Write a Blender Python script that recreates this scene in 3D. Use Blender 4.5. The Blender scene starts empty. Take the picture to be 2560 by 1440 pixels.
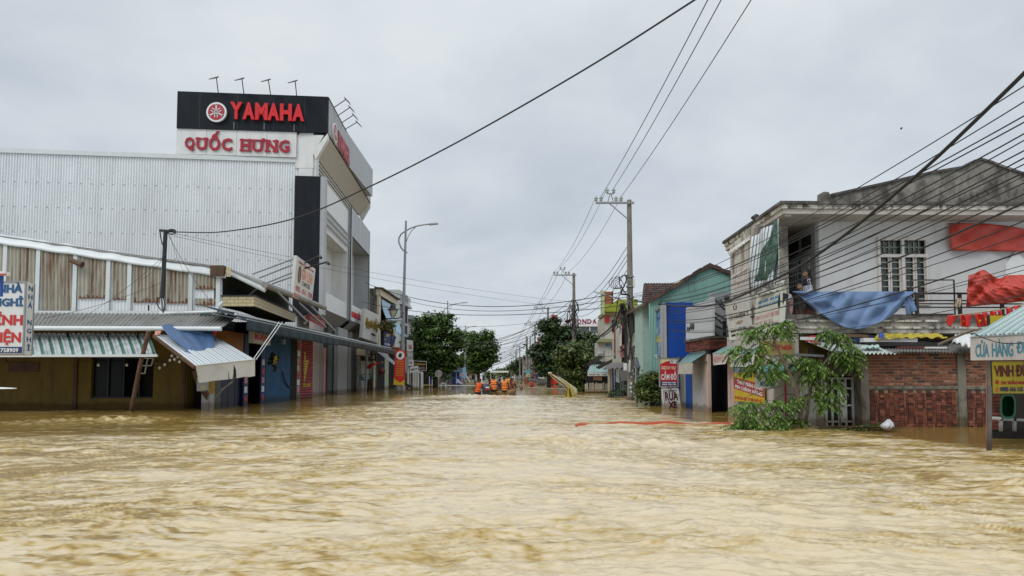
import bpy, bmesh, math, random
import numpy as np
from mathutils import Vector, Matrix, Euler

# ------------------------------------------------------------------ camera, sky, sun, exposure
SC = bpy.context.scene
COL = SC.collection
R = math.radians
F_PX, HOR, TILT, CAM_H = 1740.0, 938.0, R(3.2), 1.35
CY = HOR - F_PX * math.tan(TILT)
cam_data = bpy.data.cameras.new('camera')
cam = bpy.data.objects.new('camera', cam_data)
COL.objects.link(cam)
cam.location = (0, 0, CAM_H)
cam.rotation_euler = (R(90) + TILT, 0, 0)
cam_data.sensor_width = 36.0
cam_data.lens = 36.0 * F_PX / 2560.0
cam_data.shift_y = (CY - 720.0) / 2560.0
cam_data.clip_start = 0.05
cam_data.clip_end = 6000
SC.camera = cam

world = bpy.data.worlds.new('World')
SC.world = world
world.use_nodes = True
SUN_EL, SUN_ROT = R(44), R(222)


def build_world():
    nt = world.node_tree
    nt.nodes.clear()
    N, L = nt.nodes.new, nt.links.new
    out = N('ShaderNodeOutputWorld')
    sky = N('ShaderNodeTexSky')
    sky.sky_type = 'NISHITA'
    sky.sun_disc = False
    sky.sun_elevation = SUN_EL
    sky.sun_rotation = SUN_ROT
    bg1 = N('ShaderNodeBackground')
    bg1.inputs['Strength'].default_value = 0.08
    L(sky.outputs[0], bg1.inputs[0])
    tc = N('ShaderNodeTexCoord')
    sep = N('ShaderNodeSeparateXYZ')
    L(tc.outputs['Generated'], sep.inputs[0])
    # project the direction on a cloud plane so that clouds flatten towards the horizon
    mx = N('ShaderNodeMath'); mx.operation = 'MAXIMUM'; mx.inputs[1].default_value = 0.0
    L(sep.outputs['Z'], mx.inputs[0])
    ad = N('ShaderNodeMath'); ad.operation = 'ADD'; ad.inputs[1].default_value = 0.32
    L(mx.outputs[0], ad.inputs[0])
    dv = N('ShaderNodeVectorMath'); dv.operation = 'DIVIDE'
    cmb = N('ShaderNodeCombineXYZ')
    for i in range(3):
        L(ad.outputs[0], cmb.inputs[i])
    L(tc.outputs['Generated'], dv.inputs[0]); L(cmb.outputs[0], dv.inputs[1])
    n1 = N('ShaderNodeTexNoise'); n1.inputs['Scale'].default_value = 1.5
    n1.inputs['Detail'].default_value = 5; n1.inputs['Roughness'].default_value = .5
    n1.inputs['Distortion'].default_value = .35
    L(dv.outputs[0], n1.inputs['Vector'])
    n2 = N('ShaderNodeTexNoise'); n2.inputs['Scale'].default_value = 4.5
    n2.inputs['Detail'].default_value = 5
    L(dv.outputs[0], n2.inputs['Vector'])
    mixn = N('ShaderNodeMix'); mixn.data_type = 'FLOAT'; mixn.inputs[0].default_value = .3
    L(n1.outputs[0], mixn.inputs[2]); L(n2.outputs[0], mixn.inputs[3])
    cr = N('ShaderNodeValToRGB')
    e = cr.color_ramp.elements
    e[0].position = .32; e[0].color = (.49, .545, .615, 1)
    e[1].position = .66; e[1].color = (.72, .765, .795, 1)
    m_ = e.new(.5); m_.color = (.605, .655, .705, 1)
    L(mixn.outputs[0], cr.inputs[0])
    # brighter overhead, as under a real overcast
    mr = N('ShaderNodeMapRange'); mr.interpolation_type = 'SMOOTHSTEP'
    mr.inputs['From Min'].default_value = .42; mr.inputs['From Max'].default_value = .95
    mr.inputs['To Min'].default_value = 1.0; mr.inputs['To Max'].default_value = 1.9
    L(sep.outputs['Z'], mr.inputs['Value'])
    bg2 = N('ShaderNodeBackground')
    L(cr.outputs[0], bg2.inputs[0]); L(mr.outputs[0], bg2.inputs[1])
    mx_ = N('ShaderNodeMixShader'); mx_.inputs[0].default_value = .93
    L(bg1.outputs[0], mx_.inputs[1]); L(bg2.outputs[0], mx_.inputs[2])
    L(mx_.outputs[0], out.inputs[0])


build_world()
sun_data = bpy.data.lights.new('sun', 'SUN')
sun_data.energy = 1.3
sun_data.angle = R(25)
sun_data.color = (1, .96, .9)
sun = bpy.data.objects.new('sun', sun_data)
COL.objects.link(sun)
sun.rotation_euler = (R(90) - SUN_EL, 0, R(180) - SUN_ROT)
SC.view_settings.view_transform = 'Standard'
SC.view_settings.look = 'None'
SC.view_settings.exposure = 0.1
SC.view_settings.gamma = 1.0
SC.cycles.max_bounces = 6
SC.cycles.use_denoising = True
random.seed(7)
rng = np.random.default_rng(11)


# ------------------------------------------------------------------ placement helpers
def P(px, py, D):
    """point of the view ray of photo pixel (px, py) at distance D ahead of the camera"""
    cx, cz = (px - 1280.0) / F_PX, (CY - py) / F_PX
    dy = math.cos(TILT) - cz * math.sin(TILT)
    dz = math.sin(TILT) + cz * math.cos(TILT)
    k = D / dy
    return Vector((cx * k, D, CAM_H + dz * k))


def Z(py, D):
    return P(1280, py, D).z


def X(px, D, z=2.0):
    zc = D * math.cos(TILT) + (z - CAM_H) * math.sin(TILT)
    return (px - 1280.0) / F_PX * zc


# ------------------------------------------------------------------ materials
MATS = {}


def mat(name, col, rough=.7, var=.12, scale=3.0, bump=0.0, bscale=40.0, metal=0.0, stain=None,
        stain_amt=0.0, stain_scale=(1.5, 1.5, .35), col2=None, spec=.5, streak=0.0, wet=True, stain_lo=.5):
    """Principled material with noise-driven variation, optional stains and bump"""
    if name in MATS:
        return MATS[name]
    m = bpy.data.materials.new(name)
    m.use_nodes = True
    nt = m.node_tree
    N, L = nt.nodes.new, nt.links.new
    b = nt.nodes['Principled BSDF']
    b.inputs['Roughness'].default_value = rough
    b.inputs['Metallic'].default_value = metal
    b.inputs['Specular IOR Level'].default_value = spec
    tc = N('ShaderNodeTexCoord')
    n = N('ShaderNodeTexNoise'); n.inputs['Scale'].default_value = scale
    n.inputs['Detail'].default_value = 5; n.inputs['Roughness'].default_value = .6
    L(tc.outputs['Object'], n.inputs['Vector'])
    cr = N('ShaderNodeValToRGB')
    c2 = col2 or col
    e = cr.color_ramp.elements
    e[0].position = .3; e[1].position = .7
    e[0].color = tuple(max(0, c * (1 - var)) for c in col) + (1,)
    e[1].color = tuple(min(1, c * (1 + var)) for c in c2) + (1,)
    L(n.outputs[0], cr.inputs[0])
    last = cr.outputs[0]
    if stain is not None:
        mp = N('ShaderNodeMapping'); mp.inputs['Scale'].default_value = stain_scale
        L(tc.outputs['Object'], mp.inputs[0])
        n2 = N('ShaderNodeTexNoise'); n2.inputs['Scale'].default_value = 1.6
        n2.inputs['Detail'].default_value = 9; n2.inputs['Roughness'].default_value = .72
        L(mp.outputs[0], n2.inputs['Vector'])
        r2 = N('ShaderNodeMapRange')
        r2.inputs['From Min'].default_value = stain_lo; r2.inputs['From Max'].default_value = stain_lo + .16
        r2.inputs['To Max'].default_value = stain_amt
        L(n2.outputs[0], r2.inputs[0])
        mx = N('ShaderNodeMix'); mx.data_type = 'RGBA'
        L(r2.outputs[0], mx.inputs[0]); L(last, mx.inputs[6])
        mx.inputs[7].default_value = tuple(stain) + (1,)
        last = mx.outputs[2]
    # soaked, mud-darkened band just above the flood
    wet_amt = .8 if wet else 0
    gp = N('ShaderNodeNewGeometry'); sz = N('ShaderNodeSeparateXYZ'); L(gp.outputs['Position'], sz.inputs[0])
    ad = N('ShaderNodeMath'); ad.operation = 'MULTIPLY_ADD'; ad.inputs[1].default_value = -.5; L(n.outputs[0], ad.inputs[0]); L(sz.outputs[2], ad.inputs[2])
    wr = N('ShaderNodeMapRange'); wr.inputs['From Min'].default_value = -.06; wr.inputs['From Max'].default_value = .06
    wr.inputs['To Min'].default_value = wet_amt; wr.inputs['To Max'].default_value = 0; L(ad.outputs[0], wr.inputs[0])
    mw = N('ShaderNodeMix'); mw.data_type = 'RGBA'; mw.blend_type = 'MULTIPLY'; L(wr.outputs[0], mw.inputs[0]); L(last, mw.inputs[6])
    mw.inputs[7].default_value = (.42, .33, .22, 1)
    L(mw.outputs[2], b.inputs['Base Color'])
    if bump:
        nb = N('ShaderNodeTexNoise'); nb.inputs['Scale'].default_value = bscale
        nb.inputs['Detail'].default_value = 4
        L(tc.outputs['Object'], nb.inputs['Vector'])
        bp = N('ShaderNodeBump'); bp.inputs['Strength'].default_value = min(1, bump)
        bp.inputs['Distance'].default_value = .02
        L(nb.outputs[0], bp.inputs['Height']); L(bp.outputs[0], b.inputs['Normal'])
    MATS[name] = m
    return m


def paint(name, col, rough=.6):
    return mat('paint_' + name, col, rough, .06, 2.0, stain=tuple(c * .55 for c in col), stain_amt=.35, stain_lo=.56)


# ------------------------------------------------------------------ object helpers
def tag(o, label=None, cat=None, group=None, kind=None):
    if label: o['label'] = label
    if cat: o['category'] = cat
    if group: o['group'] = group
    if kind: o['kind'] = kind
    return o


def empty(name, loc=(0, 0, 0), label=None, cat=None, group=None):
    o = bpy.data.objects.new(name, None)
    o.empty_display_size = .2
    COL.objects.link(o)
    o.location = loc
    return tag(o, label, cat, group)


def link_mesh(name, me, m=None, parent=None):
    o = bpy.data.objects.new(name, me)
    COL.objects.link(o)
    if m is not None:
        for k in (m if isinstance(m, (list, tuple)) else [m]):
            me.materials.append(k)
    if parent is not None:
        o.parent = parent
        w = Vector((0, 0, 0))
        p = parent
        while p is not None:
            w += Vector(p.location)
            p = p.parent
        o.location = (0, 0, 0)
        # vertices are given in world coordinates: subtract the parents' offset
        if w.length > 0:
            me.transform(Matrix.Translation(-w))
    return o


class MB:
    """collects shapes given in world coordinates into one mesh"""

    def __init__(s):
        s.v, s.f, s.mi = [], [], []
        s.cur = 0

    def add(s, verts, faces):
        o = len(s.v)
        s.v += [tuple(v) for v in verts]
        s.f += [tuple(i + o for i in f) for f in faces]
        s.mi += [s.cur] * len(faces)
        return s

    def box(s, a, b):
        x0, y0, z0 = a; x1, y1, z1 = b
        vs = [(x0, y0, z0), (x1, y0, z0), (x1, y1, z0), (x0, y1, z0),
              (x0, y0, z1), (x1, y0, z1), (x1, y1, z1), (x0, y1, z1)]
        return s.add(vs, [(0, 3, 2, 1), (4, 5, 6, 7), (0, 1, 5, 4), (1, 2, 6, 5), (2, 3, 7, 6), (3, 0, 4, 7)])

    def hexa(s, lo, hi):
        """lo, hi: four points each, same winding"""
        return s.add(list(lo) + list(hi),
                     [(0, 3, 2, 1), (4, 5, 6, 7), (0, 1, 5, 4), (1, 2, 6, 5), (2, 3, 7, 6), (3, 0, 4, 7)])

    def slab(s, q, t):
        """quad (4 points) thickened by vector t"""
        t = Vector(t)
        return s.hexa([Vector(p) for p in q], [Vector(p) + t for p in q])

    def prism(s, poly, t):
        n = len(poly)
        t = Vector(t)
        a = [Vector(p) for p in poly]
        b = [p + t for p in a]
        return s.add(a + b, [tuple(range(n))[::-1], tuple(range(n, 2 * n))] +
                     [(i, (i + 1) % n, n + (i + 1) % n, n + i) for i in range(n)])

    def bar(s, a, b, w, h=None):
        """square bar"""
        a, b = Vector(a), Vector(b)
        h = h or w
        d = (b - a)
        if d.length < 1e-6: return s
        d.normalize()
        u = d.cross(Vector((0, 0, 1)))
        if u.length < .05: u = d.cross(Vector((0, 1, 0)))
        u.normalize(); v = u.cross(d).normalized()
        c = [(-1, -1), (1, -1), (1, 1), (-1, 1)]
        return s.hexa([a + u * i * w / 2 + v * j * h / 2 for i, j in c], [b + u * i * w / 2 + v * j * h / 2 for i, j in c])

    def tube(s, pts, r, n=8, r2=None, cap=True):
        pts = [Vector(p) for p in pts]
        k = len(pts)
        rs = r if isinstance(r, (list, tuple)) else [r + ((r2 - r) * i / (k - 1) if r2 is not None else 0) for i in range(k)]
        vs, fs = [], []
        u = None
        for i, p in enumerate(pts):
            d = (pts[min(i + 1, k - 1)] - pts[max(i - 1, 0)])
            if d.length < 1e-9: d = Vector((0, 0, 1))
            d.normalize()
            if u is None:
                u = d.cross(Vector((0, 0, 1)))
                if u.length < .05: u = d.cross(Vector((0, 1, 0)))
            else:
                u = u - d * u.dot(d)
            u.normalize()
            v = d.cross(u)
            for j in range(n):
                a = 2 * math.pi * j / n
                vs.append(p + (u * math.cos(a) + v * math.sin(a)) * rs[i])
        for i in range(k - 1):
            for j in range(n):
                fs.append((i * n + j, i * n + (j + 1) % n, (i + 1) * n + (j + 1) % n, (i + 1) * n + j))
        if cap:
            fs.append(tuple(range(n))[::-1]); fs.append(tuple((k - 1) * n + j for j in range(n)))
        return s.add(vs, fs)

    def ball(s, c, r, n=10, m=7, sc=(1, 1, 1)):
        c = Vector(c)
        vs = [c + Vector((0, 0, r * sc[2]))]
        for i in range(1, m):
            t = math.pi * i / m
            for j in range(n):
                a = 2 * math.pi * j / n
                vs.append(c + Vector((r * sc[0] * math.sin(t) * math.cos(a), r * sc[1] * math.sin(t) * math.sin(a), r * sc[2] * math.cos(t))))
        vs.append(c - Vector((0, 0, r * sc[2])))
        fs = [(0, 1 + j, 1 + (j + 1) % n) for j in range(n)]
        for i in range(m - 2):
            for j in range(n):
                a = 1 + i * n
                fs.append((a + j, a + n + j, a + n + (j + 1) % n, a + (j + 1) % n))
        e = len(vs) - 1
        a = 1 + (m - 2) * n
        fs += [(e, a + (j + 1) % n, a + j) for j in range(n)]
        return s.add(vs, fs)

    def lathe(s, c, prof, n=12, axis='z'):
        """prof: (radius, height) pairs"""
        c = Vector(c)
        vs, fs = [], []
        for r, h in prof:
            for j in range(n):
                a = 2 * math.pi * j / n
                if axis == 'z': vs.append(c + Vector((r * math.cos(a), r * math.sin(a), h)))
                elif axis == 'y': vs.append(c + Vector((r * math.cos(a), h, r * math.sin(a))))
                else: vs.append(c + Vector((h, r * math.cos(a), r * math.sin(a))))
        for i in range(len(prof) - 1):
            for j in range(n):
                fs.append((i * n + j, i * n + (j + 1) % n, (i + 1) * n + (j + 1) % n, (i + 1) * n + j))
        fs.append(tuple(range(n))[::-1]); fs.append(tuple((len(prof) - 1) * n + j for j in range(n)))
        return s.add(vs, fs)

    def build(s, name, m=None, parent=None, smooth=False):
        me = bpy.data.meshes.new(name)
        me.from_pydata(s.v, [], s.f)
        if any(s.mi):
            me.polygons.foreach_set('material_index', s.mi)
        if smooth:
            me.polygons.foreach_set('use_smooth', [True] * len(me.polygons))
        me.validate()
        me.update()
        return link_mesh(name, me, m, parent)


def grid_mesh(f, nu, nv, name, m, parent=None, smooth=True, thick=0.0):
    """sheet from f(u, v) -> point, optionally given thickness along its normal"""
    vs = [Vector(f(i / nu, j / nv)) for j in range(nv + 1) for i in range(nu + 1)]
    fs = [(j * (nu + 1) + i, j * (nu + 1) + i + 1, (j + 1) * (nu + 1) + i + 1, (j + 1) * (nu + 1) + i)
          for j in range(nv) for i in range(nu)]
    if thick:
        n0 = len(vs)
        nrm = [Vector((0, 0, 0)) for _ in vs]
        for q in fs:
            nn = (vs[q[1]] - vs[q[0]]).cross(vs[q[3]] - vs[q[0]])
            if nn.length > 1e-12:
                nn.normalize()
            for i in q: nrm[i] += nn
        vs2 = [v + (n.normalized() if n.length > 1e-9 else Vector((0, 0, 1))) * thick for v, n in zip(vs, nrm)]
        f2 = [tuple(i + n0 for i in q[::-1]) for q in fs]
        ring = [i for i in range(nu + 1)] + [j * (nu + 1) + nu for j in range(1, nv + 1)] + \
               [nv * (nu + 1) + i for i in range(nu - 1, -1, -1)] + [j * (nu + 1) for j in range(nv - 1, 0, -1)]
        f3 = [(ring[k], n0 + ring[k], n0 + ring[(k + 1) % len(ring)], ring[(k + 1) % len(ring)]) for k in range(len(ring))]
        vs = vs + vs2
        fs = fs + f2 + f3
    b = MB(); b.add(vs, fs)
    o = b.build(name, m, parent, smooth)
    if len(o.data.vertices) == len(vs):
        at = o.data.attributes.new('su', 'FLOAT', 'POINT')
        u_ = [i / nu for j in range(nv + 1) for i in range(nu + 1)]
        at.data.foreach_set('value', (u_ + u_)[:len(vs)])
    return o


def quad_pt(q, u, v):
    """q = lower-left, lower-right, upper-right, upper-left"""
    a, b, c, d = [Vector(p) for p in q]
    return a * (1 - u) * (1 - v) + b * u * (1 - v) + c * u * v + d * (1 - u) * v


def quad_n(q):
    a, b, c, d = [Vector(p) for p in q]
    return ((b - a).cross(d - a)).normalized()


def corr(name, q, nw, amp, m, parent=None, along='u', thick=.004, sag=0.0, rows=1, square=False):
    """corrugated sheet on quad q, nw waves along u"""
    n = quad_n(q)
    nu = nw * 6 if not square else nw * 4

    def f(u, v):
        if square:
            k = int(round(u * nu)) % 4
            h = (1, 1, -1, -1)[k] * amp
            uu = u
        else:
            h = math.sin(u * nw * 2 * math.pi) * amp; uu = u
        p = quad_pt(q, uu, v) + n * h
        p.z -= sag * math.sin(math.pi * v)
        return p
    return grid_mesh(f, nu, rows, name, m, parent, smooth=not square)


def panel(name, q, t, m, parent=None):
    """slab on quad q; thickness t goes behind the face"""
    n = quad_n(q)
    b = MB(); b.slab(q, -n * t)
    return b.build(name, m, parent)


_text_cache = {}


def text_mesh(s, extrude=.0, bold=.0, shear=0.0, spacing=1.0):
    key = (s, extrude, bold, shear, spacing)
    if key in _text_cache:
        return _text_cache[key]
    cu = bpy.data.curves.new('text', 'FONT')
    cu.body = s
    cu.align_x = 'CENTER'
    cu.offset = bold
    cu.extrude = extrude
    cu.shear = shear
    cu.space_character = spacing
    cu.resolution_u = 2
    o = bpy.data.objects.new('text', cu)
    COL.objects.link(o)
    dg = bpy.context.evaluated_depsgraph_get()
    me = bpy.data.meshes.new_from_object(o.evaluated_get(dg))
    bpy.data.objects.remove(o)
    vs = np.array([v.co[:] for v in me.vertices]) if len(me.vertices) else np.zeros((0, 3))
    fs = [tuple(p.vertices) for p in me.polygons]
    bpy.data.meshes.remove(me)
    _text_cache[key] = (vs, fs)
    return vs, fs


def lettering(s, q, box, m, parent=None, name='lettering', depth=.006, bold=.012, shear=0.0, off=.004, spacing=1.0, mb=None, hfit=True):
    """text s fitted in box=(u0,v0,u1,v1) of quad q, standing depth proud of the face"""
    vs, fs = text_mesh(s, 0.5, bold, shear, spacing)
    if not len(vs): return None
    lo, hi = vs.min(0), vs.max(0)
    n = quad_n(q)
    u0, v0, u1, v1 = box
    sp = np.maximum(hi - lo, 1e-6)
    out = []
    for v in vs:
        a = (v - lo) / sp
        p = quad_pt(q, u0 + a[0] * (u1 - u0), v0 + a[1] * (v1 - v0)) + n * (off + a[2] * depth)
        out.append(p)
    if mb is not None:
        mb.add(out, fs); return mb
    b = MB(); b.add(out, fs)
    return b.build(name, m, parent)


def Q(pts):
    """quad from four (px, py, D): lower-left, lower-right, upper-right, upper-left"""
    return [P(*p) for p in pts]


def vq(px0, D0, px1, D1, zlo, zhi, zref=None):
    """vertical quad: left/right edges at pixel columns (measured at height zref)"""
    zr = zref if zref is not None else (zlo + zhi) / 2
    x0, x1 = X(px0, D0, zr), X(px1, D1, zr)
    return [Vector((x0, D0, zlo)), Vector((x1, D1, zlo)), Vector((x1, D1, zhi)), Vector((x0, D0, zhi))]


def copy_tree(o, parent=None):
    c = o.copy()
    COL.objects.link(c)
    if parent is not None: c.parent = parent
    for ch in list(o.children):
        copy_tree(ch, c)
    return c


def shift(o, v):
    o.location = Vector(o.location) + Vector(v)


# ------------------------------------------------------------------ numpy noise
_perm = rng.permutation(256)
_perm = np.concatenate([_perm, _perm])
_grad = np.array([[math.cos(a), math.sin(a)] for a in np.linspace(0, 2 * math.pi, 16, endpoint=False)])


def pnoise(x, y):
    xi = np.floor(x).astype(int); yi = np.floor(y).astype(int)
    xf = x - xi; yf = y - yi
    u = xf * xf * xf * (xf * (xf * 6 - 15) + 10); v = yf * yf * yf * (yf * (yf * 6 - 15) + 10)

    def g(ix, iy, fx, fy):
        h = _perm[_perm[ix & 255] + (iy & 255)] & 15
        return _grad[h, 0] * fx + _grad[h, 1] * fy
    a = g(xi, yi, xf, yf); b = g(xi + 1, yi, xf - 1, yf)
    c = g(xi, yi + 1, xf, yf - 1); d = g(xi + 1, yi + 1, xf - 1, yf - 1)
    return (a * (1 - u) + b * u) * (1 - v) + (c * (1 - u) + d * u) * v
# ------------------------------------------------------------------ flood water
def sstep(a, b, x):
    t = np.clip((x - a) / (b - a), 0, 1)
    return t * t * (3 - 2 * t)


def bend(x, y):
    """the current fans out in arcs in the foreground"""
    return y + .10 * x * x / (1 + np.abs(x) * .35) * np.exp(-np.maximum(y, 0) / 14)


def lee(x, y):
    """quiet brown water beside the houses"""
    r = sstep(7.6, 9.0, x + .35 * pnoise(y * .5, x * .3) + .12 * (y - 14)) * sstep(12.2, 13.4, y + .3 * (x - 8.5)) * sstep(40, 30, y)
    r = np.maximum(r, .9 * sstep(4.3, 5.6, x + .5 * pnoise(y * .6, x * .2 + 4)) * sstep(18.6, 20.2, y) * sstep(36, 31, y))
    l = sstep(-5.5, -9.0, x + 1.6 * pnoise(y * .35, x * .25 + 9) - .05 * (y - 16)) * sstep(13.0, 16.5, y + 1.2 * pnoise(x * .3, y * .2))
    m = sstep(45.5, 49, y + .5 * pnoise(x * .4, y * .1))
    return np.clip(np.maximum(np.maximum(r, l * .8), m), 0, 1)


def water_height(x, y):
    """choppy current running across the street, calmer by the houses"""
    x0, y0 = x, y
    y = bend(x, y)
    wx = x + 1.1 * pnoise(x * .10 + 5, y * .13) + .35 * pnoise(x * .5, y * .6 + 9)
    wy = y + 1.2 * pnoise(x * .09, y * .11 + 31) + .35 * pnoise(x * .45 + 3, y * .6)
    h = .06 * pnoise(wx * .22, wy * .30 + 3)
    h += .038 * pnoise(wx * .40 + 17, wy * .95)
    r = 1 - np.abs(pnoise(wx * .6 + 40, wy * 1.6 + 2)) * 2.0
    h += .026 * r * r
    r = 1 - np.abs(pnoise(wx * 1.4 + 4, wy * 3.6 + 20)) * 2.0
    h += .016 * r
    h += .020 * pnoise(wx * 1.6 + 90, wy * 4.6 + 8)
    r = 1 - np.abs(pnoise(wx * 3.0 + 1, wy * 8.5 + 2)) * 2.0
    h += .012 * r
    h += .010 * pnoise(wx * 5 + 1, wy * 14 + 2)
    near = sstep(11, 5, y0)
    h += (.004 + .003 * near) * pnoise(wx * 11 + 1, wy * 28 + 2)
    r = 1 - np.abs(pnoise(wx * 5.5 + 71, wy * 15 + 42)) * 2.0
    h += .008 * near * r
    far = sstep(25, 60, y0)
    h = h * (1.3 - .7 * far) * (1 - .80 * lee(x0, y0)) * (1 - .6 * sstep(46, 50, y0))
    # churned wake behind the boat, boils in the current, ripples round the posts
    wk = np.exp(-((x0 + 2.2) / 2.6) ** 2 - ((y0 - 42.2) / 1.5) ** 2)
    h += wk * (.10 + .16 * np.abs(pnoise(x0 * 2.5, y0 * 2.5)) + .1 * pnoise(x0 * 6, y0 * 6))
    for bx_, by_, s_, a_ in ((.9, 14.2, .8, .14), (2.6, 13.6, .7, .10), (-2.1, 14.6, .9, .14), (4.4, 13.8, .6, .10), (6.1, 7.9, .7, .10), (-11.3, 20.5, 1.1, .20), (-4.4, 12.8, .9, .10), (-13, 19.5, 1.0, .12)):
        g = np.exp(-((x0 - bx_) / (s_ * 1.5)) ** 2 - ((y0 - by_) / (s_ * .8)) ** 2)
        h += a_ * g * (.5 + pnoise(x0 * 3.5 + bx_, y0 * 3.5)) + .0
    for px_, py_ in ((8.32, 12.05), (6.75, 28.2), (6.1, 36.0), (-13.6, 24.9), (-8.3, 50.5)):
        d = np.sqrt((x0 - px_) ** 2 + ((y0 - py_) * .9) ** 2)
        h += .05 * np.exp(-d / .35) + .018 * np.cos(d * 16) * np.exp(-d / .5)
    return h


def water_silt_sheen(x, y):
    """0 = brown, 1 = cream; silty churn plus painted sky and house reflections"""
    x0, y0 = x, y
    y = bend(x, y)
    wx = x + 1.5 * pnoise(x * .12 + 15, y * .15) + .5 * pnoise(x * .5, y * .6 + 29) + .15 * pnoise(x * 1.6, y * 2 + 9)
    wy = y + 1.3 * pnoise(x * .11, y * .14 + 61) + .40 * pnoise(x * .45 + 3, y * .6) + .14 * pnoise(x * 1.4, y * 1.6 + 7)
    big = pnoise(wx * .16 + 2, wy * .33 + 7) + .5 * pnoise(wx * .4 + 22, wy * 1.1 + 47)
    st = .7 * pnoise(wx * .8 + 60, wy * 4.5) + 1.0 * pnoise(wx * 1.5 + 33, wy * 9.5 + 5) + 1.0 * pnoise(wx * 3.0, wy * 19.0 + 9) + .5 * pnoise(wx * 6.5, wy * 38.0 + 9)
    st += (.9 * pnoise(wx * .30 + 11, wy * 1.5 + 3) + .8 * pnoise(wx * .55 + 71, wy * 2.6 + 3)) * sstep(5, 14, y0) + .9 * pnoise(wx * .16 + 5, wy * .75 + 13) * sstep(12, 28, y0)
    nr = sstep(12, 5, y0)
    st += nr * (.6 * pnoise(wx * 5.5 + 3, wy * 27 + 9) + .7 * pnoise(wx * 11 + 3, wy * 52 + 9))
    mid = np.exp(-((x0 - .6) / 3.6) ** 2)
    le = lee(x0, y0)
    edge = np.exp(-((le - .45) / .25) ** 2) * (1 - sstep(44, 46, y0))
    v = .44 + .60 * big + (.58 - .14 * mid) * st + .26 * mid - .80 * le + .35 * edge - .16 * sstep(2.5, 6, np.abs(x0 - .8))  # paler mid-street, browner by the houses: reflections painted into the colour
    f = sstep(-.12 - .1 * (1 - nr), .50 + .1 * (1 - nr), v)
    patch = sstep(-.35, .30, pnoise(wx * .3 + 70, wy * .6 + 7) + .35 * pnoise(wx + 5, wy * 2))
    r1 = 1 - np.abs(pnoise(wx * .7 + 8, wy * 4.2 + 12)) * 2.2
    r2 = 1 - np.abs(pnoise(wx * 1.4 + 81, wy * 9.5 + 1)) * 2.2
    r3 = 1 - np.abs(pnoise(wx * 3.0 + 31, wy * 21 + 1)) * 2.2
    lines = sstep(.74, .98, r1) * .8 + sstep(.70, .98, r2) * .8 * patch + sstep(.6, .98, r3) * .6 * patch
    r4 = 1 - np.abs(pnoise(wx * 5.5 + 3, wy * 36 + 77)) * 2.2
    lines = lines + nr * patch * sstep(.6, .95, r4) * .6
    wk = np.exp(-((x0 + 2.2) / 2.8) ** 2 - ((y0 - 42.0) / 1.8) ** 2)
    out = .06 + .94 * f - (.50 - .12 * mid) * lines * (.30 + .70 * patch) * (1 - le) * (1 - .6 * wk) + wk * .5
    return np.clip(out, 0, 1)


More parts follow.
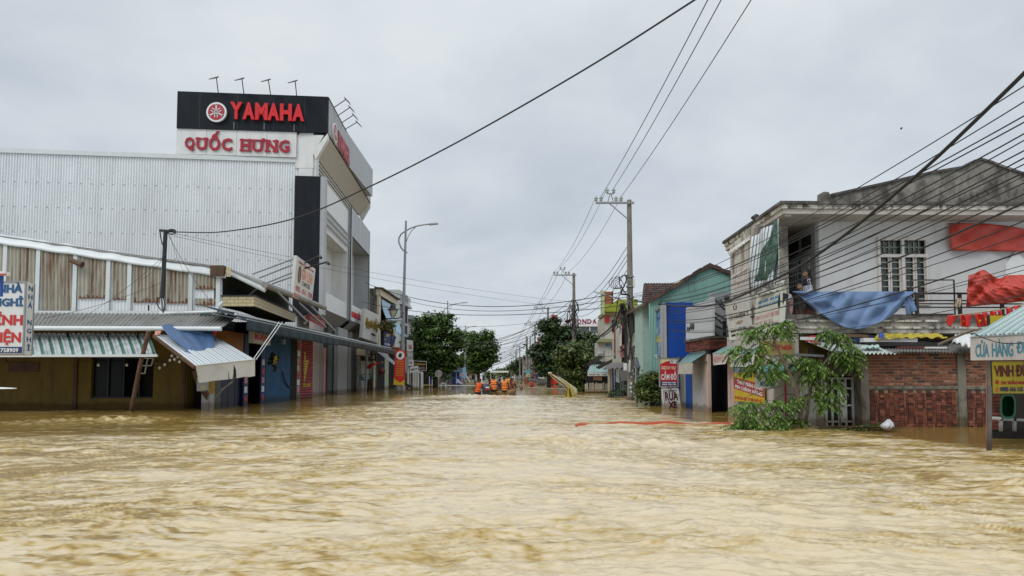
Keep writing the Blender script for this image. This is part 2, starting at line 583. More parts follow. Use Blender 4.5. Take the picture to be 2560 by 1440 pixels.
def build_water():
    ny, nx = 1150, 900
    d = np.concatenate([np.linspace(-30, 1.5, 30), 1.6 * (150 / 1.6) ** (np.linspace(0, 1, ny)), np.geomspace(170, 3000, 24)])
    t = np.linspace(-1, 1, nx)
    ang = np.sign(t) * (np.abs(t) ** 1.15) * 1.05
    D, A = np.meshgrid(d, ang, indexing='ij')
    Xc = A * np.maximum(np.abs(D), 6) * 1.0
    Hh = water_height(Xc, D)
    Hh *= np.where(D > 160, 0, 1) * np.where(D < 1.4, .3, 1)
    n0, n1 = D.shape
    vs = np.stack([Xc, D, Hh], -1).reshape(-1, 3)
    idx = np.arange(n0 * n1).reshape(n0, n1)
    f = np.stack([idx[:-1, :-1], idx[:-1, 1:], idx[1:, 1:], idx[1:, :-1]], -1).reshape(-1, 4)
    me = bpy.data.meshes.new('flood_water')
    me.vertices.add(len(vs)); me.vertices.foreach_set('co', vs.astype(np.float32).ravel())
    me.loops.add(f.size); me.loops.foreach_set('vertex_index', f.astype(np.int32).ravel())
    me.polygons.add(len(f)); me.polygons.foreach_set('loop_start', np.arange(0, f.size, 4, dtype=np.int32))
    me.polygons.foreach_set('loop_total', np.full(len(f), 4, np.int32))
    me.polygons.foreach_set('use_smooth', np.ones(len(f), bool))
    me.update()
    at = me.attributes.new('silt_sheen', 'FLOAT', 'POINT')
    at.data.foreach_set('value', water_silt_sheen(Xc, D).astype(np.float32).ravel())
    at = me.attributes.new('lee', 'FLOAT', 'POINT')
    at.data.foreach_set('value', lee(Xc, D).astype(np.float32).ravel())
    m = bpy.data.materials.new('muddy_water'); m.use_nodes = True
    nt = m.node_tree; N, L = nt.nodes.new, nt.links.new
    b = nt.nodes['Principled BSDF']
    tc = N('ShaderNodeTexCoord')
    at_ = N('ShaderNodeAttribute'); at_.attribute_name = 'silt_sheen'
    cr = N('ShaderNodeValToRGB'); e = cr.color_ramp.elements  # cream end includes painted sky reflection, brown end the dark reflected houses
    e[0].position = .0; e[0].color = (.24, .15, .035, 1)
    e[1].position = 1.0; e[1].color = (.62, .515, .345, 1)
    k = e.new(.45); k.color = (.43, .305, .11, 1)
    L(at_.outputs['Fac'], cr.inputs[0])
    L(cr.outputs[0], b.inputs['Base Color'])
    b.inputs['Roughness'].default_value = .10
    b.inputs['IOR'].default_value = 1.33
    mp2 = N('ShaderNodeMapping'); mp2.inputs['Scale'].default_value = (1.0, 2.3, 1)
    L(tc.outputs['Object'], mp2.inputs[0])
    n2 = N('ShaderNodeTexNoise'); n2.inputs['Scale'].default_value = 13; n2.inputs['Detail'].default_value = 5
    n2.inputs['Distortion'].default_value = .6; n2.inputs['Roughness'].default_value = .55
    L(mp2.outputs[0], n2.inputs['Vector'])
    bp = N('ShaderNodeBump'); bp.inputs['Strength'].default_value = .5; bp.inputs['Distance'].default_value = .02
    a2 = N('ShaderNodeAttribute'); a2.attribute_name = 'lee'
    ms = N('ShaderNodeMath'); ms.operation = 'MULTIPLY_ADD'; ms.inputs[1].default_value = -.38; ms.inputs[2].default_value = .5
    L(a2.outputs['Fac'], ms.inputs[0]); L(ms.outputs[0], bp.inputs['Strength'])
    L(n2.outputs[0], bp.inputs['Height']); L(bp.outputs[0], b.inputs['Normal'])
    o = link_mesh('flood_water', me, m)
    tag(o, 'brown muddy flood water filling the street', None, None, 'structure')
    return o


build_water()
# ------------------------------------------------------------------ shared materials
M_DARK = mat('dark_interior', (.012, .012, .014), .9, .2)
M_BLACKP = mat('black_panel', (.006, .009, .014), .6, .15, 1.0, stain=(.03, .033, .038), stain_amt=.25, stain_scale=(1.5, 1.5, .2), spec=.2)
M_WHITEP = mat('white_panel', (.68, .69, .68), .5, .04, .8, stain=(.38, .37, .34), stain_amt=.4, stain_scale=(1.2, 1.2, .15))
M_GREYP = mat('grey_aluminium_panel', (.36, .375, .39), .4, .06, .7, stain=(.2, .2, .21), stain_amt=.3, stain_scale=(2, 2, .2))
M_CORRW = mat('white_corrugated_steel', (.78, .81, .83), .45, .05, .5, metal=.05, stain=(.62, .64, .65), stain_amt=.5, stain_scale=(1.2, 1.2, .12))
M_CORRG = mat('grey_corrugated_steel', (.25, .25, .235), .55, .12, 1.2, metal=.2, stain=(.12, .10, .075), stain_amt=.6, stain_scale=(2, .5, 1))
M_RED = mat('sign_red', (.42, .012, .02), .45, .08)
M_REDB = mat('bright_red', (.55, .02, .015), .45, .08)
M_BLUEP = paint('blue', (.01, .055, .16))
M_STEEL = mat('galvanised_steel', (.28, .29, .30), .45, .1, metal=.4)
M_BLACKM = mat('black_metal', (.018, .018, .02), .5, .2)
M_CONC = mat('weathered_concrete', (.22, .205, .175), .9, .25, 3.0, bump=.6, bscale=25, stain=(.04, .038, .032), stain_amt=.9, stain_scale=(1.5, 1.5, .8), stain_lo=.44)
M_POLE = mat('pole_concrete', (.22, .205, .175), .9, .12, 1.5, bump=.3, stain=(.09, .08, .07), stain_amt=.7, stain_scale=(2, 2, .4))
M_WALLW = mat('white_plaster', (.60, .61, .61), .85, .05, .8, bump=.15, stain=(.34, .32, .28), stain_amt=.5, stain_scale=(.8, .8, .25), stain_lo=.53)
M_DIRTY = mat('mouldy_plaster', (.50, .47, .41), .9, .1, 1.5, bump=.4, stain=(.07, .06, .05), stain_amt=.9, stain_scale=(1.2, 1.2, .5), stain_lo=.45)
M_MUST = mat('mustard_plaster', (.18, .12, .022), .85, .15, 1.2, bump=.2, stain=(.07, .045, .015), stain_amt=.6, stain_lo=.5)
M_PIPEW = mat('white_pipe', (.62, .66, .66), .4, .05)
M_GLASS = mat('dark_glass', (.012, .016, .016), .3, .2, spec=.15)
M_BROWN = mat('brown_wood', (.10, .05, .022), .7, .25, 4, bump=.3, stain=(.02, .012, .008), stain_amt=.6)
M_ORWOOD = mat('orange_wood', (.30, .12, .03), .5, .15, 3)
M_RUST = mat('rusted_corrugated_steel', (.40, .38, .31), .7, .15, 1.0, stain=(.15, .065, .02), stain_amt=.95, stain_scale=(3.6, 1, .16), stain_lo=.47)
M_RUSTB = mat('rust', (.16, .06, .025), .85, .35, 6, bump=.5)
M_RUSTP = mat('rusty_bar', (.11, .06, .035), .8, .4, 6)
M_TARPB = mat('blue_tarpaulin', (.045, .10, .21), .5, .12, 2.0, bump=.25, bscale=12)
M_TARPL = mat('light_blue_tarpaulin', (.13, .21, .37), .6, .1, 2.0, bump=.2, bscale=10)
M_TARPR = mat('red_tarpaulin', (.46, .05, .03), .5, .12, 2.0, bump=.3, bscale=10)
M_CANVW = mat('white_canvas', (.62, .62, .60), .7, .06, 2.0, stain=(.35, .34, .3), stain_amt=.5)
M_TEAL = mat('dark_teal_canvas', (.008, .026, .038), .7, .15, 2.0)
M_CREAM = mat('cream_tile', (.55, .46, .26), .35, .08)
M_YELL = mat('sign_yellow', (.60, .42, .02), .5, .06)
M_GOLD = mat('gold_lettering', (.38, .24, .055), .35, .15, metal=.5)
M_WHITE = mat('clean_white', (.72, .73, .73), .5, .03)
M_NAVY = mat('navy_sign', (.012, .03, .12), .5, .1)
M_MIDBLUE = mat('mid_blue_sign', (.015, .07, .33), .5, .08)
M_PINK = mat('faded_pink', (.55, .25, .27), .6, .1)
M_BULB = mat('bulb_glass', (.7, .7, .66), .2, .03)
M_BLACK = mat('black', (.01, .01, .012), .6, .1)


def striped_mat(name, ca, cb, freq, axis=0, rough=.4, duty=.5, noise=.08):
    """two-colour stripes across an object's own axis"""
    m = bpy.data.materials.new(name); m.use_nodes = True
    nt = m.node_tree; N, L = nt.nodes.new, nt.links.new
    b = nt.nodes['Principled BSDF']; b.inputs['Roughness'].default_value = rough
    tc = N('ShaderNodeTexCoord'); sp = N('ShaderNodeAttribute'); sp.attribute_name = 'su'
    mu = N('ShaderNodeMath'); mu.operation = 'MULTIPLY'; mu.inputs[1].default_value = freq
    L(sp.outputs['Fac'], mu.inputs[0])
    fr = N('ShaderNodeMath'); fr.operation = 'FRACT'; L(mu.outputs[0], fr.inputs[0])
    gt = N('ShaderNodeMath'); gt.operation = 'GREATER_THAN'; gt.inputs[1].default_value = duty
    L(fr.outputs[0], gt.inputs[0])
    mx = N('ShaderNodeMix'); mx.data_type = 'RGBA'
    L(gt.outputs[0], mx.inputs[0]); mx.inputs[6].default_value = ca + (1,); mx.inputs[7].default_value = cb + (1,)
    n = N('ShaderNodeTexNoise'); n.inputs['Scale'].default_value = 3; L(tc.outputs['Object'], n.inputs[0])
    mr = N('ShaderNodeMapRange'); mr.inputs['To Min'].default_value = 1 - noise * 2; mr.inputs['To Max'].default_value = 1 + noise
    L(n.outputs[0], mr.inputs[0])
    mm = N('ShaderNodeMix'); mm.data_type = 'RGBA'; mm.blend_type = 'MULTIPLY'; mm.inputs[0].default_value = 1
    L(mx.outputs[2], mm.inputs[6]); L(mr.outputs[0], mm.inputs[7])
    L(mm.outputs[2], b.inputs['Base Color'])
    MATS[name] = m
    return m


def island_mat(name, stops, rough=.85, bump=.4):
    """each separate piece of the mesh takes its own shade"""
    m = bpy.data.materials.new(name); m.use_nodes = True
    nt = m.node_tree; N, L = nt.nodes.new, nt.links.new
    b = nt.nodes['Principled BSDF']; b.inputs['Roughness'].default_value = rough
    g = N('ShaderNodeNewGeometry'); cr = N('ShaderNodeValToRGB')
    e = cr.color_ramp.elements
    e[0].position = stops[0][0]; e[0].color = stops[0][1] + (1,)
    e[1].position = stops[-1][0]; e[1].color = stops[-1][1] + (1,)
    for p, c in stops[1:-1]:
        k = e.new(p); k.color = c + (1,)
    L(g.outputs['Random Per Island'], cr.inputs[0])
    tc = N('ShaderNodeTexCoord')
    n = N('ShaderNodeTexNoise'); n.inputs['Scale'].default_value = 9; n.inputs['Detail'].default_value = 6
    L(tc.outputs['Object'], n.inputs[0])
    mr = N('ShaderNodeMapRange'); mr.inputs['From Min'].default_value = .3; mr.inputs['From Max'].default_value = .7
    mr.inputs['To Min'].default_value = .6; mr.inputs['To Max'].default_value = 1.25
    L(n.outputs[0], mr.inputs[0])
    mm = N('ShaderNodeMix'); mm.data_type = 'RGBA'; mm.blend_type = 'MULTIPLY'; mm.inputs[0].default_value = 1
    L(cr.outputs[0], mm.inputs[6]); L(mr.outputs[0], mm.inputs[7])
    L(mm.outputs[2], b.inputs['Base Color'])
    if bump:
        bp = N('ShaderNodeBump'); bp.inputs['Strength'].default_value = bump; bp.inputs['Distance'].default_value = .01
        n3 = N('ShaderNodeTexNoise'); n3.inputs['Scale'].default_value = 60; L(tc.outputs['Object'], n3.inputs[0])
        L(n3.outputs[0], bp.inputs['Height']); L(bp.outputs[0], b.inputs['Normal'])
    MATS[name] = m
    return m


M_BRICK = island_mat('fired_brick', [(0, (.06, .035, .028)), (.15, (.16, .06, .038)), (.5, (.29, .088, .042)), (.85, (.37, .13, .06)), (1, (.38, .20, .13))])
M_BRICKD = island_mat('dark_brick', [(0, (.06, .025, .02)), (.5, (.16, .035, .025)), (1, (.22, .06, .04))])
M_ROOFTILE = island_mat('clay_roof_tile', [(0, (.035, .022, .018)), (.5, (.09, .045, .034)), (1, (.15, .075, .055))])


def brick_face(mb, q, cw, ch, gap, t, jit=.004, soldier=None):
    """running-bond bricks standing on quad q"""
    q = [Vector(p) for p in q]
    n = quad_n(q)
    W = (q[1] - q[0]).length; H = (q[3] - q[0]).length
    nr = max(1, int(H / ch)); ncol = max(1, int(W / cw))
    for r in range(nr):
        off = 0 if r % 2 == 0 else -.5
        for c in range(ncol + 1):
            u0 = max(0, (c + off) / ncol); u1 = min(1, (c + 1 + off) / ncol)
            if u1 - u0 < .15 / ncol: continue
            v0, v1 = r / nr, (r + 1) / nr
            gu, gv = gap / W / 2, gap / H / 2
            d = n * (t + random.uniform(-jit, jit))
            pts = [quad_pt(q, u0 + gu, v0 + gv), quad_pt(q, u1 - gu, v0 + gv), quad_pt(q, u1 - gu, v1 - gv), quad_pt(q, u0 + gu, v1 - gv)]
            mb.slab(pts, d)
    return mb


def drape(name, q, nu, nv, m, parent=None, amp=.05, sag=0.0, seed=0, folds=6, thick=.006, edge=0.0, fs=1.0):
    """cloth on quad q, with folds running down it and a sagging lower edge"""
    n = quad_n(q)
    rr = random.Random(seed)
    ph = [rr.uniform(0, 6) for _ in range(6)]

    def f(u, v):
        w = math.sin(u * folds * 2 * math.pi + ph[0] + 1.5 * math.sin(v * 3 + ph[1])) * .5
        w += math.sin((u * 1.7 + v * .9) * folds * 2.2 + ph[2]) * .3 + math.sin((u * 4.1 - v * 2.3) * folds + ph[3]) * .2
        w += .8 * math.sin(u * 3.1 + v * 4 + ph[4])
        e = edge * (math.sin(u * 9 + ph[5]) + .6 * math.sin(u * 23 + ph[2])) * (1 - v)
        p = quad_pt(q, u, v)
        p = p + n * (amp * w * (.35 + .65 * (1 - v) * fs))
        p.z -= sag * math.sin(math.pi * u) * (1 - v) + e
        return p
    return grid_mesh(f, nu, nv, name, m, parent, thick=thick)


def wire_pts(a, b, sag, n=14):
    a, b = Vector(a), Vector(b)
    return [a.lerp(b, i / n) - Vector((0, 0, sag * 4 * (i / n) * (1 - i / n))) for i in range(n + 1)]
# ------------------------------------------------------------------ left side, near: motel sign, mustard shophouse, awnings
def motel_sign():
    D = 16.0
    t = empty('sign_box', P(30, 800, D), 'white upright sign box reading NHÀ NGHỈ in blue and red letters', 'sign')
    fx0, fx1 = P(-70, 800, D).x, P(62, 800, D).x
    sx = P(83, 800, D + .55).x
    zt, zb, zm = Z(703, D), Z(886, D), Z(866, D)
    q = [Vector((fx0, D, zb)), Vector((fx1, D, zb)), Vector((fx1, D, zt)), Vector((fx0, D, zt))]
    b = MB(); b.prism([(fx0, D, zb), (fx1, D, zb), (sx, D + .55, zb), (sx - .3, D + 1, zb), (fx0, D + 1, zb)], (0, 0, zt - zb))
    b.build('box', M_WHITEP, t)
    b = MB()
    for z in (zb, zt - .03):
        b.bar((fx0, D - .012, z + .015), (fx1, D - .012, z + .015), .03)
    b.bar((fx1, D - .012, zb), (fx1, D - .012, zt), .035)
    b.bar((sx + .01, D + .53, zb), (sx + .01, D + .53, zt), .03)
    b.build('frame', M_STEEL, t)
    zz = lambda py: (Z(py, D) - zb) / (zt - zb)
    uu = lambda px: (P(px, 800, D).x - fx0) / (fx1 - fx0)
    mblue = mat('letter_blue', (.01, .09, .24), .5, .05)
    for s, y0, y1, x0, x1, m in (('NHÀ', 706, 732, -8, 53, mblue), ('NGHỈ', 739, 766, -18, 56, mblue), ('VĨNH', 779, 813, -34, 57, M_REDB), ('THIỆN', 822, 857, -44, 54, M_REDB)):
        lettering(s, q, (uu(x0), zz(y1 + (6 if s == 'THIỆN' else 0)), uu(x1), zz(y0)), m, t, bold=.03, depth=.012)
    band = [quad_pt(q, 0, 0) + Vector((0, -.004, .01)), quad_pt(q, 1, 0) + Vector((-.03, -.004, .01)), quad_pt(q, 1, zz(867)) + Vector((-.03, -.004, 0)), quad_pt(q, 0, zz(867)) + Vector((0, -.004, 0))]
    panel('number_band', band, .01, M_NAVY, t)
    lettering('0235.3758909', band, (uu(-35), .22, .93, .82), M_WHITE, t, bold=.02, depth=.006)
    sq = [Vector((fx1, D, zb)), Vector((sx, D + .55, zb)), Vector((sx, D + .55, zt)), Vector((fx1, D, zt))]
    for k, ch in enumerate('NHÀ NGHỈ'):
        if ch != ' ':
            v1 = .955 - k * .118
            lettering(ch, sq, (.3, v1 - (.07 if ch not in 'ÀỈ' else .07), .78, v1 + (.022 if ch in 'ÀỈ' else 0)), mblue, t, bold=.01)
    return t


motel_sign()

# blue box at the very left edge
t = empty('sign_box', P(0, 715, 14.5), 'small blue box with white lid in front of the motel sign', 'sign')
b = MB(); b.box((P(-80, 700, 14.5).x, 14.5, Z(741, 14.5)), (P(4, 700, 14.5).x, 14.56, Z(688, 14.5))); b.build('box', M_MIDBLUE, t)
b = MB(); b.box((P(-80, 700, 14.45).x, 14.4, Z(689, 14.5)), (P(16, 700, 14.45).x, 14.56, Z(680, 14.5))); b.build('lid', M_WHITE, t)
b = MB(); b.box((P(-80, 700, 14.45).x, 14.37, Z(689, 14.5)), (P(19, 700, 14.45).x, 14.4, Z(686, 14.5))); b.build('red_trim', M_REDB, t)

# white sheet tip poking in above the water
o = grid_mesh(lambda u, v: P(-90 + 132 * u * (1 - .0 * v), 974 - 9 * v * (1 - u) - 1.5 * u, 20 + 1.2 * v * (1 - u * .8)), 10, 2, 'metal_sheet', M_CORRW, thick=.03)
tag(o, 'pale pointed roof sheet sticking in low above the water', 'roof sheet')


def mustard_house():
    D = 27.6
    t = empty('shophouse', (P(200, 1000, D).x, D, 0), 'low mustard plastered shophouse with a wide dark window', 'building')
    zt, zb = 3.35, -1.0
    xl, xr = P(-500, 900, D).x, P(468, 900, D).x
    w0, w1 = P(228, 950, D).x, P(383, 950, D).x
    z0, z1 = Z(996, D), Z(893, D)
    b = MB()
    b.box((xl, D, zb), (w0, D + .2, zt)); b.box((w1, D, zb), (xr, D + .2, zt))
    b.box((w0, D, z1), (w1, D + .2, zt)); b.box((w0, D, zb), (w1, D + .2, z0))
    b.box((xr - .2, D + .2, zb), (xr, D + 5, zt))
    b.build('wall', M_MUST, t)
    for px in (190, 460):
        x = P(px, 950, D).x; MB().box((x - .07, D - .07, zb), (x + .07, D, zt - .3)).build('post', M_BROWN, t)
    w = MB(); w.box((w0 - .2, D + 1.4, z0 - .4), (w1 + .2, D + 1.5, z1 + .3)); w.build('room_back', M_DARK, t)
    fr = MB()
    for px in (267, 306, 345):
        x = P(px, 950, D).x; fr.bar((x, D + .1, z0), (x, D + .1, z1), .05)
    for z in (z0 + .03, z1 - .03): fr.bar((w0, D + .1, z), (w1, D + .1, z), .06)
    wn = fr.build('window', M_BLACKM, t)
    g = MB(); g.box((w0, D + .16, z0), (P(300, 950, D).x, D + .17, z1)); g.build('pane', M_GLASS, wn)
    g = MB(); g.box((P(20, 960, D).x, D - .03, Z(930, D)), (P(98, 960, D).x, D, Z(905, D))); g.build('wall_panel', M_BROWN, t)
    # half-open white grille
    g = MB(); a = lambda px, py: P(px, py, D - .35)
    for p, q in (((345, 932), (362, 934)), ((362, 934), (369, 897)), ((345, 914), (378, 914)), ((352, 895), (384, 896)), ((378, 914), (384, 896))):
        g.bar(a(*p), a(*q), .04)
    g.build('grille', M_PIPEW, t)
    # upper roof of grey corrugated sheet, with gutter
    q = [P(-420, 819, 25.6), P(555, 819, 25.6), P(602, 786, 28.0), P(-420, 778, 28.0)]
    corr('roof', q, 92, .028, M_CORRG, t)
    g = MB(); g.tube([P(-420, 819, 25.45), P(553, 822, 25.45)], .085, 10); g.build('gutter', M_PIPEW, t)
    for px in (170, 270, 345, 430): MB().bar(P(px, 822, 25.7), P(px, 838, 26.3), .06).build('bracket', M_BLACKM, t)
    g = MB(); g.box((xl, 28.02, 3.75), (P(560, 780, 28).x, 28.06, 3.95)); g.build('ridge_flashing', M_PIPEW, t)
    return t


mustard_house()
M_AWN = striped_mat('green_white_steel', (.48, .52, .52), (.10, .20, .17), 32, 0, .22, .62, .3)
M_AWN2 = mat('pale_steel_awning', (.55, .60, .62), .25, .06, 1, metal=.3)
t = empty('metal_awning', P(240, 860, 25.6), 'long green and white corrugated awning over the dark window', 'awning')
q = [P(-420, 888, 24.6), P(392, 888, 24.6), P(366, 834, 26.6), P(-420, 831, 26.6)]
corr('sheet', q, 64, .02, M_AWN, t, sag=-.12, rows=8)
g = MB(); g.bar(P(-420, 890, 24.5), P(394, 889, 24.5), .09); g.build('edge_bar', M_PIPEW, t)
for px in (10, 190, 385): MB().bar(P(px, 889, 24.6), P(px + 8, 905, 27.5), .05).build('bracket', M_RUSTP, t)

# leaning rusty prop
t = MB().tube([P(372, 828, 24.5), P(352, 905, 24.6), P(326, 1036, 24.9)], .075, 8).build('leaning_post', M_RUSTP)
tag(t, 'rusty prop post leaning in the water under the metal awning', 'post')


# light bulbs strung under the awning
t = empty('light_string', P(430, 900, 25.5), 'string of bare light bulbs hanging before the mustard wall', 'string lights')
pts = [P(px, py, 25.6) for px, py in ((396, 892), (404, 905), (420, 902), (440, 896), (456, 890), (470, 893))]
MB().tube(pts, .012, 5).build('cord', M_BLACKM, t)
MB().tube([P(px, py, 25.9) for px, py in ((384, 915), (410, 912), (440, 905), (470, 900))], .012, 5).build('cord', M_BLACKM, t)
for i, (px, py) in enumerate(((399, 918), (412, 910), (425, 899), (437, 897), (449, 903), (430, 888), (459, 896), (246, 911), (317, 911), (445, 891))):
    c = P(px, py, 25.6)
    bb = MB(); bb.lathe(c, [(.0, -.085), (.045, -.06), (.052, -.02), (.03, .02), (.022, .03)], 8).build('bulb', M_BULB, t, True)
    MB().lathe(c, [(.024, .028), (.024, .075), (.008, .12)], 8).build('socket', M_BLACKM, t)


# tilted awning with the blue tarpaulin
def tilted_awning():
    t = empty('tilted_awning', P(510, 880, 24), 'tilted striped steel awning with a torn white valance', 'awning')
    q = [P(489, 914, 22.5), P(637, 898, 24.0), P(541, 842, 27.0), P(386, 836, 25.2)]
    corr('sheet', q, 24, .004, M_AWNS, t)
    n = quad_n(q)
    g = MB(); g.bar(q[0] - n * .06, q[3] - n * .06, .12, .1); g.bar(q[1] - n * .06, q[2] - n * .06, .08)
    g.bar(q[2] - n * .06, q[3] - n * .06, .08); g.build('frame', M_BROWN, t)
    a, b_, c, d = P(489, 914, 22.46), P(637, 898, 23.96), P(637, 940, 24.0), P(497, 957, 22.6)
    # valance cut around its tears
    cuts = [0, .50, .545, .60, .64, .665, 1]
    v = MB()

    def vp(u, w): return a * (1 - u) * (1 - w) + b_ * u * (1 - w) + c * u * w + d * (1 - u) * w

    def strip(us, lows):
        for i in range(len(us) - 1):
            u0, u1 = us[i], us[i + 1]
            v.slab([vp(u0, 0), vp(u1, 0), vp(u1, lows[i + 1]), vp(u0, lows[i])], Vector((0, .02, 0)))
    strip([0, .12, .25, .4, .512], [1, 1.02, .98, 1.0, 1])
    strip([.512, .535, .585, .60], [.35, 1, 1, .82])
    strip([.60, .625, .66], [.82, .12, .5])
    strip([.66, .67, .8, .9, 1], [1, 1, .97, 1.02, 1])
    v.build('valance', M_CANVW, t)
    g = MB(); g.tube([a, b_], .03, 6); g.build('edge_bar', M_PIPEW, t)
    g = MB(); g.tube([P(634, 897, 23.9), P(698, 805, 25.8)], .014, 6); g.build('stay', M_PIPEW, t)
    g = MB(); g.tube([P(640, 899, 24.0), P(706, 805, 25.9)], .014, 6); g.build('stay', M_PIPEW, t)
    g = MB(); g.bar(P(553, 975, 24.4), P(582, 955, 24.0), .03); g.bar(P(530, 1002, 24.8), P(590, 942, 23.6), .015)
    g.build('loose_strap', M_STEEL, t)
    qt = [P(460, 902, 23.3), P(552, 892, 24.6), P(532, 818, 26.9), P(404, 822, 25.2)]
    qq = [p + n * .09 for p in qt]
    outline = lambda u, v: (u, v)

    def f(u, v):
        # rounded lower edge, swags hanging from two top corners
        uu = u + (.5 - u) * .30 * (1 - v) ** 2
        lo = .26 * (2 * u - 1) ** 2 - .12
        vv = lo * (1 - v) + v * (1 + .05 * math.sin(u * 9))
        p = quad_pt(qq, uu, vv)
        w = math.sin((u * 2.2 + v * 1.3) * 5.5) * .6 + math.sin(abs(u - .72) * 22 - v * 5) * .5 * v + math.sin(u * 17 + v * 9) * .25
        return p + n * (.05 * w)
    tp = grid_mesh(f, 40, 26, 'tarpaulin', M_TARPB, None, thick=.008)
    tag(tp, 'crumpled blue tarpaulin lying over the tilted striped awning', 'tarpaulin')
    # salmon rags on the corner
    r = drape('rag', [P(386, 836, 25.0), P(402, 835, 25.1), P(404, 826, 25.3), P(388, 829, 25.2)], 8, 5, mat('salmon_cloth', (.6, .28, .2), .8), None, amp=.05, seed=3)
    tag(r, 'salmon pink rag on the corner of the tilted awning', 'rag')
    r = drape('rag', [P(532, 838, 26.0), P(541, 836, 26.0), P(544, 826, 26.0), P(533, 827, 26.0)], 6, 5, M_REDB, None, amp=.04, seed=4)
    tag(r, 'small red rag hanging behind the blue tarpaulin', 'rag')


M_AWNS = striped_mat('white_grey_striped_steel', (.62, .66, .68), (.15, .17, .18), 17, 0, .3, .80, .05)
tilted_awning()

# junk under the tilted awning
t = empty('cabinet', P(505, 960, 26.5), 'grey metal meter cabinet under the tilted awning', 'cabinet')
b = MB(); b.box((P(492, 960, 26.5).x, 26.5, Z(978, 26.5)), (P(513, 960, 26.5).x, 26.8, Z(945, 26.5))); b.build('box', M_GREYP, t)
b = MB(); b.box((P(500, 960, 26.4).x, 26.48, Z(974, 26.5)), (P(511, 960, 26.4).x, 26.5, Z(964, 26.5))); b.build('dial', M_CREAM, t)
o = MB().prism([P(480, 930, 26.6), P(492, 920, 26.6), P(520, 985, 26.6), P(516, 1000, 26.6), P(492, 968, 26.6)], (0, .1, 0)).build('tarpaulin', M_BROWN)
tag(o, 'torn brown sheet hanging beside the meter cabinet', 'sheet')
o = MB().box((P(503, 1010, 26.7).x, 26.7, -.5), (P(524, 1010, 26.7).x, 27.1, Z(985, 26.7))).box((P(505, 1010, 26.7).x, 26.66, -.3), (P(522, 1010, 26.7).x, 26.7, Z(988, 26.7))).build('crate', M_GREYP)
tag(o, 'grey crate standing in the water below the meter cabinet', 'crate')


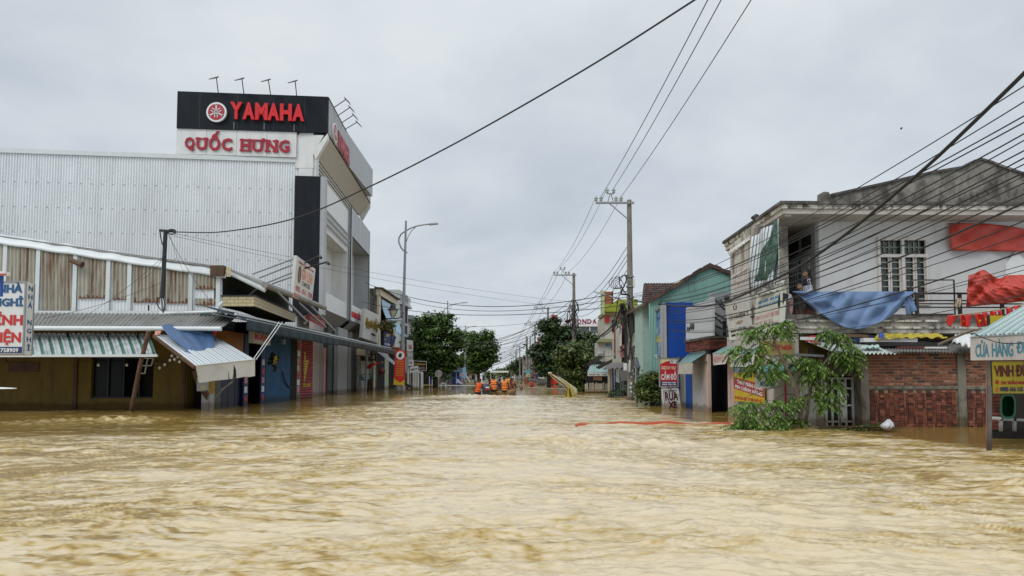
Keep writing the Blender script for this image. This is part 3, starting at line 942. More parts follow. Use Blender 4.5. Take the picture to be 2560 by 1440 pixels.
# ------------------------------------------------------------------ rusted house behind, with the balcony on the street
def rusted_house():
    D = 28.3
    t = empty('old_house', (P(600, 1000, D).x, D, 0), 'old house with rusted corrugated side wall and cream tiled balcony', 'building')
    top = lambda px: 598 + (690 - 598) * (px + 60) / 610 + (12 if px > 250 else 0) * 0
    xx = lambda px: P(px, 700, D).x
    corr('side_wall', [P(-420, 790, D), P(556, 790, D), P(556, 694, D), P(-420, 545, D)], 118, .02, M_CORRW, t)
    # rusted panels fixed over it
    for (x0, x1, y1, y0o) in ((-160, -70, 785, 0), (-60, 10, 783, 0), (15, 92, 785, 0), (103, 185, 778, 0), (195, 265, 745, 0), (280, 320, 748, 0),
                              (332, 405, 755, 0), (415, 470, 757, 0), (487, 541, 722, 0), (487, 541, 762, 746)):
        y0a = (y0o or top(x0) + 2); y0b = (y0o or top(x1) + 2)
        q = [P(x0, y1, D - .05), P(x1, y1, D - .05), P(x1, y0b, D - .05), P(x0, y0a, D - .05)]
        pn = corr('wall_panel', q, max(2, int((x1 - x0) / 9)), .035, M_RUST, t)
        if y1 < 770 and x0 > 100:
            e = MB()
            q2 = [P(x0, y1 + 1, D - .08), P(x1, y1 + 1, D - .08), P(x1, y1 - 3, D - .08), P(x0, y1 - 3, D - .08)]
            nw = int((x1 - x0) / 8)
            for k in range(nw):
                u = (k + .5) / nw; hgt = random.uniform(.6, 3.5)
                e.slab([quad_pt(q2, u - .5 / nw, 0), quad_pt(q2, u + .5 / nw, 0), quad_pt(q2, u + .2 / nw, hgt), quad_pt(q2, u - .16 / nw, hgt)], (0, .02, 0))
            e.build('rust_edge', M_RUSTB, pn)
    for px in (14, 97, 190, 273, 326, 410, 479, 548):
        x0, x1 = P(px - 5, 700, D).x, P(px + 5, 700, D).x
        MB().box((x0, D - .10, Z(785, D)), (x1, D - .06, Z(top(px) + 1, D))).build('batten', M_PIPEW, t)
    # white flashing along the rake
    def fl(u, v):
        px = -420 + u * 985
        yb = top(px) + 3 + 1.0 * math.sin(px * .06)
        h = 26 - 4 * u + 1.6 * math.sin(px * .11 + 2) * (px > 80)
        k = v
        return P(px, yb - h * k, D - .14 + .30 * (k ** 2))
    grid_mesh(fl, 80, 5, 'flashing', M_PIPEW, t, thick=.02)
    # roof going back and down over the street
    A, B, Cc = P(-420, 530, D), P(566, 668, D), P(664, 713, D)
    dy = Vector((0, 9.0, 0)); th = Vector((0, 0, -.09))
    g = MB(); g.slab([A, B, B + dy, A + dy], th); g.slab([B, Cc, Cc + dy, B + dy], th); g.build('roof', M_CORRG, t)
    g = MB(); g.bar(B + Vector((0, -.06, -.16)), Cc + Vector((0, -.06, -.16)), .06, .12); g.bar(P(576, 684, D), P(664, 727, D), .05, .14)
    g.build('rake_board', M_PIPEW, t)
    g = MB(); g.tube([Cc + Vector((0, -.1, .0)), Cc + dy + Vector((0, 0, -.05))], .13, 10); g.build('gutter', M_CORRG, t)
    b = MB(); b.box((P(533, 680, D).x, D - .3, Z(692, D)), (P(566, 680, D).x, D, Z(666, D))); b.build('beam_end', M_BROWN, t)
    b = MB(); q = [P(566, 692, D - .31), P(577, 692, D - .31), P(577, 669, D - .31), P(566, 666, D - .31)]
    brick_face(b, q, .12, .07, .01, .02); b.build('tile_cladding', M_CREAM, t)
    # front wall under the roof (dark, recessed)
    xf = -12.0
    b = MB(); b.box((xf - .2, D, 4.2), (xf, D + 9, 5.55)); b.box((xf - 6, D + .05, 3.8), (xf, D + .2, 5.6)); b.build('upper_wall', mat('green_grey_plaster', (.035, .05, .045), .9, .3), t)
    b = MB(); b.box((xf - 6, D + 8.9, -1), (xf - .2, D + 9, 4.2)); b.build('end_wall', M_DARK, t)
    # balcony parapet clad in cream tiles
    a0, a1 = P(556, 766, D), P(636, 766, D); z0, z1 = a1.z, Z(741, D)
    far = P(738, 790, 36.0)
    c0 = Vector((a0.x, D, z0)); c1 = Vector((a1.x, D, z0)); c2 = Vector((far.x, far.y, z0 - .05))
    up = Vector((0, 0, z1 - z0))
    bal = MB(); bal.prism([c0, c1, c2, c2 + Vector((-1.4, .3, 0)), c0 + Vector((0, 1.2, 0))], (0, 0, z1 - z0)); bo = bal.build('balcony', M_DARK, t)
    tl = MB(); brick_face(tl, [c0, c1, c1 + up, c0 + up], .27, .105, .014, .02, .001)
    brick_face(tl, [c1, c2, c2 + up, c1 + up], .27, .105, .014, .02, .001); tl.build('tile_cladding', M_CREAM, bo)
    cp = MB(); cp.prism([c0 + up + Vector((-.05, -.06, 0)), c1 + up + Vector((.06, -.06, 0)), c2 + up + Vector((.06, 0, 0)), c2 + up + Vector((-1.4, .3, 0)), c0 + up + Vector((0, 1.2, 0))], (0, 0, .05))
    cp.build('coping', M_BLACKM, bo)
    # struts from roof edge down to the awning rail
    for (p, q2) in (((500 + 490 * .3055, 600 + 375 * .3055, 30), (500 + 395 * .3055, 600 + 460 * .3055, 30)), ((690, 726, 29.5), (768, 804, 31)), ((746, 756, 33), (814, 818, 36)), ((778, 766, 34), (838, 828, 38))):
        MB().bar(P(*p), P(*q2), .09, .07).build('strut', M_STEEL, t)
    MB().tube([P(400, 784, 27.9), P(545, 779, 27.9), P(548, 764, 27.9), P(556, 755, 28.0)], .065, 8).build('drain_pipe', M_PIPEW, t)
    MB().box((P(503, 780, 27.7).x, 27.6, Z(797, 27.7)), (P(556, 780, 27.7).x, 28.1, Z(784, 27.7))).build('gutter_box', mat('dark_green_metal', (.02, .05, .04), .6), t)
    MB().tube([P(178, 651, 28.0), P(200, 660, 27.9), P(206, 662, 27.9)], [.1, .12, .14], 8).build('exhaust_pipe', M_RUSTP, t)
    # ground-floor shopfront along the street
    xg = -11.9
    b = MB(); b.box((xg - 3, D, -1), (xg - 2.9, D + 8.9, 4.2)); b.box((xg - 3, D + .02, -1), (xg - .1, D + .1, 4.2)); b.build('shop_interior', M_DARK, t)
    return t


rusted_house()

XG = -11.9


def gq(px0, px1, z0, z1, x=XG):
    """quad on the street-side plane x between two pixel columns"""
    d0 = x * F_PX / (px0 - 1280); d1 = x * F_PX / (px1 - 1280)
    return [Vector((x, d0, z0)), Vector((x, d1, z0)), Vector((x, d1, z1)), Vector((x, d0, z1))]


def gpanel(name, px0, px1, z0, z1, m, parent, x=XG, t=.08):
    return panel(name, gq(px0, px1, z0, z1, x), t, m, parent)


# shopfronts below the long awning, one building each
t = empty('shopfront', (XG, 34, 0), 'dark open shopfront with blue painted wall under the long awning', 'shopfront')
M_DKBLUE = mat('dark_blue_door', (.008, .014, .045), .5, .2)
gpanel('yellow_post', 525, 540, -1, 3.0, mat('yellow_post', (.35, .22, .03), .7, .2), t)
gpanel('door_panel', 541, 555, -1, 2.6, mat('grey_door', (.10, .11, .10), .6, .2), t)
for a_, c_ in ((556, 571), (572, 588), (589, 606)):
    gpanel('folding_door', a_, c_, -1, 2.8, M_DKBLUE, t, XG - .1)
for a_, c_ in ((611, 622), (654, 664)):
    pp = gpanel('post', a_, c_, -1, 3.2, M_NAVY, t, XG + .05)
    for k in range(5):
        d0 = gq(a_ + 2, c_ - 2, .15 + k * .42, .42 + k * .42, XG + .06)
        panel('poster', d0, .01, (M_RED, M_WHITE, M_PINK)[k % 3], pp)
bw = gpanel('blue_wall', 665, 727, -1, 3.6, mat('blue_plaster', (.006, .085, .20), .7, .12, 1.5, stain=(.01, .03, .07), stain_amt=.6), t)
MB().tube([Vector((XG + .05, 36.0, 1.55)), Vector((XG + .08, 36.2, 1.1)), Vector((XG + .06, 37, .75)), Vector((XG + .05, 37.4, .7))], .035, 6).build('cable', M_BLACKM, bw)
MB().box((XG + .0, 35.8, 2.95), (XG + .12, 36.2, 3.2)).build('meter', M_GREYP, bw)
gpanel('end_post', 728, 743, -1, 3.8, M_DARK, t, XG + .02)
q = gq(560, 608, 2.35, 3.15, XG + .3)
o = tag(panel('wood_board', q, .35, M_ORWOOD), 'orange brown wooden cupboard hanging under the long awning', 'cupboard')
q = gq(627, 677, 2.55, 3.15, XG + .8)
q = [P(634, 857, 28.2), P(676, 864, 30.4), P(676, 836, 30.4), P(634, 823, 28.2)]
t = empty('shop_sign', P(650, 845, 29), 'small white sign with dark red letters hanging under the awning', 'sign')
panel('board', q, .2, mat('old_white_board', (.33, .30, .26), .6, .1), t)
lettering('IN-ẢNH', q, (.06, .25, .95, .85), M_RED, t, bold=.04)
t = empty('potted_flowers', P(688, 905, 32), 'dark bouquet with yellow and pink flowers against the blue wall', 'flowers')
b = MB(); fl = MB()
for k in range(60):
    c = P(684 + random.gauss(0, 4), 905 + random.gauss(0, 9), 33.2)
    b.ball(c, random.uniform(.05, .1), 5, 4)
b.build('foliage', mat('dark_foliage', (.02, .035, .015), .8, .4), t)
for k in range(16):
    c = P(686 + random.gauss(0, 3), 900 + random.gauss(0, 9), 33.0)
    fl.ball(c, .045, 5, 4)
fl.build('blossom', mat('yellow_blossom', (.55, .42, .08), .7, .3), t)

# poster-covered wall end + red shutter
t = empty('shutter_shop', (XG, 40, 0), 'red roller shutter with yellow lettering between poster covered piers', 'shopfront')
pp = gpanel('pier', 743, 751, -1, 3.4, mat('poster_pier', (.25, .21, .19), .8, .3, 6), t)
for k in range(7):
    panel('poster', gq(744, 750, .4 + k * .4, .7 + k * .4, XG + .012), .01, (M_PINK, M_WHITE, M_RED, M_CREAM)[k % 4], pp)
q = gq(752, 783, -1, 3.5)
sh = corr('shutter', [q[1], q[2], q[3], q[0]], 30, .03, mat('red_shutter', (.26, .012, .022), .5, .1, 2), t)
lq = [q[0], q[1], q[2], q[3]]
star = MB()
for k in range(11):
    w = [.10, .12, .14, .38, .34, .30, .26, .22, .18, .14, .10][k]
    z = 2.6 - k * .15
    c = quad_pt(lq, .22, (z + 1) / 4.5)
    star.box((XG + .03, c.y - w * .3, z - .055), (XG + .045, c.y + w * 2.2, z + .055))
star.build('yellow_star', M_YELL, sh)
lettering('Sữa tươi', q, (.15, .37, .75, .43), M_YELL, sh, depth=.01, off=.035, bold=.02)

# ------------------------------------------------------------------ long awning of three lengths
def long_awning(y0, y1, label, m, x=-10.0, zf=3.42, zb=4.0, val=.36, scal=.5, rail=True, xb=-11.8):
    t = empty('fabric_awning', (x, (y0 + y1) / 2, zf), label, 'awning')
    n = int((y1 - y0) / scal) * 6

    def f(u, v):
        y = y0 + (y1 - y0) * u
        if v <= .5:
            k = v / .5
            dz = -val * (1 - k) * (1 + .16 * abs(math.sin((y - y0) / scal * math.pi)) * (1 - k))
            return (x + .04 * math.sin(y * 5) * (1 - k), y, zf + dz)
        k = (v - .5) / .5
        return (x + (xb - x) * k, y, zf + (zb - zf) * k + .03 * math.sin(y * 4) * k * (1 - k))
    grid_mesh(f, n, 8, 'canopy', m, t, thick=.015)
    if rail:
        MB().bar((x, y0, zf + .04), (x, y1, zf + .04), .05).build('front_rail', M_STEEL, t)
        MB().bar((x - .45, y0, zf + .24), (x - .45, y1, zf + .26), .07, .07).build('upper_rail', M_PIPEW, t)
    for k in range(int((y1 - y0) / 3)):
        y = y0 + 1 + 3 * k
        MB().bar((x, y, zf), (xb, y, zf + .35), .05).build('arm', M_STEEL, t)
    return t


long_awning(26.2, 40.0, 'dark teal awning with scalloped valance along the left shops', M_TEAL)
long_awning(40.1, 47.0, 'black fringed awning below the grey aluminium building', mat('black_canvas', (.012, .014, .018), .7), val=.30, scal=.22, zb=4.05)
long_awning(47.1, 60.0, 'dark grey fringed awning running toward the red banner', mat('charcoal_canvas', (.035, .036, .04), .8, .2), val=.30, scal=.25, zb=3.9)


# gia linh signboard on struts
def roof_sign():
    t = empty('roof_sign', P(765, 720, 33), 'tilted white and red advertising board with orange letters on steel struts', 'sign')
    q = [P(733, 742, 31.5), P(779, 764, 35.0), P(789, 673, 35.0), P(742, 639, 31.5)]
    panel('board', q, .14, mat('print_white', (.60, .60, .58), .5, .05, 2), t)
    n = quad_n(q)
    band = lambda v0, v1, u0=.02, u1=.98: [quad_pt(q, u0, v0) + n * .004, quad_pt(q, u1, v0) + n * .004, quad_pt(q, u1, v1) + n * .004, quad_pt(q, u0, v1) + n * .004]
    panel('red_band', band(.01, .11), .01, M_REDB, t)
    for s, bx, m in (('CÔNG TY TNHH MÁY TÍNH', (.12, .86, .9, .93), M_RED), ('GIA LINH', (.32, .52, .88, .80), mat('orange_letter', (.65, .17, .03), .5)),
                     ('COMPUTER', (.34, .37, .78, .49), M_BLACK), ('0905 - 0511 - 3758', (.08, .17, .95, .31), M_RED)):
        lettering(s, q, bx, m, t, bold=.02, depth=.008)
    lettering('giá rẻ', band(.01, .11), (.3, .2, .8, .9), M_WHITE, t, depth=.004)
    r = MB()
    c = (.2, .60)
    pts = [quad_pt(q, c[0] + .085 * math.cos(a), c[1] + .22 * math.sin(a)) + n * .006 for a in np.linspace(0, 2 * math.pi, 20, endpoint=False)]
    r.prism(pts, n * .006); r.build('picture_oval', mat('brown_print', (.16, .09, .06), .6, .5, 8), t)
    for (a, b_) in (((632, 685), (740, 645)), ((648, 695), (739, 659)), ((668, 707), (737, 679)), ((680, 710), (736, 690))):
        MB().tube([P(a[0], a[1], 33.5), P(b_[0], b_[1], 31.7)], .035, 6).build('strut', M_STEEL, t)
    for (ax, ay), (bx_, by_) in (((775, 656), (798, 640)), ((780, 667), (817, 655))):
        la = MB(); la.tube([P(ax - 18, ay + 4, 33), P(bx_, by_, 32.5)], .04, 6); la.tube([P(bx_, by_, 32.5), P(bx_ + 5, by_ + 5, 32.4)], .07, 6)
        la.build('lamp_arm', M_BLACKM, t)


roof_sign()
t = empty('shop_sign', P(800, 805, 35), 'dark red speckled sign above the teal awning', 'sign')
q = gq(788, 830, 4.05, 4.9, -11.75)
q = [P(766, 798, 38.2), P(812, 822, 41.5), P(812, 800, 41.5), P(776, 783, 38.2)]
panel('board', q, .1, mat('red_print', (.30, .02, .03), .5, .3, 12), t)
lettering('VIỄN THÔNG', q, (.05, .3, .7, .75), M_PINK, t, depth=.01)
# ------------------------------------------------------------------ large motorcycle showroom with grey aluminium front
def showroom():
    D0 = 44.6
    O = Vector((-12.2, D0, 0)); U = Vector((-.052, .9986, 0)); Nn = Vector((.9986, .052, 0))
    F = lambda s, o, z: O + U * s + Nn * o + Vector((0, 0, z))
    Lr = 18.4
    t = empty('showroom', (-14, D0, 0), 'tall white and grey showroom with black sign band on top', 'building')

    def fbox(mb, s0, s1, o0, o1, z0, z1):
        mb.hexa([F(s0, o0, z0), F(s1, o0, z0), F(s1, o1, z0), F(s0, o1, z0)][::-1], [F(s0, o0, z1), F(s1, o0, z1), F(s1, o1, z1), F(s0, o1, z1)][::-1])
    zT, zB, zC = Z(244, D0), Z(334, D0), Z(403, D0)
    # body behind
    b = MB(); b.prism([(-45, 43, -1), (-13.9, D0 + .1, -1), F(0, -1.6, -1), F(Lr, -1.6, -1), (-44, 64, -1)], (0, 0, zC + 1 - .3)); b.build('core', M_WHITEP, t)
    # corrugated side wall
    xa, xb_ = -45.0, -13.85
    ya = 41.0
    q = [Vector((xa, ya, -1)), Vector((xb_, D0, -1)), Vector((xb_, D0, zC)), Vector((xa, ya, zC))]
    corr('side_wall', q, 196, .035, M_CORRW, t, square=True)
    g = MB(); nn = quad_n(q)
    g.hexa([q[3] + nn * .12 + Vector((0, 0, -.12)), q[2] + nn * .12 + Vector((0, 0, -.12)), q[2] - nn * .3 + Vector((0, 0, -.12)), q[3] - nn * .3 + Vector((0, 0, -.12))],
           [q[3] + nn * .12 + Vector((0, 0, .16)), q[2] + nn * .12 + Vector((0, 0, .16)), q[2] - nn * .3 + Vector((0, 0, .16)), q[3] - nn * .3 + Vector((0, 0, .16))])
    g.build('parapet_flashing', M_PIPEW, t)
    sc = MB()
    for zz in np.arange(2.5, zC - .6, 1.55):
        for k in range(0, 98, 2):
            p = quad_pt(q, (k + .5) / 98, (zz + 1) / (zC + 1)) + nn * .03
            sc.box((p.x - .03, p.y - .02, p.z - .03), (p.x + .03, p.y + .0, p.z + .03))
    sc.build('screws', M_STEEL, t)
    sk = lambda x: -.9 * (F(0, .2, 0).x - x) / 9.4
    def sbox(mb, xa_, xb2, ya_, yb2, za, zb2):
        a_, b2 = sk(xa_), sk(xb2)
        return mb.hexa([(xa_, D0 + ya_ + a_, za), (xb2, D0 + ya_ + b2, za), (xb2, D0 + yb2 + b2, za), (xa_, D0 + yb2 + a_, za)],
                       [(xa_, D0 + ya_ + a_, zb2), (xb2, D0 + ya_ + b2, zb2), (xb2, D0 + yb2 + b2, zb2), (xa_, D0 + yb2 + a_, zb2)])
    # white sign panels below the black band
    x0, x1 = P(443, 365, D0 - .8).x, P(744, 365, D0).x
    wp = MB()
    xs = np.linspace(x0, x1, 5)
    for i in range(4):
        sbox(wp, xs[i] + .01, xs[i + 1] - .01, -.06, .06, zC + .18, zB)
    wpo = wp.build('white_fascia', M_WHITEP, t)
    sbox(MB(), x0, x1, .065, 8, zC + .1, zB - .01).build('fascia_core', M_GREYP, wpo)
    q2 = [Vector((x_, D0 - .06 + sk(x_), z_)) for x_, z_ in ((x0, zC + .18), (x1, zC + .18), (x1, zB), (x0, zB))]
    mm = MB()
    for s_, u0, u1, hh in (('Q', .075, .155, 0), ('U', .17, .26, 0), ('Ố', .275, .365, 1), ('C', .378, .465, 0), ('H', .535, .62, 0), ('Ư', .632, .735, 2), ('N', .745, .845, 0), ('G', .855, .945, 0)):
        v1 = {0: .66, 1: .93, 2: .70}[hh]
        lettering(s_, q2, (u0, .16 if s_ != 'Q' else .12, u1, v1), None, None, depth=.09, off=.02, bold=.035, mb=mm)
        if s_ in 'UHNƯ':
            for uu in ((u0, u0 + .035), (u1 - .035 - (.02 if s_ == 'Ư' else 0), u1 - (.02 if s_ == 'Ư' else 0))):
                for vv in (.17, .585):
                    if s_ in 'UƯ' and vv < .3: continue
                    pts = [quad_pt(q2, uu[0] - .006, vv), quad_pt(q2, uu[1] + .006, vv), quad_pt(q2, uu[1] + .006, vv + .06), quad_pt(q2, uu[0] - .006, vv + .06)]
                    mm.slab([p + Vector((0, -.10, 0)) for p in pts], (0, .08, 0))
    mm.build('lettering', mat('crimson_letter', (.36, .012, .03), .35, .05), wpo)
    # black band facing the camera
    X0, X1 = P(445, 285, D0 - .9).x, F(0, .2, 0).x
    bb = MB(); sbox(bb, X0, X1, -.15, .1, zB, zT); bo = bb.build('black_band', M_BLACKP, t)
    sbox(MB(), X0, X1 - .3, .1, 16, zB, zT - .02).build('band_core', M_GREYP, bo)
    g = MB()
    for px in (515, 604, 690, 765):
        x = P(px, 290, D0).x; sbox(g, x - .008, x + .008, -.156, -.148, zB + .02, zT - .05)
    g.build('panel_seam', mat('seam_grey', (.05, .055, .06), .6), bo)
    q3 = [Vector((x_, D0 - .15 + sk(x_), z_)) for x_, z_ in ((X0, zB), (X1, zB), (X1, zT), (X0, zT))]
    mred = mat('vivid_red_letter', (.62, .012, .018), .35, .04)
    for i, ch in enumerate('YAMAHA'):
        u0 = .353 + i * .0825
        lettering(ch, q3, (u0, .27, u0 + (.079 if ch != 'M' else .083), .735), mred, bo, depth=.16, off=.03, bold=.05)
    wash = MB()
    for u in (.375, .575, .775):
        p = quad_pt(q3, u, .12); wash.box((p.x - .012, p.y - .004, p.z - .25), (p.x + .012, p.y, p.z + .22))
    wash.build('streak', M_GREYP, bo)

    def emblem(c, ux, n, r, par):
        """round plate with three crossed tuning forks"""
        e = empty('emblem', (0, 0, 0)); e.parent = par
        up = Vector((0, 0, 1))
        D2 = lambda rr, a: c + ux * (rr * math.cos(a)) + up * (rr * math.sin(a))
        base = Vector(par.location) + (Vector(par.parent.location) if par.parent else Vector((0, 0, 0)))

        def disc(r_, off, th, m, name):
            k = MB(); k.prism([D2(r_, a) + n * off for a in np.linspace(0, 2 * math.pi, 36, endpoint=False)], n * th)
            ob = k.build(name, m, None); ob.parent = e; ob.data.transform(Matrix.Translation(-base))
        disc(r, .0, .14, M_WHITE, 'ring')
        disc(r * .83, .14, .012, mat('emblem_red', (.36, .02, .04), .4), 'disc')
        k = MB()
        for a in (math.pi / 2, math.pi / 2 + 2 * math.pi / 3, math.pi / 2 - 2 * math.pi / 3):
            d = ux * math.cos(a) + up * math.sin(a); w = ux * -math.sin(a) + up * math.cos(a)
            o_ = c + n * .155

            def strip(l0, l1, w0, w1):
                k.slab([o_ + d * l0 * r + w * w0 * r, o_ + d * l1 * r + w * w0 * r, o_ + d * l1 * r + w * w1 * r, o_ + d * l0 * r + w * w1 * r], n * .02)
            strip(.25, .8, -.055, .055); strip(.66, .8, -.1, .1)
            strip(-.55, .28, -.16, -.09); strip(-.55, .28, .09, .16)
            strip(.22, .30, -.16, .16)
        ob = k.build('tuning_forks', M_WHITE, None); ob.parent = e; ob.data.transform(Matrix.Translation(-base))
    emblem(P(543, 282, D0 - .16 - .66), Vector((1, 0, 0)), Vector((0, -1, 0)), .64, bo)

    # street-side sign band
    oB = .2
    sb = MB(); n_p = 9
    for i in range(n_p):
        s0, s1 = Lr * i / n_p + .01, Lr * (i + 1) / n_p - .01
        fbox(sb, s0, s1, oB - .15, oB, zB, zT - .01)
    sbo = sb.build('side_band', M_GREYP, t)
    k = MB(); fbox(k, .02, Lr - .02, -1.5, oB - .16, zB + .02, zT - .05); k.build('side_band_core', M_GREYP, sbo)
    k = MB(); fbox(k, 0, Lr, oB - .1, oB + .02, zT - .06, zT + .03); fbox(k, .02, Lr, oB - .1, oB + .015, zB - .05, zB + .03); k.build('edge_trim', M_BLACKP, sbo)
    q4 = [F(2.7, oB, 17.1), F(7.1, oB, 17.1), F(7.1, oB, 18.3), F(2.7, oB, 18.3)]
    mpk = mat('sun_faded_red', (.45, .10, .12), .5)
    for i, ch in enumerate('YAMAHA'):
        lettering(ch, q4, (i / 6 + .01, 0, (i + 1) / 6 - .01, 1), mpk, sbo, depth=.10, off=.05, bold=.03)
    emblem(F(1.75, oB, 17.75), U, Nn, .66, sbo)
    # soffit under the band, louvres behind
    zS = 15.85
    k = MB()
    k.hexa([F(0, oB, zB), F(Lr, oB, zB), F(Lr, oB - .05, zB + .02), F(0, oB - .05, zB + .02)], [F(0, -.75, zS), F(Lr, -.75, zS), F(Lr, -.8, zS + .1), F(0, -.8, zS + .1)])
    k.build('soffit', mat('cream_soffit', (.50, .47, .41), .7, .05), t)
    for s0, s1 in ((-.12, .35), (Lr - .35, Lr + .1)):
        k = MB()
        k.prism([F(s0, oB, zB), F(s0, -.72, zS - .1), F(s0, -.45, zS - .55), F(s0, oB + .02, zB - .45 + .4)], U * (s1 - s0)) if False else k.hexa(
            [F(s0, oB, zB - .01), F(s1, oB, zB - .01), F(s1, -.75, zS - .02), F(s0, -.75, zS - .02)], [F(s0, oB - .02, zB - .42), F(s1, oB - .02, zB - .42), F(s1, -.55, zS - .5), F(s0, -.55, zS - .5)])
        k.build('bracket', M_WHITEP, t)
    k = MB(); fbox(k, .05, Lr, -1.2, -1.15, 5, zS + .3); k.build('front_wall', M_WHITEP, t)
    lv = MB()
    for i in range(13):
        z = 12.6 + i * .27
        lv.hexa([F(.3, -.75, z), F(Lr - .3, -.75, z), F(Lr - .3, -1.1, z + .1), F(.3, -1.1, z + .1)], [F(.3, -.75, z + .13), F(Lr - .3, -.75, z + .13), F(Lr - .3, -1.1, z + .2), F(.3, -1.1, z + .2)])
    lv.build('louvre', mat('cream_louvre', (.50, .49, .44), .6, .04), t)
    # near corner column and black pillar
    k = MB(); k.box((-13.85, D0 - .1, zB - .02 - 8), (P(783, 400, D0).x, D0 + .6, zB)); k.box((P(783, 400, D0).x, D0 + .0, 12), (P(791, 400, D0).x, D0 + .6, zS - .3)); k.build('corner_column', M_WHITEP, t)
    k = MB(); k.hexa([Vector((-13.95, D0 - .5, 5.2)), Vector((-12.35, D0 - .5, 5.2)), Vector((-12.35, D0 + .1, 5.2)), Vector((-13.95, D0 + .1, 5.2))],
                     [Vector((-13.95, D0 - .5, Z(439, D0 - .5))), Vector((-12.3, D0 - .5, Z(441, D0 - .5))), Vector((-12.3, D0 + .1, Z(441, D0 - .5))), Vector((-13.95, D0 + .1, Z(439, D0 - .5)))])
    k.build('black_pillar', M_BLACKP, t)
    k = MB(); k.box((-12.3, D0 - .5, 5.2), (-12.02, D0 + .1, Z(447, D0))); k.build('pillar_edge', M_GREYP, t)
    MB().prism([P(738, 337, D0 - .12), P(809, 338, D0 - .12), P(783, 385, D0 - .12), P(783, 420, D0 - .12), P(738, 420, D0 - .12)], (0, .6, 0)).build('corner_cap', M_WHITEP, t)
    # bays
    def frame(s0, s1, o1, z0, z1, zo0, zo1, m, nm, so=.55, ob=-1.4):
        k = MB()
        fbox(k, s0, s0 + so, ob, o1, z0, z1); fbox(k, s1 - so, s1, ob, o1, z0, z1)
        fbox(k, s0 + so, s1 - so, ob, o1, zo1, z1)
        return k.build(nm, m, t)
    frame(.0, 8.7, -.02, 5.6, 14.0, 5.6, 10.75, M_WHITEP, 'bay_frame', .35)
    f2 = frame(8.8, Lr, .2, 5.6, 14.4, 5.6, 12.2, M_GREYP, 'bay_frame')
    k = MB(); fbox(k, 8.74, 8.8, .17, .22, 5.6, 14.4); fbox(k, Lr - .58, Lr - .52, .19, .22, 5.6, 12.2); fbox(k, 9.33, Lr - .55, .17, .22, 12.12, 12.2); k.build('black_trim', M_BLACKP, f2)
    k = MB()
    for s in (10.5, 12.3, 14.1, 15.9, 17.6): fbox(k, s, s + .03, .19, .204, 12.25, 14.38)
    k.build('panel_seam', M_BLACKP, f2)
    # recessed white balcony panel with horizontal rails in the upper part of the first bay
    k = MB(); fbox(k, .4, 8.3, -.01, .02, 12.2, 14.0); k.build('white_panel', M_WHITE, t)
    for i in range(3):
        k = MB(); fbox(k, .3, 8.4, .06, .12, 11.2 + i * .42, 11.3 + i * .42); k.build('rail', M_STEEL, t)
    for s0, s1, zz in ((.35, 8.35, 6.85), (9.35, Lr - .55, 7.0)):
        k = MB(); n_ = 4
        for i in range(n_):
            fbox(k, s0 + (s1 - s0) * i / n_ + .01, s0 + (s1 - s0) * (i + 1) / n_ - .01, -.12, -.05, 5.6, zz)
        k.build('sill_panel', M_WHITE, t)
    q5 = [F(9.35, -.05, 5.6), F(Lr - .55, -.05, 5.6), F(Lr - .55, -.05, 7.0), F(9.35, -.05, 7.0)]
    lettering('YAMAHA TOWN', q5, (.04, .28, .42, .62), mred, t, depth=.03, bold=.01, name='side_lettering')
    lettering('QUỐC HƯNG', q5, (.46, .25, .97, .85), mred, t, depth=.03, bold=.02, name='side_lettering')
    k = MB(); fbox(k, 9.35, Lr - .55, -.04, .0, 5.58, 5.68); fbox(k, .35, 8.35, -.04, .0, 5.58, 5.66); k.build('lower_trim', M_BLACKP, t)
    # inclined underside
    for s0, s1 in ((0, 8.7), (8.8, Lr)):
        k = MB(); k.hexa([F(s0, .1, 5.58), F(s1, .1, 5.58), F(s1, -1.1, 4.6), F(s0, -1.1, 4.6)], [F(s0, .0, 5.6), F(s1, .0, 5.6), F(s1, -1.2, 4.7), F(s0, -1.2, 4.7)])
        k.build('underside', mat('grey_soffit', (.30, .30, .30), .7, .06), t)
        k = MB(); k.bar(F(s1, .1, 5.5), F(s1, -1.1, 4.5), .22, .3); k.build('black_bracket', M_BLACKP, t)
    # ground floor piers and glass
    def gp(name, px0, px1, m, o, z1=4.9, th=.3):
        def s_of(px):
            k_ = (px - 1280) / F_PX
            # x = ox + (-.052 s), y = 44.6 + s (plus offset o outwards)
            ox = O.x + o
            return (ox - k_ * D0) / (k_ * .9986 + .052)
        s0, s1 = s_of(px0), s_of(px1)
        k = MB(); fbox(k, s0, s1, o - th, o, -1, z1); return k.build(name, m, t)
    gp('pier', 784, 799, mat('pinkish_pier', (.36, .31, .31), .5, .05), -.3); gp('pier', 799.5, 808, mat('taupe_pier', (.25, .23, .22), .5, .05), -.32)
    gp('dark_reveal', 808, 818, M_DARK, -.6)
    pq = gp('poster_strip', 809.5, 815, M_PINK, -.28, 3.2, .04)
    gp('shop_glass', 819, 846, mat('shop_glass', (.06, .085, .08), .15, .4, 3, spec=.8), -.6, 4.9, .05)
    gp('transom', 819, 846, M_GREYP, -.56, 2.95, .04) if False else None
    gp('pier', 845, 869, mat('silver_pier', (.36, .37, .375), .4, .06), -.25)
    gp('dark_reveal', 869.5, 877, M_DARK, -.6)
    gp('pier', 877.5, 889, M_GREYP, -.35)
    gp('dark_reveal', 889.5, 893, M_DARK, -.6)
    gp('pier', 893, 902, mat('old_grey_pier', (.25, .24, .22), .8, .2, 3, stain=(.08, .07, .06), stain_amt=.7), -.1)
    return t, F


SHOW, SF = showroom()


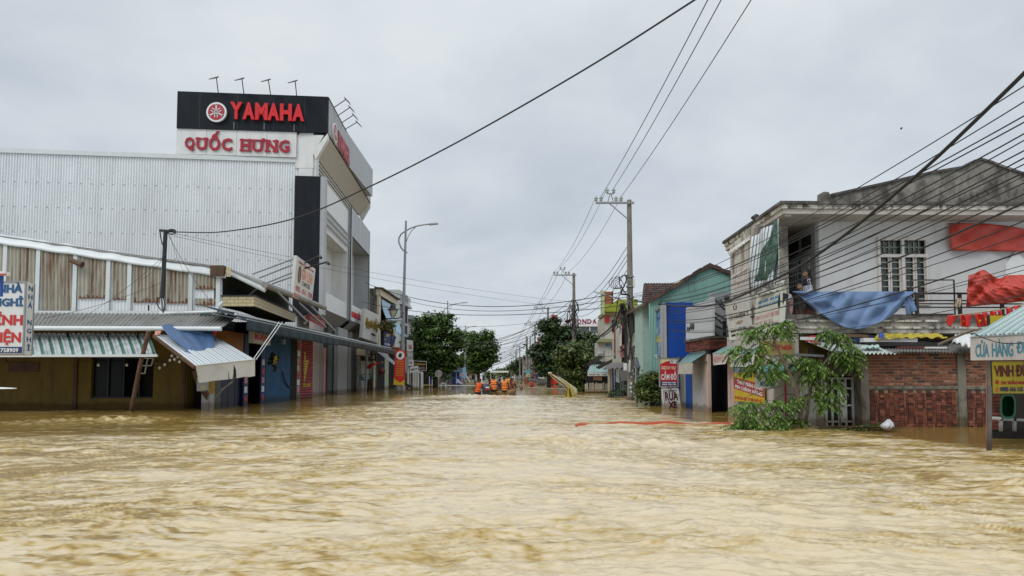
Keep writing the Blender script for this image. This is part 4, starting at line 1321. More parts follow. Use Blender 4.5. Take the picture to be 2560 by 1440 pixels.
def spotlight(a, b, c, label, group):
    t = empty('sign_spotlight', a, label, 'spotlight', group)
    a, b, c = Vector(a), Vector(b), Vector(c)
    MB().tube([a, b], .03, 6).build('arm', M_BLACKM, t)
    h = MB(); d = (c - b).normalized()
    up = Vector((0, 0, .09)) if abs(d.z) < .8 else Vector((0, .09, 0))
    sd = d.cross(Vector((0, 0, 1))).normalized() * .22
    h.hexa([b - d * .1 - sd * .5, b - d * .1 + sd * .5, c + sd, c - sd], [b - d * .1 - sd * .5 + up, b - d * .1 + sd * .5 + up, c + sd + up * .6, c - sd + up * .6])
    h.build('lamp_head', M_BLACKM, t)


for i, (bx_, by_, hx, hy) in enumerate(((546, 234, 538, 195), (610, 237, 602, 198), (677, 240, 668, 201), (742, 243, 735, 204))):
    spotlight(P(bx_, by_, 44.5), P(hx + 3, hy, 43.6), P(hx - 9, hy + 3, 43.2),
              'black spotlight above the black sign band, ' + ('leftmost', 'second from left', 'third from left', 'last before the corner')[i] + ' of four', 'spotlights over the black sign band')
for i, (bx_, by_, hx, hy) in enumerate(((829, 273, 864, 249), (839, 293, 874, 269), (849, 310, 883, 288), (858, 326, 892, 306))):
    s = (1.9, 3.6, 5.2, 6.8)[i]
    p0 = SF(s, .1, 19.0)
    D = p0.y
    spotlight(P(bx_, by_, D), P(hx, hy, D - .2), P(hx + 11, hy + 11, D - .2),
              'spotlight on a slanted arm at the street side, ' + ('topmost', 'second', 'third', 'lowest')[i] + ' of four', 'spotlights on the street side of the showroom')
# ------------------------------------------------------------------ left side beyond the showroom
t = empty('shop_sign', P(928, 815, 60), 'large white board with gold script lettering beside the showroom', 'sign')
q = [P(905, 844, 57), P(945, 858, 62.5), P(948, 788, 62.5), P(911.8, 771, 57)]
panel('board', q, .25, mat('cream_white_board', (.60, .60, .57), .5, .04), t)
lettering('Nguyên Hồng', q, (.10, .36, .93, .82), M_GOLD, t, bold=.02, shear=.35, depth=.06)
lettering('STUDIO', q, (.52, .2, .78, .27), M_BLACK, t, bold=.02, depth=.03)


def side_house(name, label, px0, px1, x, z1, m_side, m_front, depth=8, cat='building', zb=-1):
    """block whose street face runs along x between two pixel columns; side wall faces the camera"""
    q = gq(px0, px1, zb, z1, x)
    t = empty(name, (x, q[0].y, 0), label, cat)
    y0, y1 = q[0].y, q[1].y
    sgn = -1 if x < 0 else 1
    MB().box((min(x, x + sgn * depth), y0, zb), (max(x, x + sgn * depth), y0 + .2, z1)).build('side_wall', m_side, t)
    xa, xb = sorted((x, x + sgn * .2))
    MB().box((xa, y0 + .2, zb), (xb, y1, z1)).build('front_wall', m_front, t)
    xa, xb = sorted((x + sgn * .2, x + sgn * depth))
    MB().box((xa, y0 + .2, z1 - .3), (xb, y1, z1 - .02)).build('roof', M_CONC, t)
    return t, y0, y1


# old cream house
t, y0, y1 = side_house('old_house', 'old cream edged house with mossy side wall and light blue sheet', 941, 984, -12.5, 9.4, M_CONC, M_DARK, 6)
cr = mat('cream_trim', (.62, .55, .42), .7, .06)
MB().box((-12.5, y0 - .05, 3.5), (-12.3, y0 + .9, 9.2)).build('cream_pilaster', cr, t)
MB().box((-12.5, y1 - 1.6, 3.5), (-12.3, y1 - .3, 9.2)).build('cream_pilaster', cr, t)
MB().box((-12.6, y0 - .1, 8.75), (-12.15, y1 + .2, 9.35)).build('cornice', cr, t)
MB().slab([(-12.7, y0 - .3, 9.38), (-11.9, y0 - .3, 9.32), (-11.9, y1 + .5, 9.32), (-12.7, y1 + .5, 9.38)], (0, 0, .12)).build('roof_edge', M_ROOFTILE, t)
MB().box((-12.45, y0 + .9, 3.6), (-12.3, y1 - 1.6, 3.9)).build('balcony_slab', M_CONC, t)
s = grid_mesh(lambda u, v: Vector((-12.28 + 1.55 * (1 - v) ** 2 * 1.0, y0 + 1 + (y1 - y0 - 2.4) * u, 8.5 - 3.3 * (1 - v))), 14, 10, 'awning_sheet', mat('light_blue_sheet', (.30, .46, .60), .5, .06), None, thick=.03)
tag(s, 'light blue curved sheet hanging from the old cream house', 'sunshade')
# tall pale grey house
t, y0, y1 = side_house('tall_house', 'tall pale grey house with a railed roof terrace', 998, 1019, -13.2, 11.4, mat('pale_green_plaster', (.40, .45, .44), .8, .05, stain=(.25, .27, .26), stain_amt=.4), M_GREYP, 9)
for zz in (3.8, 6.0, 8.2):
    MB().box((-13.2, y0 + .8, zz), (-13.15, y0 + 3.6, zz + 1.5)).build('window', M_GLASS, t)
    MB().box((-13.2, y0 + 4.4, zz - .4), (-13.12, y0 + 5.6, zz + 1.5)).build('window', M_DARK, t)
g = MB()
for k in range(9): g.bar((-12.9, y0 + .3 + k * .75, 10.0), (-12.9, y0 + .3 + k * .75, 10.9), .06)
g.bar((-12.9, y0, 10.9), (-12.9, y1, 10.9), .1); g.box((-13.3, y0 - .05, 9.7), (-12.7, y1, 10.0)); g.build('terrace_rail', M_GREYP, t)

# shopfront of several pieces below the dark fringed awning
t = empty('shopfront', (-12.6, 64, 0), 'cream shopfront with green shutter beyond the showroom', 'shopfront')
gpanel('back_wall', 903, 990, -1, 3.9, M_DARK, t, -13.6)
gpanel('cream_lintel', 893, 925, 3.0, 3.95, mat('cream_plaster', (.42, .36, .25), .8, .1, stain=(.2, .17, .12), stain_amt=.5), t, -12.6)
gpanel('pier', 893, 902.5, -1, 3.2, M_CONC, t, -12.7)
gpanel('white_poster', 904.5, 934, 1.3, 2.6, mat('poster_white', (.42, .42, .38), .6, .2, 5), t, -12.9)
pq = gq(904.5, 932.5, .95, 1.45, -12.85)
pb = panel('teal_poster', pq, .05, mat('teal_poster', (.02, .14, .18), .6, .1), t)
lettering('PHOTOCOPY', pq, (.08, .5, .92, .85), M_WHITE, pb, bold=.02)
lettering('IN MÀU', pq, (.2, .12, .8, .42), M_WHITE, pb, bold=.02)
gpanel('green_shutter', 943, 954, -1, 1.6, mat('green_shutter', (.06, .26, .13), .6, .15), t, -12.9)
gpanel('cream_post', 935, 939, -1, 3.2, cr, t, -12.5)
gpanel('column', 963, 972, -1, 3.6, mat('pale_green_column', (.42, .47, .36), .8, .1), t, -12.4)
gpanel('plinth', 904.5, 918, -1, .9, M_GREYP, t, -12.8)
gpanel('brown_door', 924, 934, -1, 1.0, M_BROWN, t, -12.8)
g = MB()
for a, b in (((905, 885), (905, 903)), ((905, 885), (938, 886)), ((905, 899), (938, 899)), ((905, 897), (914, 887)), ((923, 897), (932, 887)), ((938, 885), (938, 903))):
    g.bar(P(*a, 60), P(*b, 60), .09)
o = g.build('steel_bracket', M_BLACKM); tag(o, 'black steel frame on the cream shopfront below the awning', 'frame')
MB().tube([P(918, 870, 55), P(914, 976, 55)], .10, 8).build('pole', M_STEEL, t)
o = grid_mesh(lambda u, v: P(917 + 30 * u, 919 - 13 * u + (4 + 2 * math.sin(u * 6)) * (v - .5) * 2 * (1 - abs(u - .45)) * 1.2, 54.8) + Vector((0, .2 * math.sin(u * 7 + v * 2), 0)), 16, 6, 'flag', M_REDB, thick=.02)
tag(o, 'small red flag blown sideways beneath the dark fringed awning', 'flag')
b = MB(); b.lathe(P(953, 927, 66), [(.02, -.35), (.3, -.25), (.42, 0), (.3, .25), (.02, .35)], 12)
o = b.build('lantern', mat('dark_red_lantern', (.16, .02, .01), .6, .2)); tag(o, 'round dark red lantern hanging in the cream shopfront', 'lantern')
q = [P(985, 912, 58), P(985.5, 890, 66), P(955, 868, 66), P(933, 873, 58)]
o = MB().slab([P(985, 912, 60), P(986, 908, 61), P(944, 871, 64), P(933, 873, 60)], (0, 1.2, 0)).build('sunshade', mat('grey_sheet', (.24, .25, .27), .6, .08))
tag(o, 'grey slanted sunshade behind the red banner', 'sunshade')
gp = MB(); gp.ball(P(955, 905, 62), .12, 8, 6); tag(gp.build('lamp_bulb', M_BULB), 'small white globe bulb in the cream shopfront', 'bulb')

# hanging plants and blue signs
t = empty('flower_basket', P(970, 815, 61), 'hanging planter of green and pink leaves above the blue sign', 'plant')
b = MB()
for k in range(420):
    px, py = 968 + random.gauss(0, 9), 812 + random.gauss(0, 6.5)
    c = P(px, py, 61 + random.gauss(0, .5)); r_ = random.uniform(.10, .24)
    d1 = Vector((random.gauss(0, 1), random.gauss(0, 1), random.gauss(0, 1))).normalized() * r_
    d2 = d1.cross(Vector((random.gauss(0, 1), random.gauss(0, 1), random.gauss(0, 1)))).normalized() * r_ * .5
    b.add([c - d1, c + d2, c + d1, c - d2], [(0, 1, 2, 3)])
b.build('foliage', island_mat('basket_leaf', [(0, (.03, .07, .02)), (.5, (.08, .15, .04)), (.8, (.22, .14, .05)), (1, (.4, .10, .08))], bump=0), t)
MB().lathe(P(970, 826, 61), [(.2, -.15), (.45, .2)], 10).build('pot', M_BROWN, t)
t = empty('shop_sign', P(968, 848, 60), 'small blue sign with yellow corner and white lines', 'sign')
q = [P(960, 865, 60), P(975, 870, 61), P(978, 834, 61), P(961, 829, 60)]
panel('board', q, .1, M_NAVY, t)
lettering('ABC', q, (.25, .68, .85, .92), M_YELL, t, bold=.04)
lettering('PHOTO', q, (.1, .4, .8, .55), M_YELL, t, bold=.02); lettering('CHỤP HÌNH', q, (.08, .08, .95, .3), M_WHITE, t, bold=.02)
t = empty('shop_sign', P(985, 850, 62), 'second blue sign turned sideways beside the small blue sign', 'sign')
q = [P(978, 868, 61.5), P(983, 866, 62), P(991, 842, 62), P(979, 836, 61.5)]
panel('board', q, .1, M_NAVY, t); lettering('ảnh', q, (.1, .5, .8, .85), M_WHITE, t)
o = MB().box((P(976, 870, 66).x, 66, Z(882, 66)), (P(998, 870, 66).x, 66.5, Z(869, 66))).box((P(975, 870, 66).x, 65.9, Z(871, 66)), (P(999, 870, 66).x, 66.6, Z(868, 66))).build('awning_box', mat('terracotta', (.35, .12, .05), .7, .1))
tag(o, 'terracotta coloured awning box behind the blue signs', 'awning')


# ------------------------------------------------------------------ street lamps
def lamp_big(px_top, py_top, px_b, py_b, D, s, label, lantern=False):
    """tall lamp with a swan-neck arm; s scales the arm in pixels"""
    t = empty('street_lamp', P(px_b, py_b, D), label, 'street lamp', 'tall street lamps with curved arms')
    MB().tube([P(px_b, py_b + 6, D), P(px_top, py_top, D)], .16, 10, r2=.07).build('pole', M_STEEL, t)
    T = lambda dx, dy: P(px_top + dx * s, py_top + dy * s, D)
    crv = [(3, 80), (-6, 75), (-13, 66), (-18, 53), (-17.5, 43), (-12, 33), (0, 25), (12, 18), (27, 13), (42, 10), (60, 8)]
    MB().tube([T(*c) for c in crv], .055, 8).build('arm', M_STEEL, t)
    MB().tube([T(27, 13), T(15, 24), T(6, 38), T(0, 55)], .03, 6).build('brace', M_STEEL, t)
    h = MB(); h.hexa([T(58, 10), T(80, 7.4), T(80, 4.5), T(58, 6)], [p + Vector((0, .28, 0)) for p in (T(58, 10), T(80, 7.4), T(80, 4.5), T(58, 6))])
    h.build('lamp_head', M_GREYP, t)
    return t


t = lamp_big(1015, 552, 1003, 985, 51, 1.0, 'tall curved arm street lamp standing behind the red banner', True)
# classical lantern on the same pole
bar = MB(); D = 50.9
bar.tube([P(1009, 801, D), P(966, 803, D)], .05, 6); bar.build('bracket', M_STEEL, t)
MB().tube([P(1008, 780, D), P(1004, 792, D), P(995, 796, D), P(970, 796, D)], .04, 6).build('bracket', M_BLACKM, t)
c = P(982, 783, D)
ln = MB(); ln.lathe(c, [(.09, -.36), (.12, -.28), (.28, .05), (.30, .22)], 12)
l_ = ln.build('lantern_glass', mat('lantern_glass', (.45, .45, .4), .2, .1), t)
MB().lathe(c, [(.40, .22), (.40, .27), (.24, .36), (.20, .55), (.10, .68), (.09, .76)], 12).build('lantern_cap', M_BLACKM, t)
for a in (0, 2.1, 4.2):
    MB().tube([c + Vector((.30 * math.cos(a), .30 * math.sin(a), .24)), c + Vector((.30 * math.cos(a), .30 * math.sin(a), .05)), c + Vector((.13 * math.cos(a), .13 * math.sin(a), -.28)), c + Vector((0, 0, -.4))], .022, 5).build('lantern_rib', M_BLACKM, t)
lamp_big(1119, 752, 1119, 960, 95, .62, 'street lamp rising above the nearer round tree')
lamp_big(1164, 813, 1162, 957, 108, .35, 'pale street lamp pole between the two left trees')

# red banner
t = empty('banner', P(1000, 975, 50.5), 'vertical red banner with yellow writing on a flooded post', 'banner')
q = [P(983.5, 962, 50.4), P(1011, 963, 50.4), P(1014, 877, 50.4), P(988.5, 875, 50.4)]
panel('cloth', q, .05, M_REDB, t)
n = quad_n(q)
cc = quad_pt(q, .5, .855)
MB().prism([cc + n * .006 + Vector((.30 * math.cos(a), 0, .30 * math.sin(a))) for a in np.linspace(0, 2 * math.pi, 20, endpoint=False)], n * .01).build('round_emblem', M_WHITE, t)
MB().prism([cc + n * .02 + Vector((.12 * math.cos(a) * (1 + .3 * math.sin(2 * a)), 0, .17 * math.sin(a) + .01)) for a in np.linspace(0, 2 * math.pi, 12, endpoint=False)], n * .01).build('emblem_figure', M_BLACK, t)
for k, s in enumerate(('CHUNG TAY', 'XÂY DỰNG', 'THÀNH PHỐ', 'ĐÀ NẴNG', 'VĂN MINH', 'HIỆN ĐẠI', 'GIÀU ĐẸP')):
    v = .66 - k * .068
    lettering(s, q, (.16, v, .86, v + .042), M_YELL, t, bold=.03, depth=.01)
MB().prism([quad_pt(q, 0, 0) + n * .006, quad_pt(q, 1, 0) + n * .006, quad_pt(q, 1, .17) + n * .006, quad_pt(q, .62, .07) + n * .006, quad_pt(q, .25, .13) + n * .006, quad_pt(q, 0, .20) + n * .006], n * .008).build('yellow_swoosh', M_YELL, t)
MB().tube([P(996, 963, 50.6), P(995, 992, 50.6)], .17, 10).build('post', M_STEEL, t)
MB().tube([P(1011, 963, 50.4), P(1009, 992, 50.4)], .055, 8).build('thin_post', mat('red_white_post', (.5, .3, .3), .6, .3, 5), t)

# ------------------------------------------------------------------ signs, posts, traffic signs in the distance
def fbox_px(name, px0, px1, py0, py1, D, d, m, parent=None):
    return MB().box((P(px0, py0, D).x, D, Z(py1, D)), (P(px1, py0, D).x, D + d, Z(py0, D))).build(name, m, parent)


def fq(px0, py0, px1, py1, D, tilt=0):
    """camera-facing quad from pixel box"""
    a, b = P(px0, py0, D), P(px1, py1, D)
    return [Vector((a.x, D, b.z)), Vector((b.x, D, b.z + tilt)), Vector((b.x, D, a.z + tilt)), Vector((a.x, D, a.z))]


def sign_px(label, px0, py0, px1, py1, D, m, texts=(), tilt=0, th=.12, frame=None, cat='sign', name='shop_sign'):
    t = empty(name, P((px0 + px1) / 2, (py0 + py1) / 2, D), label, cat)
    q = fq(px0, py0, px1, py1, D, tilt)
    panel('board', q, th, m, t)
    if frame is not None:
        n = quad_n(q); g = MB(); w = (q[1] - q[0]).length * .03
        for i in range(4): g.bar(q[i] + n * .02, q[(i + 1) % 4] + n * .02, w)
        g.build('frame', frame, t)
    for tx in texts:
        lettering(tx[0], q, tx[1], tx[2], t, bold=.03, depth=.012, off=.006)
    return t, q


sign_px('black sign with white frame and yellow IN QUẢNG CÁO lettering', 1034, 902, 1066, 925, 63, M_BLACK,
        [('IN QUẢNG CÁO', (.08, .55, .92, .82), M_YELL), ('IN', (.42, .15, .52, .35), M_WHITE), ('MICA', (.58, .15, .88, .38), M_PINK)], tilt=-.06, frame=M_WHITE)
sign_px('white stacked sign with dark red 365 behind the red banner', 1017, 849, 1032, 877, 66, M_WHITE, [('365', (.3, .2, .9, .6), M_RED)], tilt=-.1)
sign_px('black and white sign directly below the white 365 sign', 1017, 878, 1032, 899, 66, mat('print_grey', (.4, .4, .38), .6, .5, 6), [('VIVO', (.1, .3, .9, .8), M_WHITE)])
sign_px('small white sign between the 365 sign column and the black sign', 1022, 899, 1033, 915, 65.5, M_WHITE, [('TÍN', (.1, .4, .8, .7), M_NAVY)])
sign_px('grey board just right of the red banner', 1013, 892, 1021, 928, 60, M_GREYP)
sign_px('white wind bent sheet under the black framed sign', 1026, 917, 1045, 931, 60, M_WHITE, [('MÁY IN', (.1, .3, .9, .7), M_BLACK)], tilt=.1)
t = empty('metal_fence', P(1035, 955, 66), 'row of pale upright posts behind the parked motorbike', 'fence')
for px in (1020, 1034, 1039, 1045):
    MB().tube([P(px, 920, 66), P(px, 972, 66)], .11, 8).build('post', M_WHITEP, t)
MB().bar(P(1015, 930, 66), P(1056, 931, 66), .15).build('rail', M_WHITEP, t)
o = MB().box((P(1052, 930, 62).x, 62, -.5), (P(1057.5, 930, 62).x, 62.2, Z(933, 62))).ball(P(1054.7, 933, 62.1), .1, 8, 5).build('kerb_post', M_WHITE)
tag(o, 'square white post standing in the water before the motorbike shop', 'post')


def road_sign(px, py, r, D, py_b, label):
    t = empty('road_sign', P(px, py_b, D), label, 'road sign', 'round road signs seen from behind')
    c = P(px, py, D); rr = r * D / F_PX
    MB().lathe(c, [(rr, -.03), (rr, .03)], 24, 'y').build('disc', M_GREYP, t)
    MB().tube([P(px, py - r, D - .1), P(px, py_b + 6, D - .1)], .05, 8).build('post', mat('red_white_pole', (.5, .42, .42), .6, .25, 2), t)
    MB().bar(c + Vector((-rr * .7, -.05, .1)), c + Vector((rr * .7, -.05, .1)), .05).build('clamp', M_STEEL, t)


road_sign(1096.5, 934, 9.2, 64, 972, 'round grey back of a road sign before the nearer left tree')
road_sign(1155, 937, 5.5, 88, 958, 'smaller round sign below the light blue hanging sign')
sign_px('light blue vertical sign on the lamp pole between left trees', 1154.5, 917, 1165, 945, 104, mat('light_blue_sign', (.20, .38, .62), .5, .1), [('THUỐC', (.15, .3, .85, .45), M_WHITE)])
t = empty('frame_stand', P(1108, 965, 62), 'small white frame stand poking out of the water', 'stand')
MB().bar(P(1103, 958, 62), P(1103, 974, 62), .09).bar(P(1114, 958, 62), P(1114, 974, 62), .09).bar(P(1102, 958, 62), P(1115, 958, 62), .09).build('frame', M_WHITE, t)
o = MB().tube([P(1098, 963.5, 66), P(1192, 965, 66)], .055, 8).build('floating_pipe', M_PIPEW); tag(o, 'long white pipe lying across the water left of the boat', 'pipe')
o = MB().tube([P(1300, 969, 66), P(1416, 973, 66)], .055, 8).build('floating_pipe', M_PIPEW); tag(o, 'long white pipe lying across the water right of the boat', 'pipe')
o = MB().tube([P(1058, 963, 72), P(1083, 963.5, 72)], .06, 8).build('floating_pipe', mat('yellow_pipe', (.45, .38, .15), .6)); tag(o, 'yellowish rail low on the water beside the white post', 'rail')

# parked motorbike
t = empty('motorbike', P(1022, 968, 61), 'dark scooter half sunk beside the red banner', 'motorbike')
D = 61
MB().tube([P(1024 + 5 * math.cos(a), 971 + 5 * math.sin(a), D) for a in np.linspace(0, 2 * math.pi, 18)], .06, 6).build('wheel', M_BLACK, t)
MB().hexa([P(1012, 966, D), P(1026, 968, D), P(1028, 964, D), P(1013, 961, D)], [P(1012, 966, D + .35), P(1026, 968, D + .35), P(1028, 964, D + .35), P(1013, 961, D + .35)]).build('body', mat('dark_grey_paint', (.05, .055, .06), .25), t)
MB().hexa([P(1012, 961, D), P(1023, 963, D), P(1022, 960.5, D), P(1012, 959, D)], [P(1012, 961, D + .3), P(1023, 963, D + .3), P(1022, 960.5, D + .3), P(1012, 959, D + .3)]).build('saddle', M_BLACK, t)
MB().tube([P(1026, 964, D), P(1031, 957, D), P(1028, 956, D)], .04, 6).build('handlebar', M_STEEL, t)

# houses beyond the nearer left tree
def far_block(name, label, px0, px1, py_top, D, d, m, extra=None, cat='building'):
    t = empty(name, P((px0 + px1) / 2, 950, D), label, cat)
    MB().box((P(px0, 900, D).x, D, -1), (P(px1, 900, D).x, D + d, Z(py_top, D))).build('wall', m, t)
    MB().box((P(px0 - 1, 900, D).x, D - .3, Z(py_top, D)), (P(px1 + 1, 900, D).x, D + d, Z(py_top, D) + .25)).build('roof', M_CONC, t)
    return t


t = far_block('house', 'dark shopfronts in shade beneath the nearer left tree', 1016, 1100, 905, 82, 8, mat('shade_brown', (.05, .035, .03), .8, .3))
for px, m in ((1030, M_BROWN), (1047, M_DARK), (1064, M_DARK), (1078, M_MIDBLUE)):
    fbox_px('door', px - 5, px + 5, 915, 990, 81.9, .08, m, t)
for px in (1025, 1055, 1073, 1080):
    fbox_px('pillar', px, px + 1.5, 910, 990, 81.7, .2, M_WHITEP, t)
t = far_block('house', 'blue fronted house with white pole right of the nearer tree', 1128, 1148, 925, 92, 6, M_MIDBLUE)
fbox_px('pillar', 1140, 1141.5, 922, 970, 91.7, .2, M_WHITEP, t)
MB().slab([P(1124, 930, 91), P(1154, 930, 91), P(1150, 921, 92.5), P(1128, 921, 92.5)], (0, 0, .08)).build('awning', mat('dark_blue_awning', (.03, .08, .14), .6), t)
t = far_block('house', 'white wall covered in black graffiti beyond the left trees', 1162, 1192, 928, 118, 6, M_WHITE)
g = MB()
for k in range(7):
    a = (1165 + k * 3.6, 930 + random.uniform(0, 18)); g.bar(P(*a, 117.9), P(a[0] + random.uniform(-4, 5), a[1] + random.uniform(4, 12), 117.9), .5, .1)
g.build('graffiti', M_BLACK, t)
MB().slab([P(1158, 926, 117), P(1196, 926, 117), P(1190, 919, 119), P(1160, 919, 119)], (0, 0, .1)).build('awning', M_WHITE, t)
t = far_block('house', 'house with grey roof edge rising behind the nearer left tree', 1016, 1045, 800, 96, 9, M_GREYP)
MB().slab([P(1012, 801, 95), P(1048, 803, 95), P(1034, 792, 97), P(1016, 790, 97)], (0, 0, .2)).build('eave', M_BLACKM, t)
for px, py, w, h, m, l in ((1127, 957, 3, 9, M_RED, 'red drum standing in the water under the nearer left tree'), (1121, 959, 2.4, 6, M_RUSTB, 'rust brown drum beside the red drum')):
    o = MB().lathe(P(px, 968, 86), [(w * .05, 0), (w * .05, h * .05), (w * .042, h * .055)], 12).build('drum', m); tag(o, l, 'drum')
o = MB().prism([P(1140, 957, 84), P(1156, 960, 84), P(1142, 947, 84)], (0, .8, 0)).build('tarpaulin', mat('lilac_cloth', (.45, .45, .6), .6)); tag(o, 'pale lilac cloth slumped beside the blue house', 'cloth')
# ------------------------------------------------------------------ trees
def leaf_mat(name, stops, trans=.25):
    m = bpy.data.materials.new(name); m.use_nodes = True
    nt = m.node_tree; N, L = nt.nodes.new, nt.links.new
    b = nt.nodes['Principled BSDF']; b.inputs['Roughness'].default_value = .5
    g = N('ShaderNodeNewGeometry'); cr = N('ShaderNodeValToRGB'); e = cr.color_ramp.elements
    e[0].position = 0; e[0].color = stops[0] + (1,); e[1].position = 1; e[1].color = stops[-1] + (1,)
    for i, c in enumerate(stops[1:-1]):
        k = e.new((i + 1) / (len(stops) - 1)); k.color = c + (1,)
    L(g.outputs['Random Per Island'], cr.inputs[0])
    L(cr.outputs[0], b.inputs['Base Color'])
    tr = N('ShaderNodeBsdfTranslucent'); L(cr.outputs[0], tr.inputs[0])
    mx = N('ShaderNodeMixShader'); mx.inputs[0].default_value = trans
    L(b.outputs[0], mx.inputs[1]); L(tr.outputs[0], mx.inputs[2])
    L(mx.outputs[0], nt.nodes['Material Output'].inputs[0])
    return m


LEAF_A = leaf_mat('leaf_mid_green', [(.010, .030, .006), (.035, .085, .012), (.075, .155, .022), (.16, .25, .04)])
LEAF_B = leaf_mat('leaf_dark_green', [(.010, .028, .010), (.026, .062, .018), (.06, .11, .032), (.11, .17, .05)])
LEAF_C = leaf_mat('leaf_fresh_green', [(.03, .075, .010), (.07, .15, .02), (.15, .26, .04), (.30, .42, .10)], .3)
LEAF_D = leaf_mat('leaf_bush_green', [(.022, .05, .01), (.055, .10, .02), (.11, .155, .035), (.19, .21, .06)])
BARK = mat('bark', (.06, .05, .04), .95, .25, 5, bump=.6)


def leaf_cloud(C, Nrm, size, aspect=.55):
    """rhombic leaves, slightly folded, at centres C facing roughly Nrm"""
    n = len(C)
    r1 = rng.normal(size=(n, 3))
    nn = Nrm / np.maximum(np.linalg.norm(Nrm, axis=1, keepdims=True), 1e-6)
    d = np.cross(nn, r1); d /= np.maximum(np.linalg.norm(d, axis=1, keepdims=True), 1e-6)
    w = np.cross(nn, d)
    s = size[:, None]
    v = np.stack([C - d * s, C + w * s * aspect + nn * s * .12, C + d * s, C - w * s * aspect + nn * s * .12], 1).reshape(-1, 3)
    f = np.arange(4 * n).reshape(n, 4)
    return v, f


def np_mesh(name, v, f, m, parent=None):
    me = bpy.data.meshes.new(name)
    me.vertices.add(len(v)); me.vertices.foreach_set('co', v.astype(np.float32).ravel())
    k = f.shape[1]
    me.loops.add(f.size); me.loops.foreach_set('vertex_index', f.astype(np.int32).ravel())
    me.polygons.add(len(f)); me.polygons.foreach_set('loop_start', np.arange(0, f.size, k, dtype=np.int32))
    me.polygons.foreach_set('loop_total', np.full(len(f), k, np.int32))
    me.update(); me.validate()
    return link_mesh(name, me, m, parent)


def tree(label, px, py_b, D, blobs, m, nleaf=9000, leaf=.22, clump=26, trunk_r=.22, name='street_tree', group='street trees', depth=1.0, spread=.5, up=.5):
    """blobs: (px, py, rx_px, ry_px, dD); crown of clumped leaves on limbs"""
    t = empty(name, (P(px, py_b, D).x, D, 0), label, 'tree', group)
    k = D / F_PX
    B = []
    for b in blobs:
        c = P(b[0], b[1], D + (b[4] if len(b) > 4 else 0))
        b = (b[0], b[1], b[2] * .88, b[3] * .88) + tuple(b[4:])
        B.append((np.array(c), np.array([b[2] * k, max(b[2], b[3]) * k * depth, b[3] * k])))
    vol = np.array([x[1].prod() ** (2 / 3) for x in B]); vol /= vol.sum()
    nc = nleaf // clump
    which = rng.choice(len(B), nc, p=vol)
    dirs = rng.normal(size=(nc, 3)); dirs /= np.linalg.norm(dirs, axis=1, keepdims=True)
    rad = rng.uniform(.30, 1.0, nc) ** .5 * (1 + .22 * np.clip(rng.normal(size=nc), -1.2, 2.0))
    cen = np.array([B[w][0] for w in which]); ext = np.array([B[w][1] for w in which])
    cc = cen + dirs * ext * rad[:, None] * (1 + .12 * rng.normal(size=(nc, 1)))
    nd = dirs / ext * ext.mean(1, keepdims=True)
    cs = np.repeat(rng.uniform(.6, 1.5, (nc, 1)), clump, 0)
    C = np.repeat(cc, clump, 0) + rng.normal(size=(nc * clump, 3)) * leaf * spread * 2.7 * cs * np.array([1, 1, .5])
    Nn = np.repeat(nd, clump, 0) * .7 + np.array([0, 0, up + .3]) + rng.normal(size=(nc * clump, 3)) * .55
    keep = C[:, 2] > .05
    C, Nn = C[keep], Nn[keep]
    v, f = leaf_cloud(C, Nn, rng.uniform(.6, 1.15, len(C)) * leaf)
    np_mesh('crown', v, f, m, t)
    tr = MB()
    base = Vector((P(px, py_b, D).x, D, -.8)); fork = Vector((base.x, D, max(1.2, P(px, (py_b + blobs[0][1]) / 2, D).z)))
    tr.tube([base, base.lerp(fork, .5) + Vector((.05, 0, 0)), fork], trunk_r, 9, r2=trunk_r * .7)
    for c, e in B:
        p = Vector(c)
        mid = fork.lerp(p, .5) + Vector((random.uniform(-.3, .3), 0, .2))
        tr.tube([fork, mid, p], trunk_r * .5, 6, r2=.03)
        for q_ in range(4):
            dd = Vector(rng.normal(size=3)).normalized()
            tr.tube([mid.lerp(p, .5), p + Vector((dd.x * e[0], dd.y * e[1], abs(dd.z) * e[2])) * .8], .05, 5, r2=.015)
    tr.build('trunk', BARK, t)
    return t


tree('dense round tree behind the round road sign, nearer of the left pair', 1088, 968, 76,
     [(1085, 830, 48, 30), (1055, 812, 28, 20), (1110, 806, 32, 24), (1140, 850, 26, 32), (1040, 850, 30, 28), (1090, 880, 52, 34), (1130, 905, 30, 28), (1060, 905, 34, 26), (1095, 925, 34, 20), (1035, 885, 22, 25), (1085, 795, 22, 12)],
     LEAF_A, 15000, .21, 34, .34)
tree('darker taller tree beyond the pale street lamp on the left', 1196, 960, 112,
     [(1190, 860, 30, 26), (1180, 845, 22, 14), (1217, 845, 14, 20), (1210, 880, 30, 26), (1180, 895, 30, 22), (1215, 905, 24, 16), (1195, 920, 28, 14), (1228, 872, 12, 24), (1222, 840, 8, 8)],
     LEAF_A, 10500, .29, 30, .3)
tree('bushy tree with yellow green leaves below the second utility pole', 1455, 985, 58,
     [(1440, 880, 36, 26), (1415, 900, 26, 26), (1465, 900, 34, 32), (1440, 930, 34, 28), (1478, 930, 20, 34), (1455, 955, 30, 26), (1468, 975, 20, 20), (1425, 875, 20, 14), (1400, 895, 12, 14)],
     LEAF_D, 13000, .18, 28, .2)
tree('dark feathery tree right of the street around the second pole', 1372, 972, 76,
     [(1372, 845, 26, 26), (1360, 815, 20, 18), (1395, 830, 30, 22), (1425, 835, 26, 22), (1470, 848, 30, 18), (1345, 885, 26, 26), (1375, 890, 30, 30), (1355, 920, 22, 18), (1390, 915, 26, 20), (1385, 805, 18, 12), (1480, 870, 26, 14)],
     LEAF_B, 12000, .22, 30, .28)
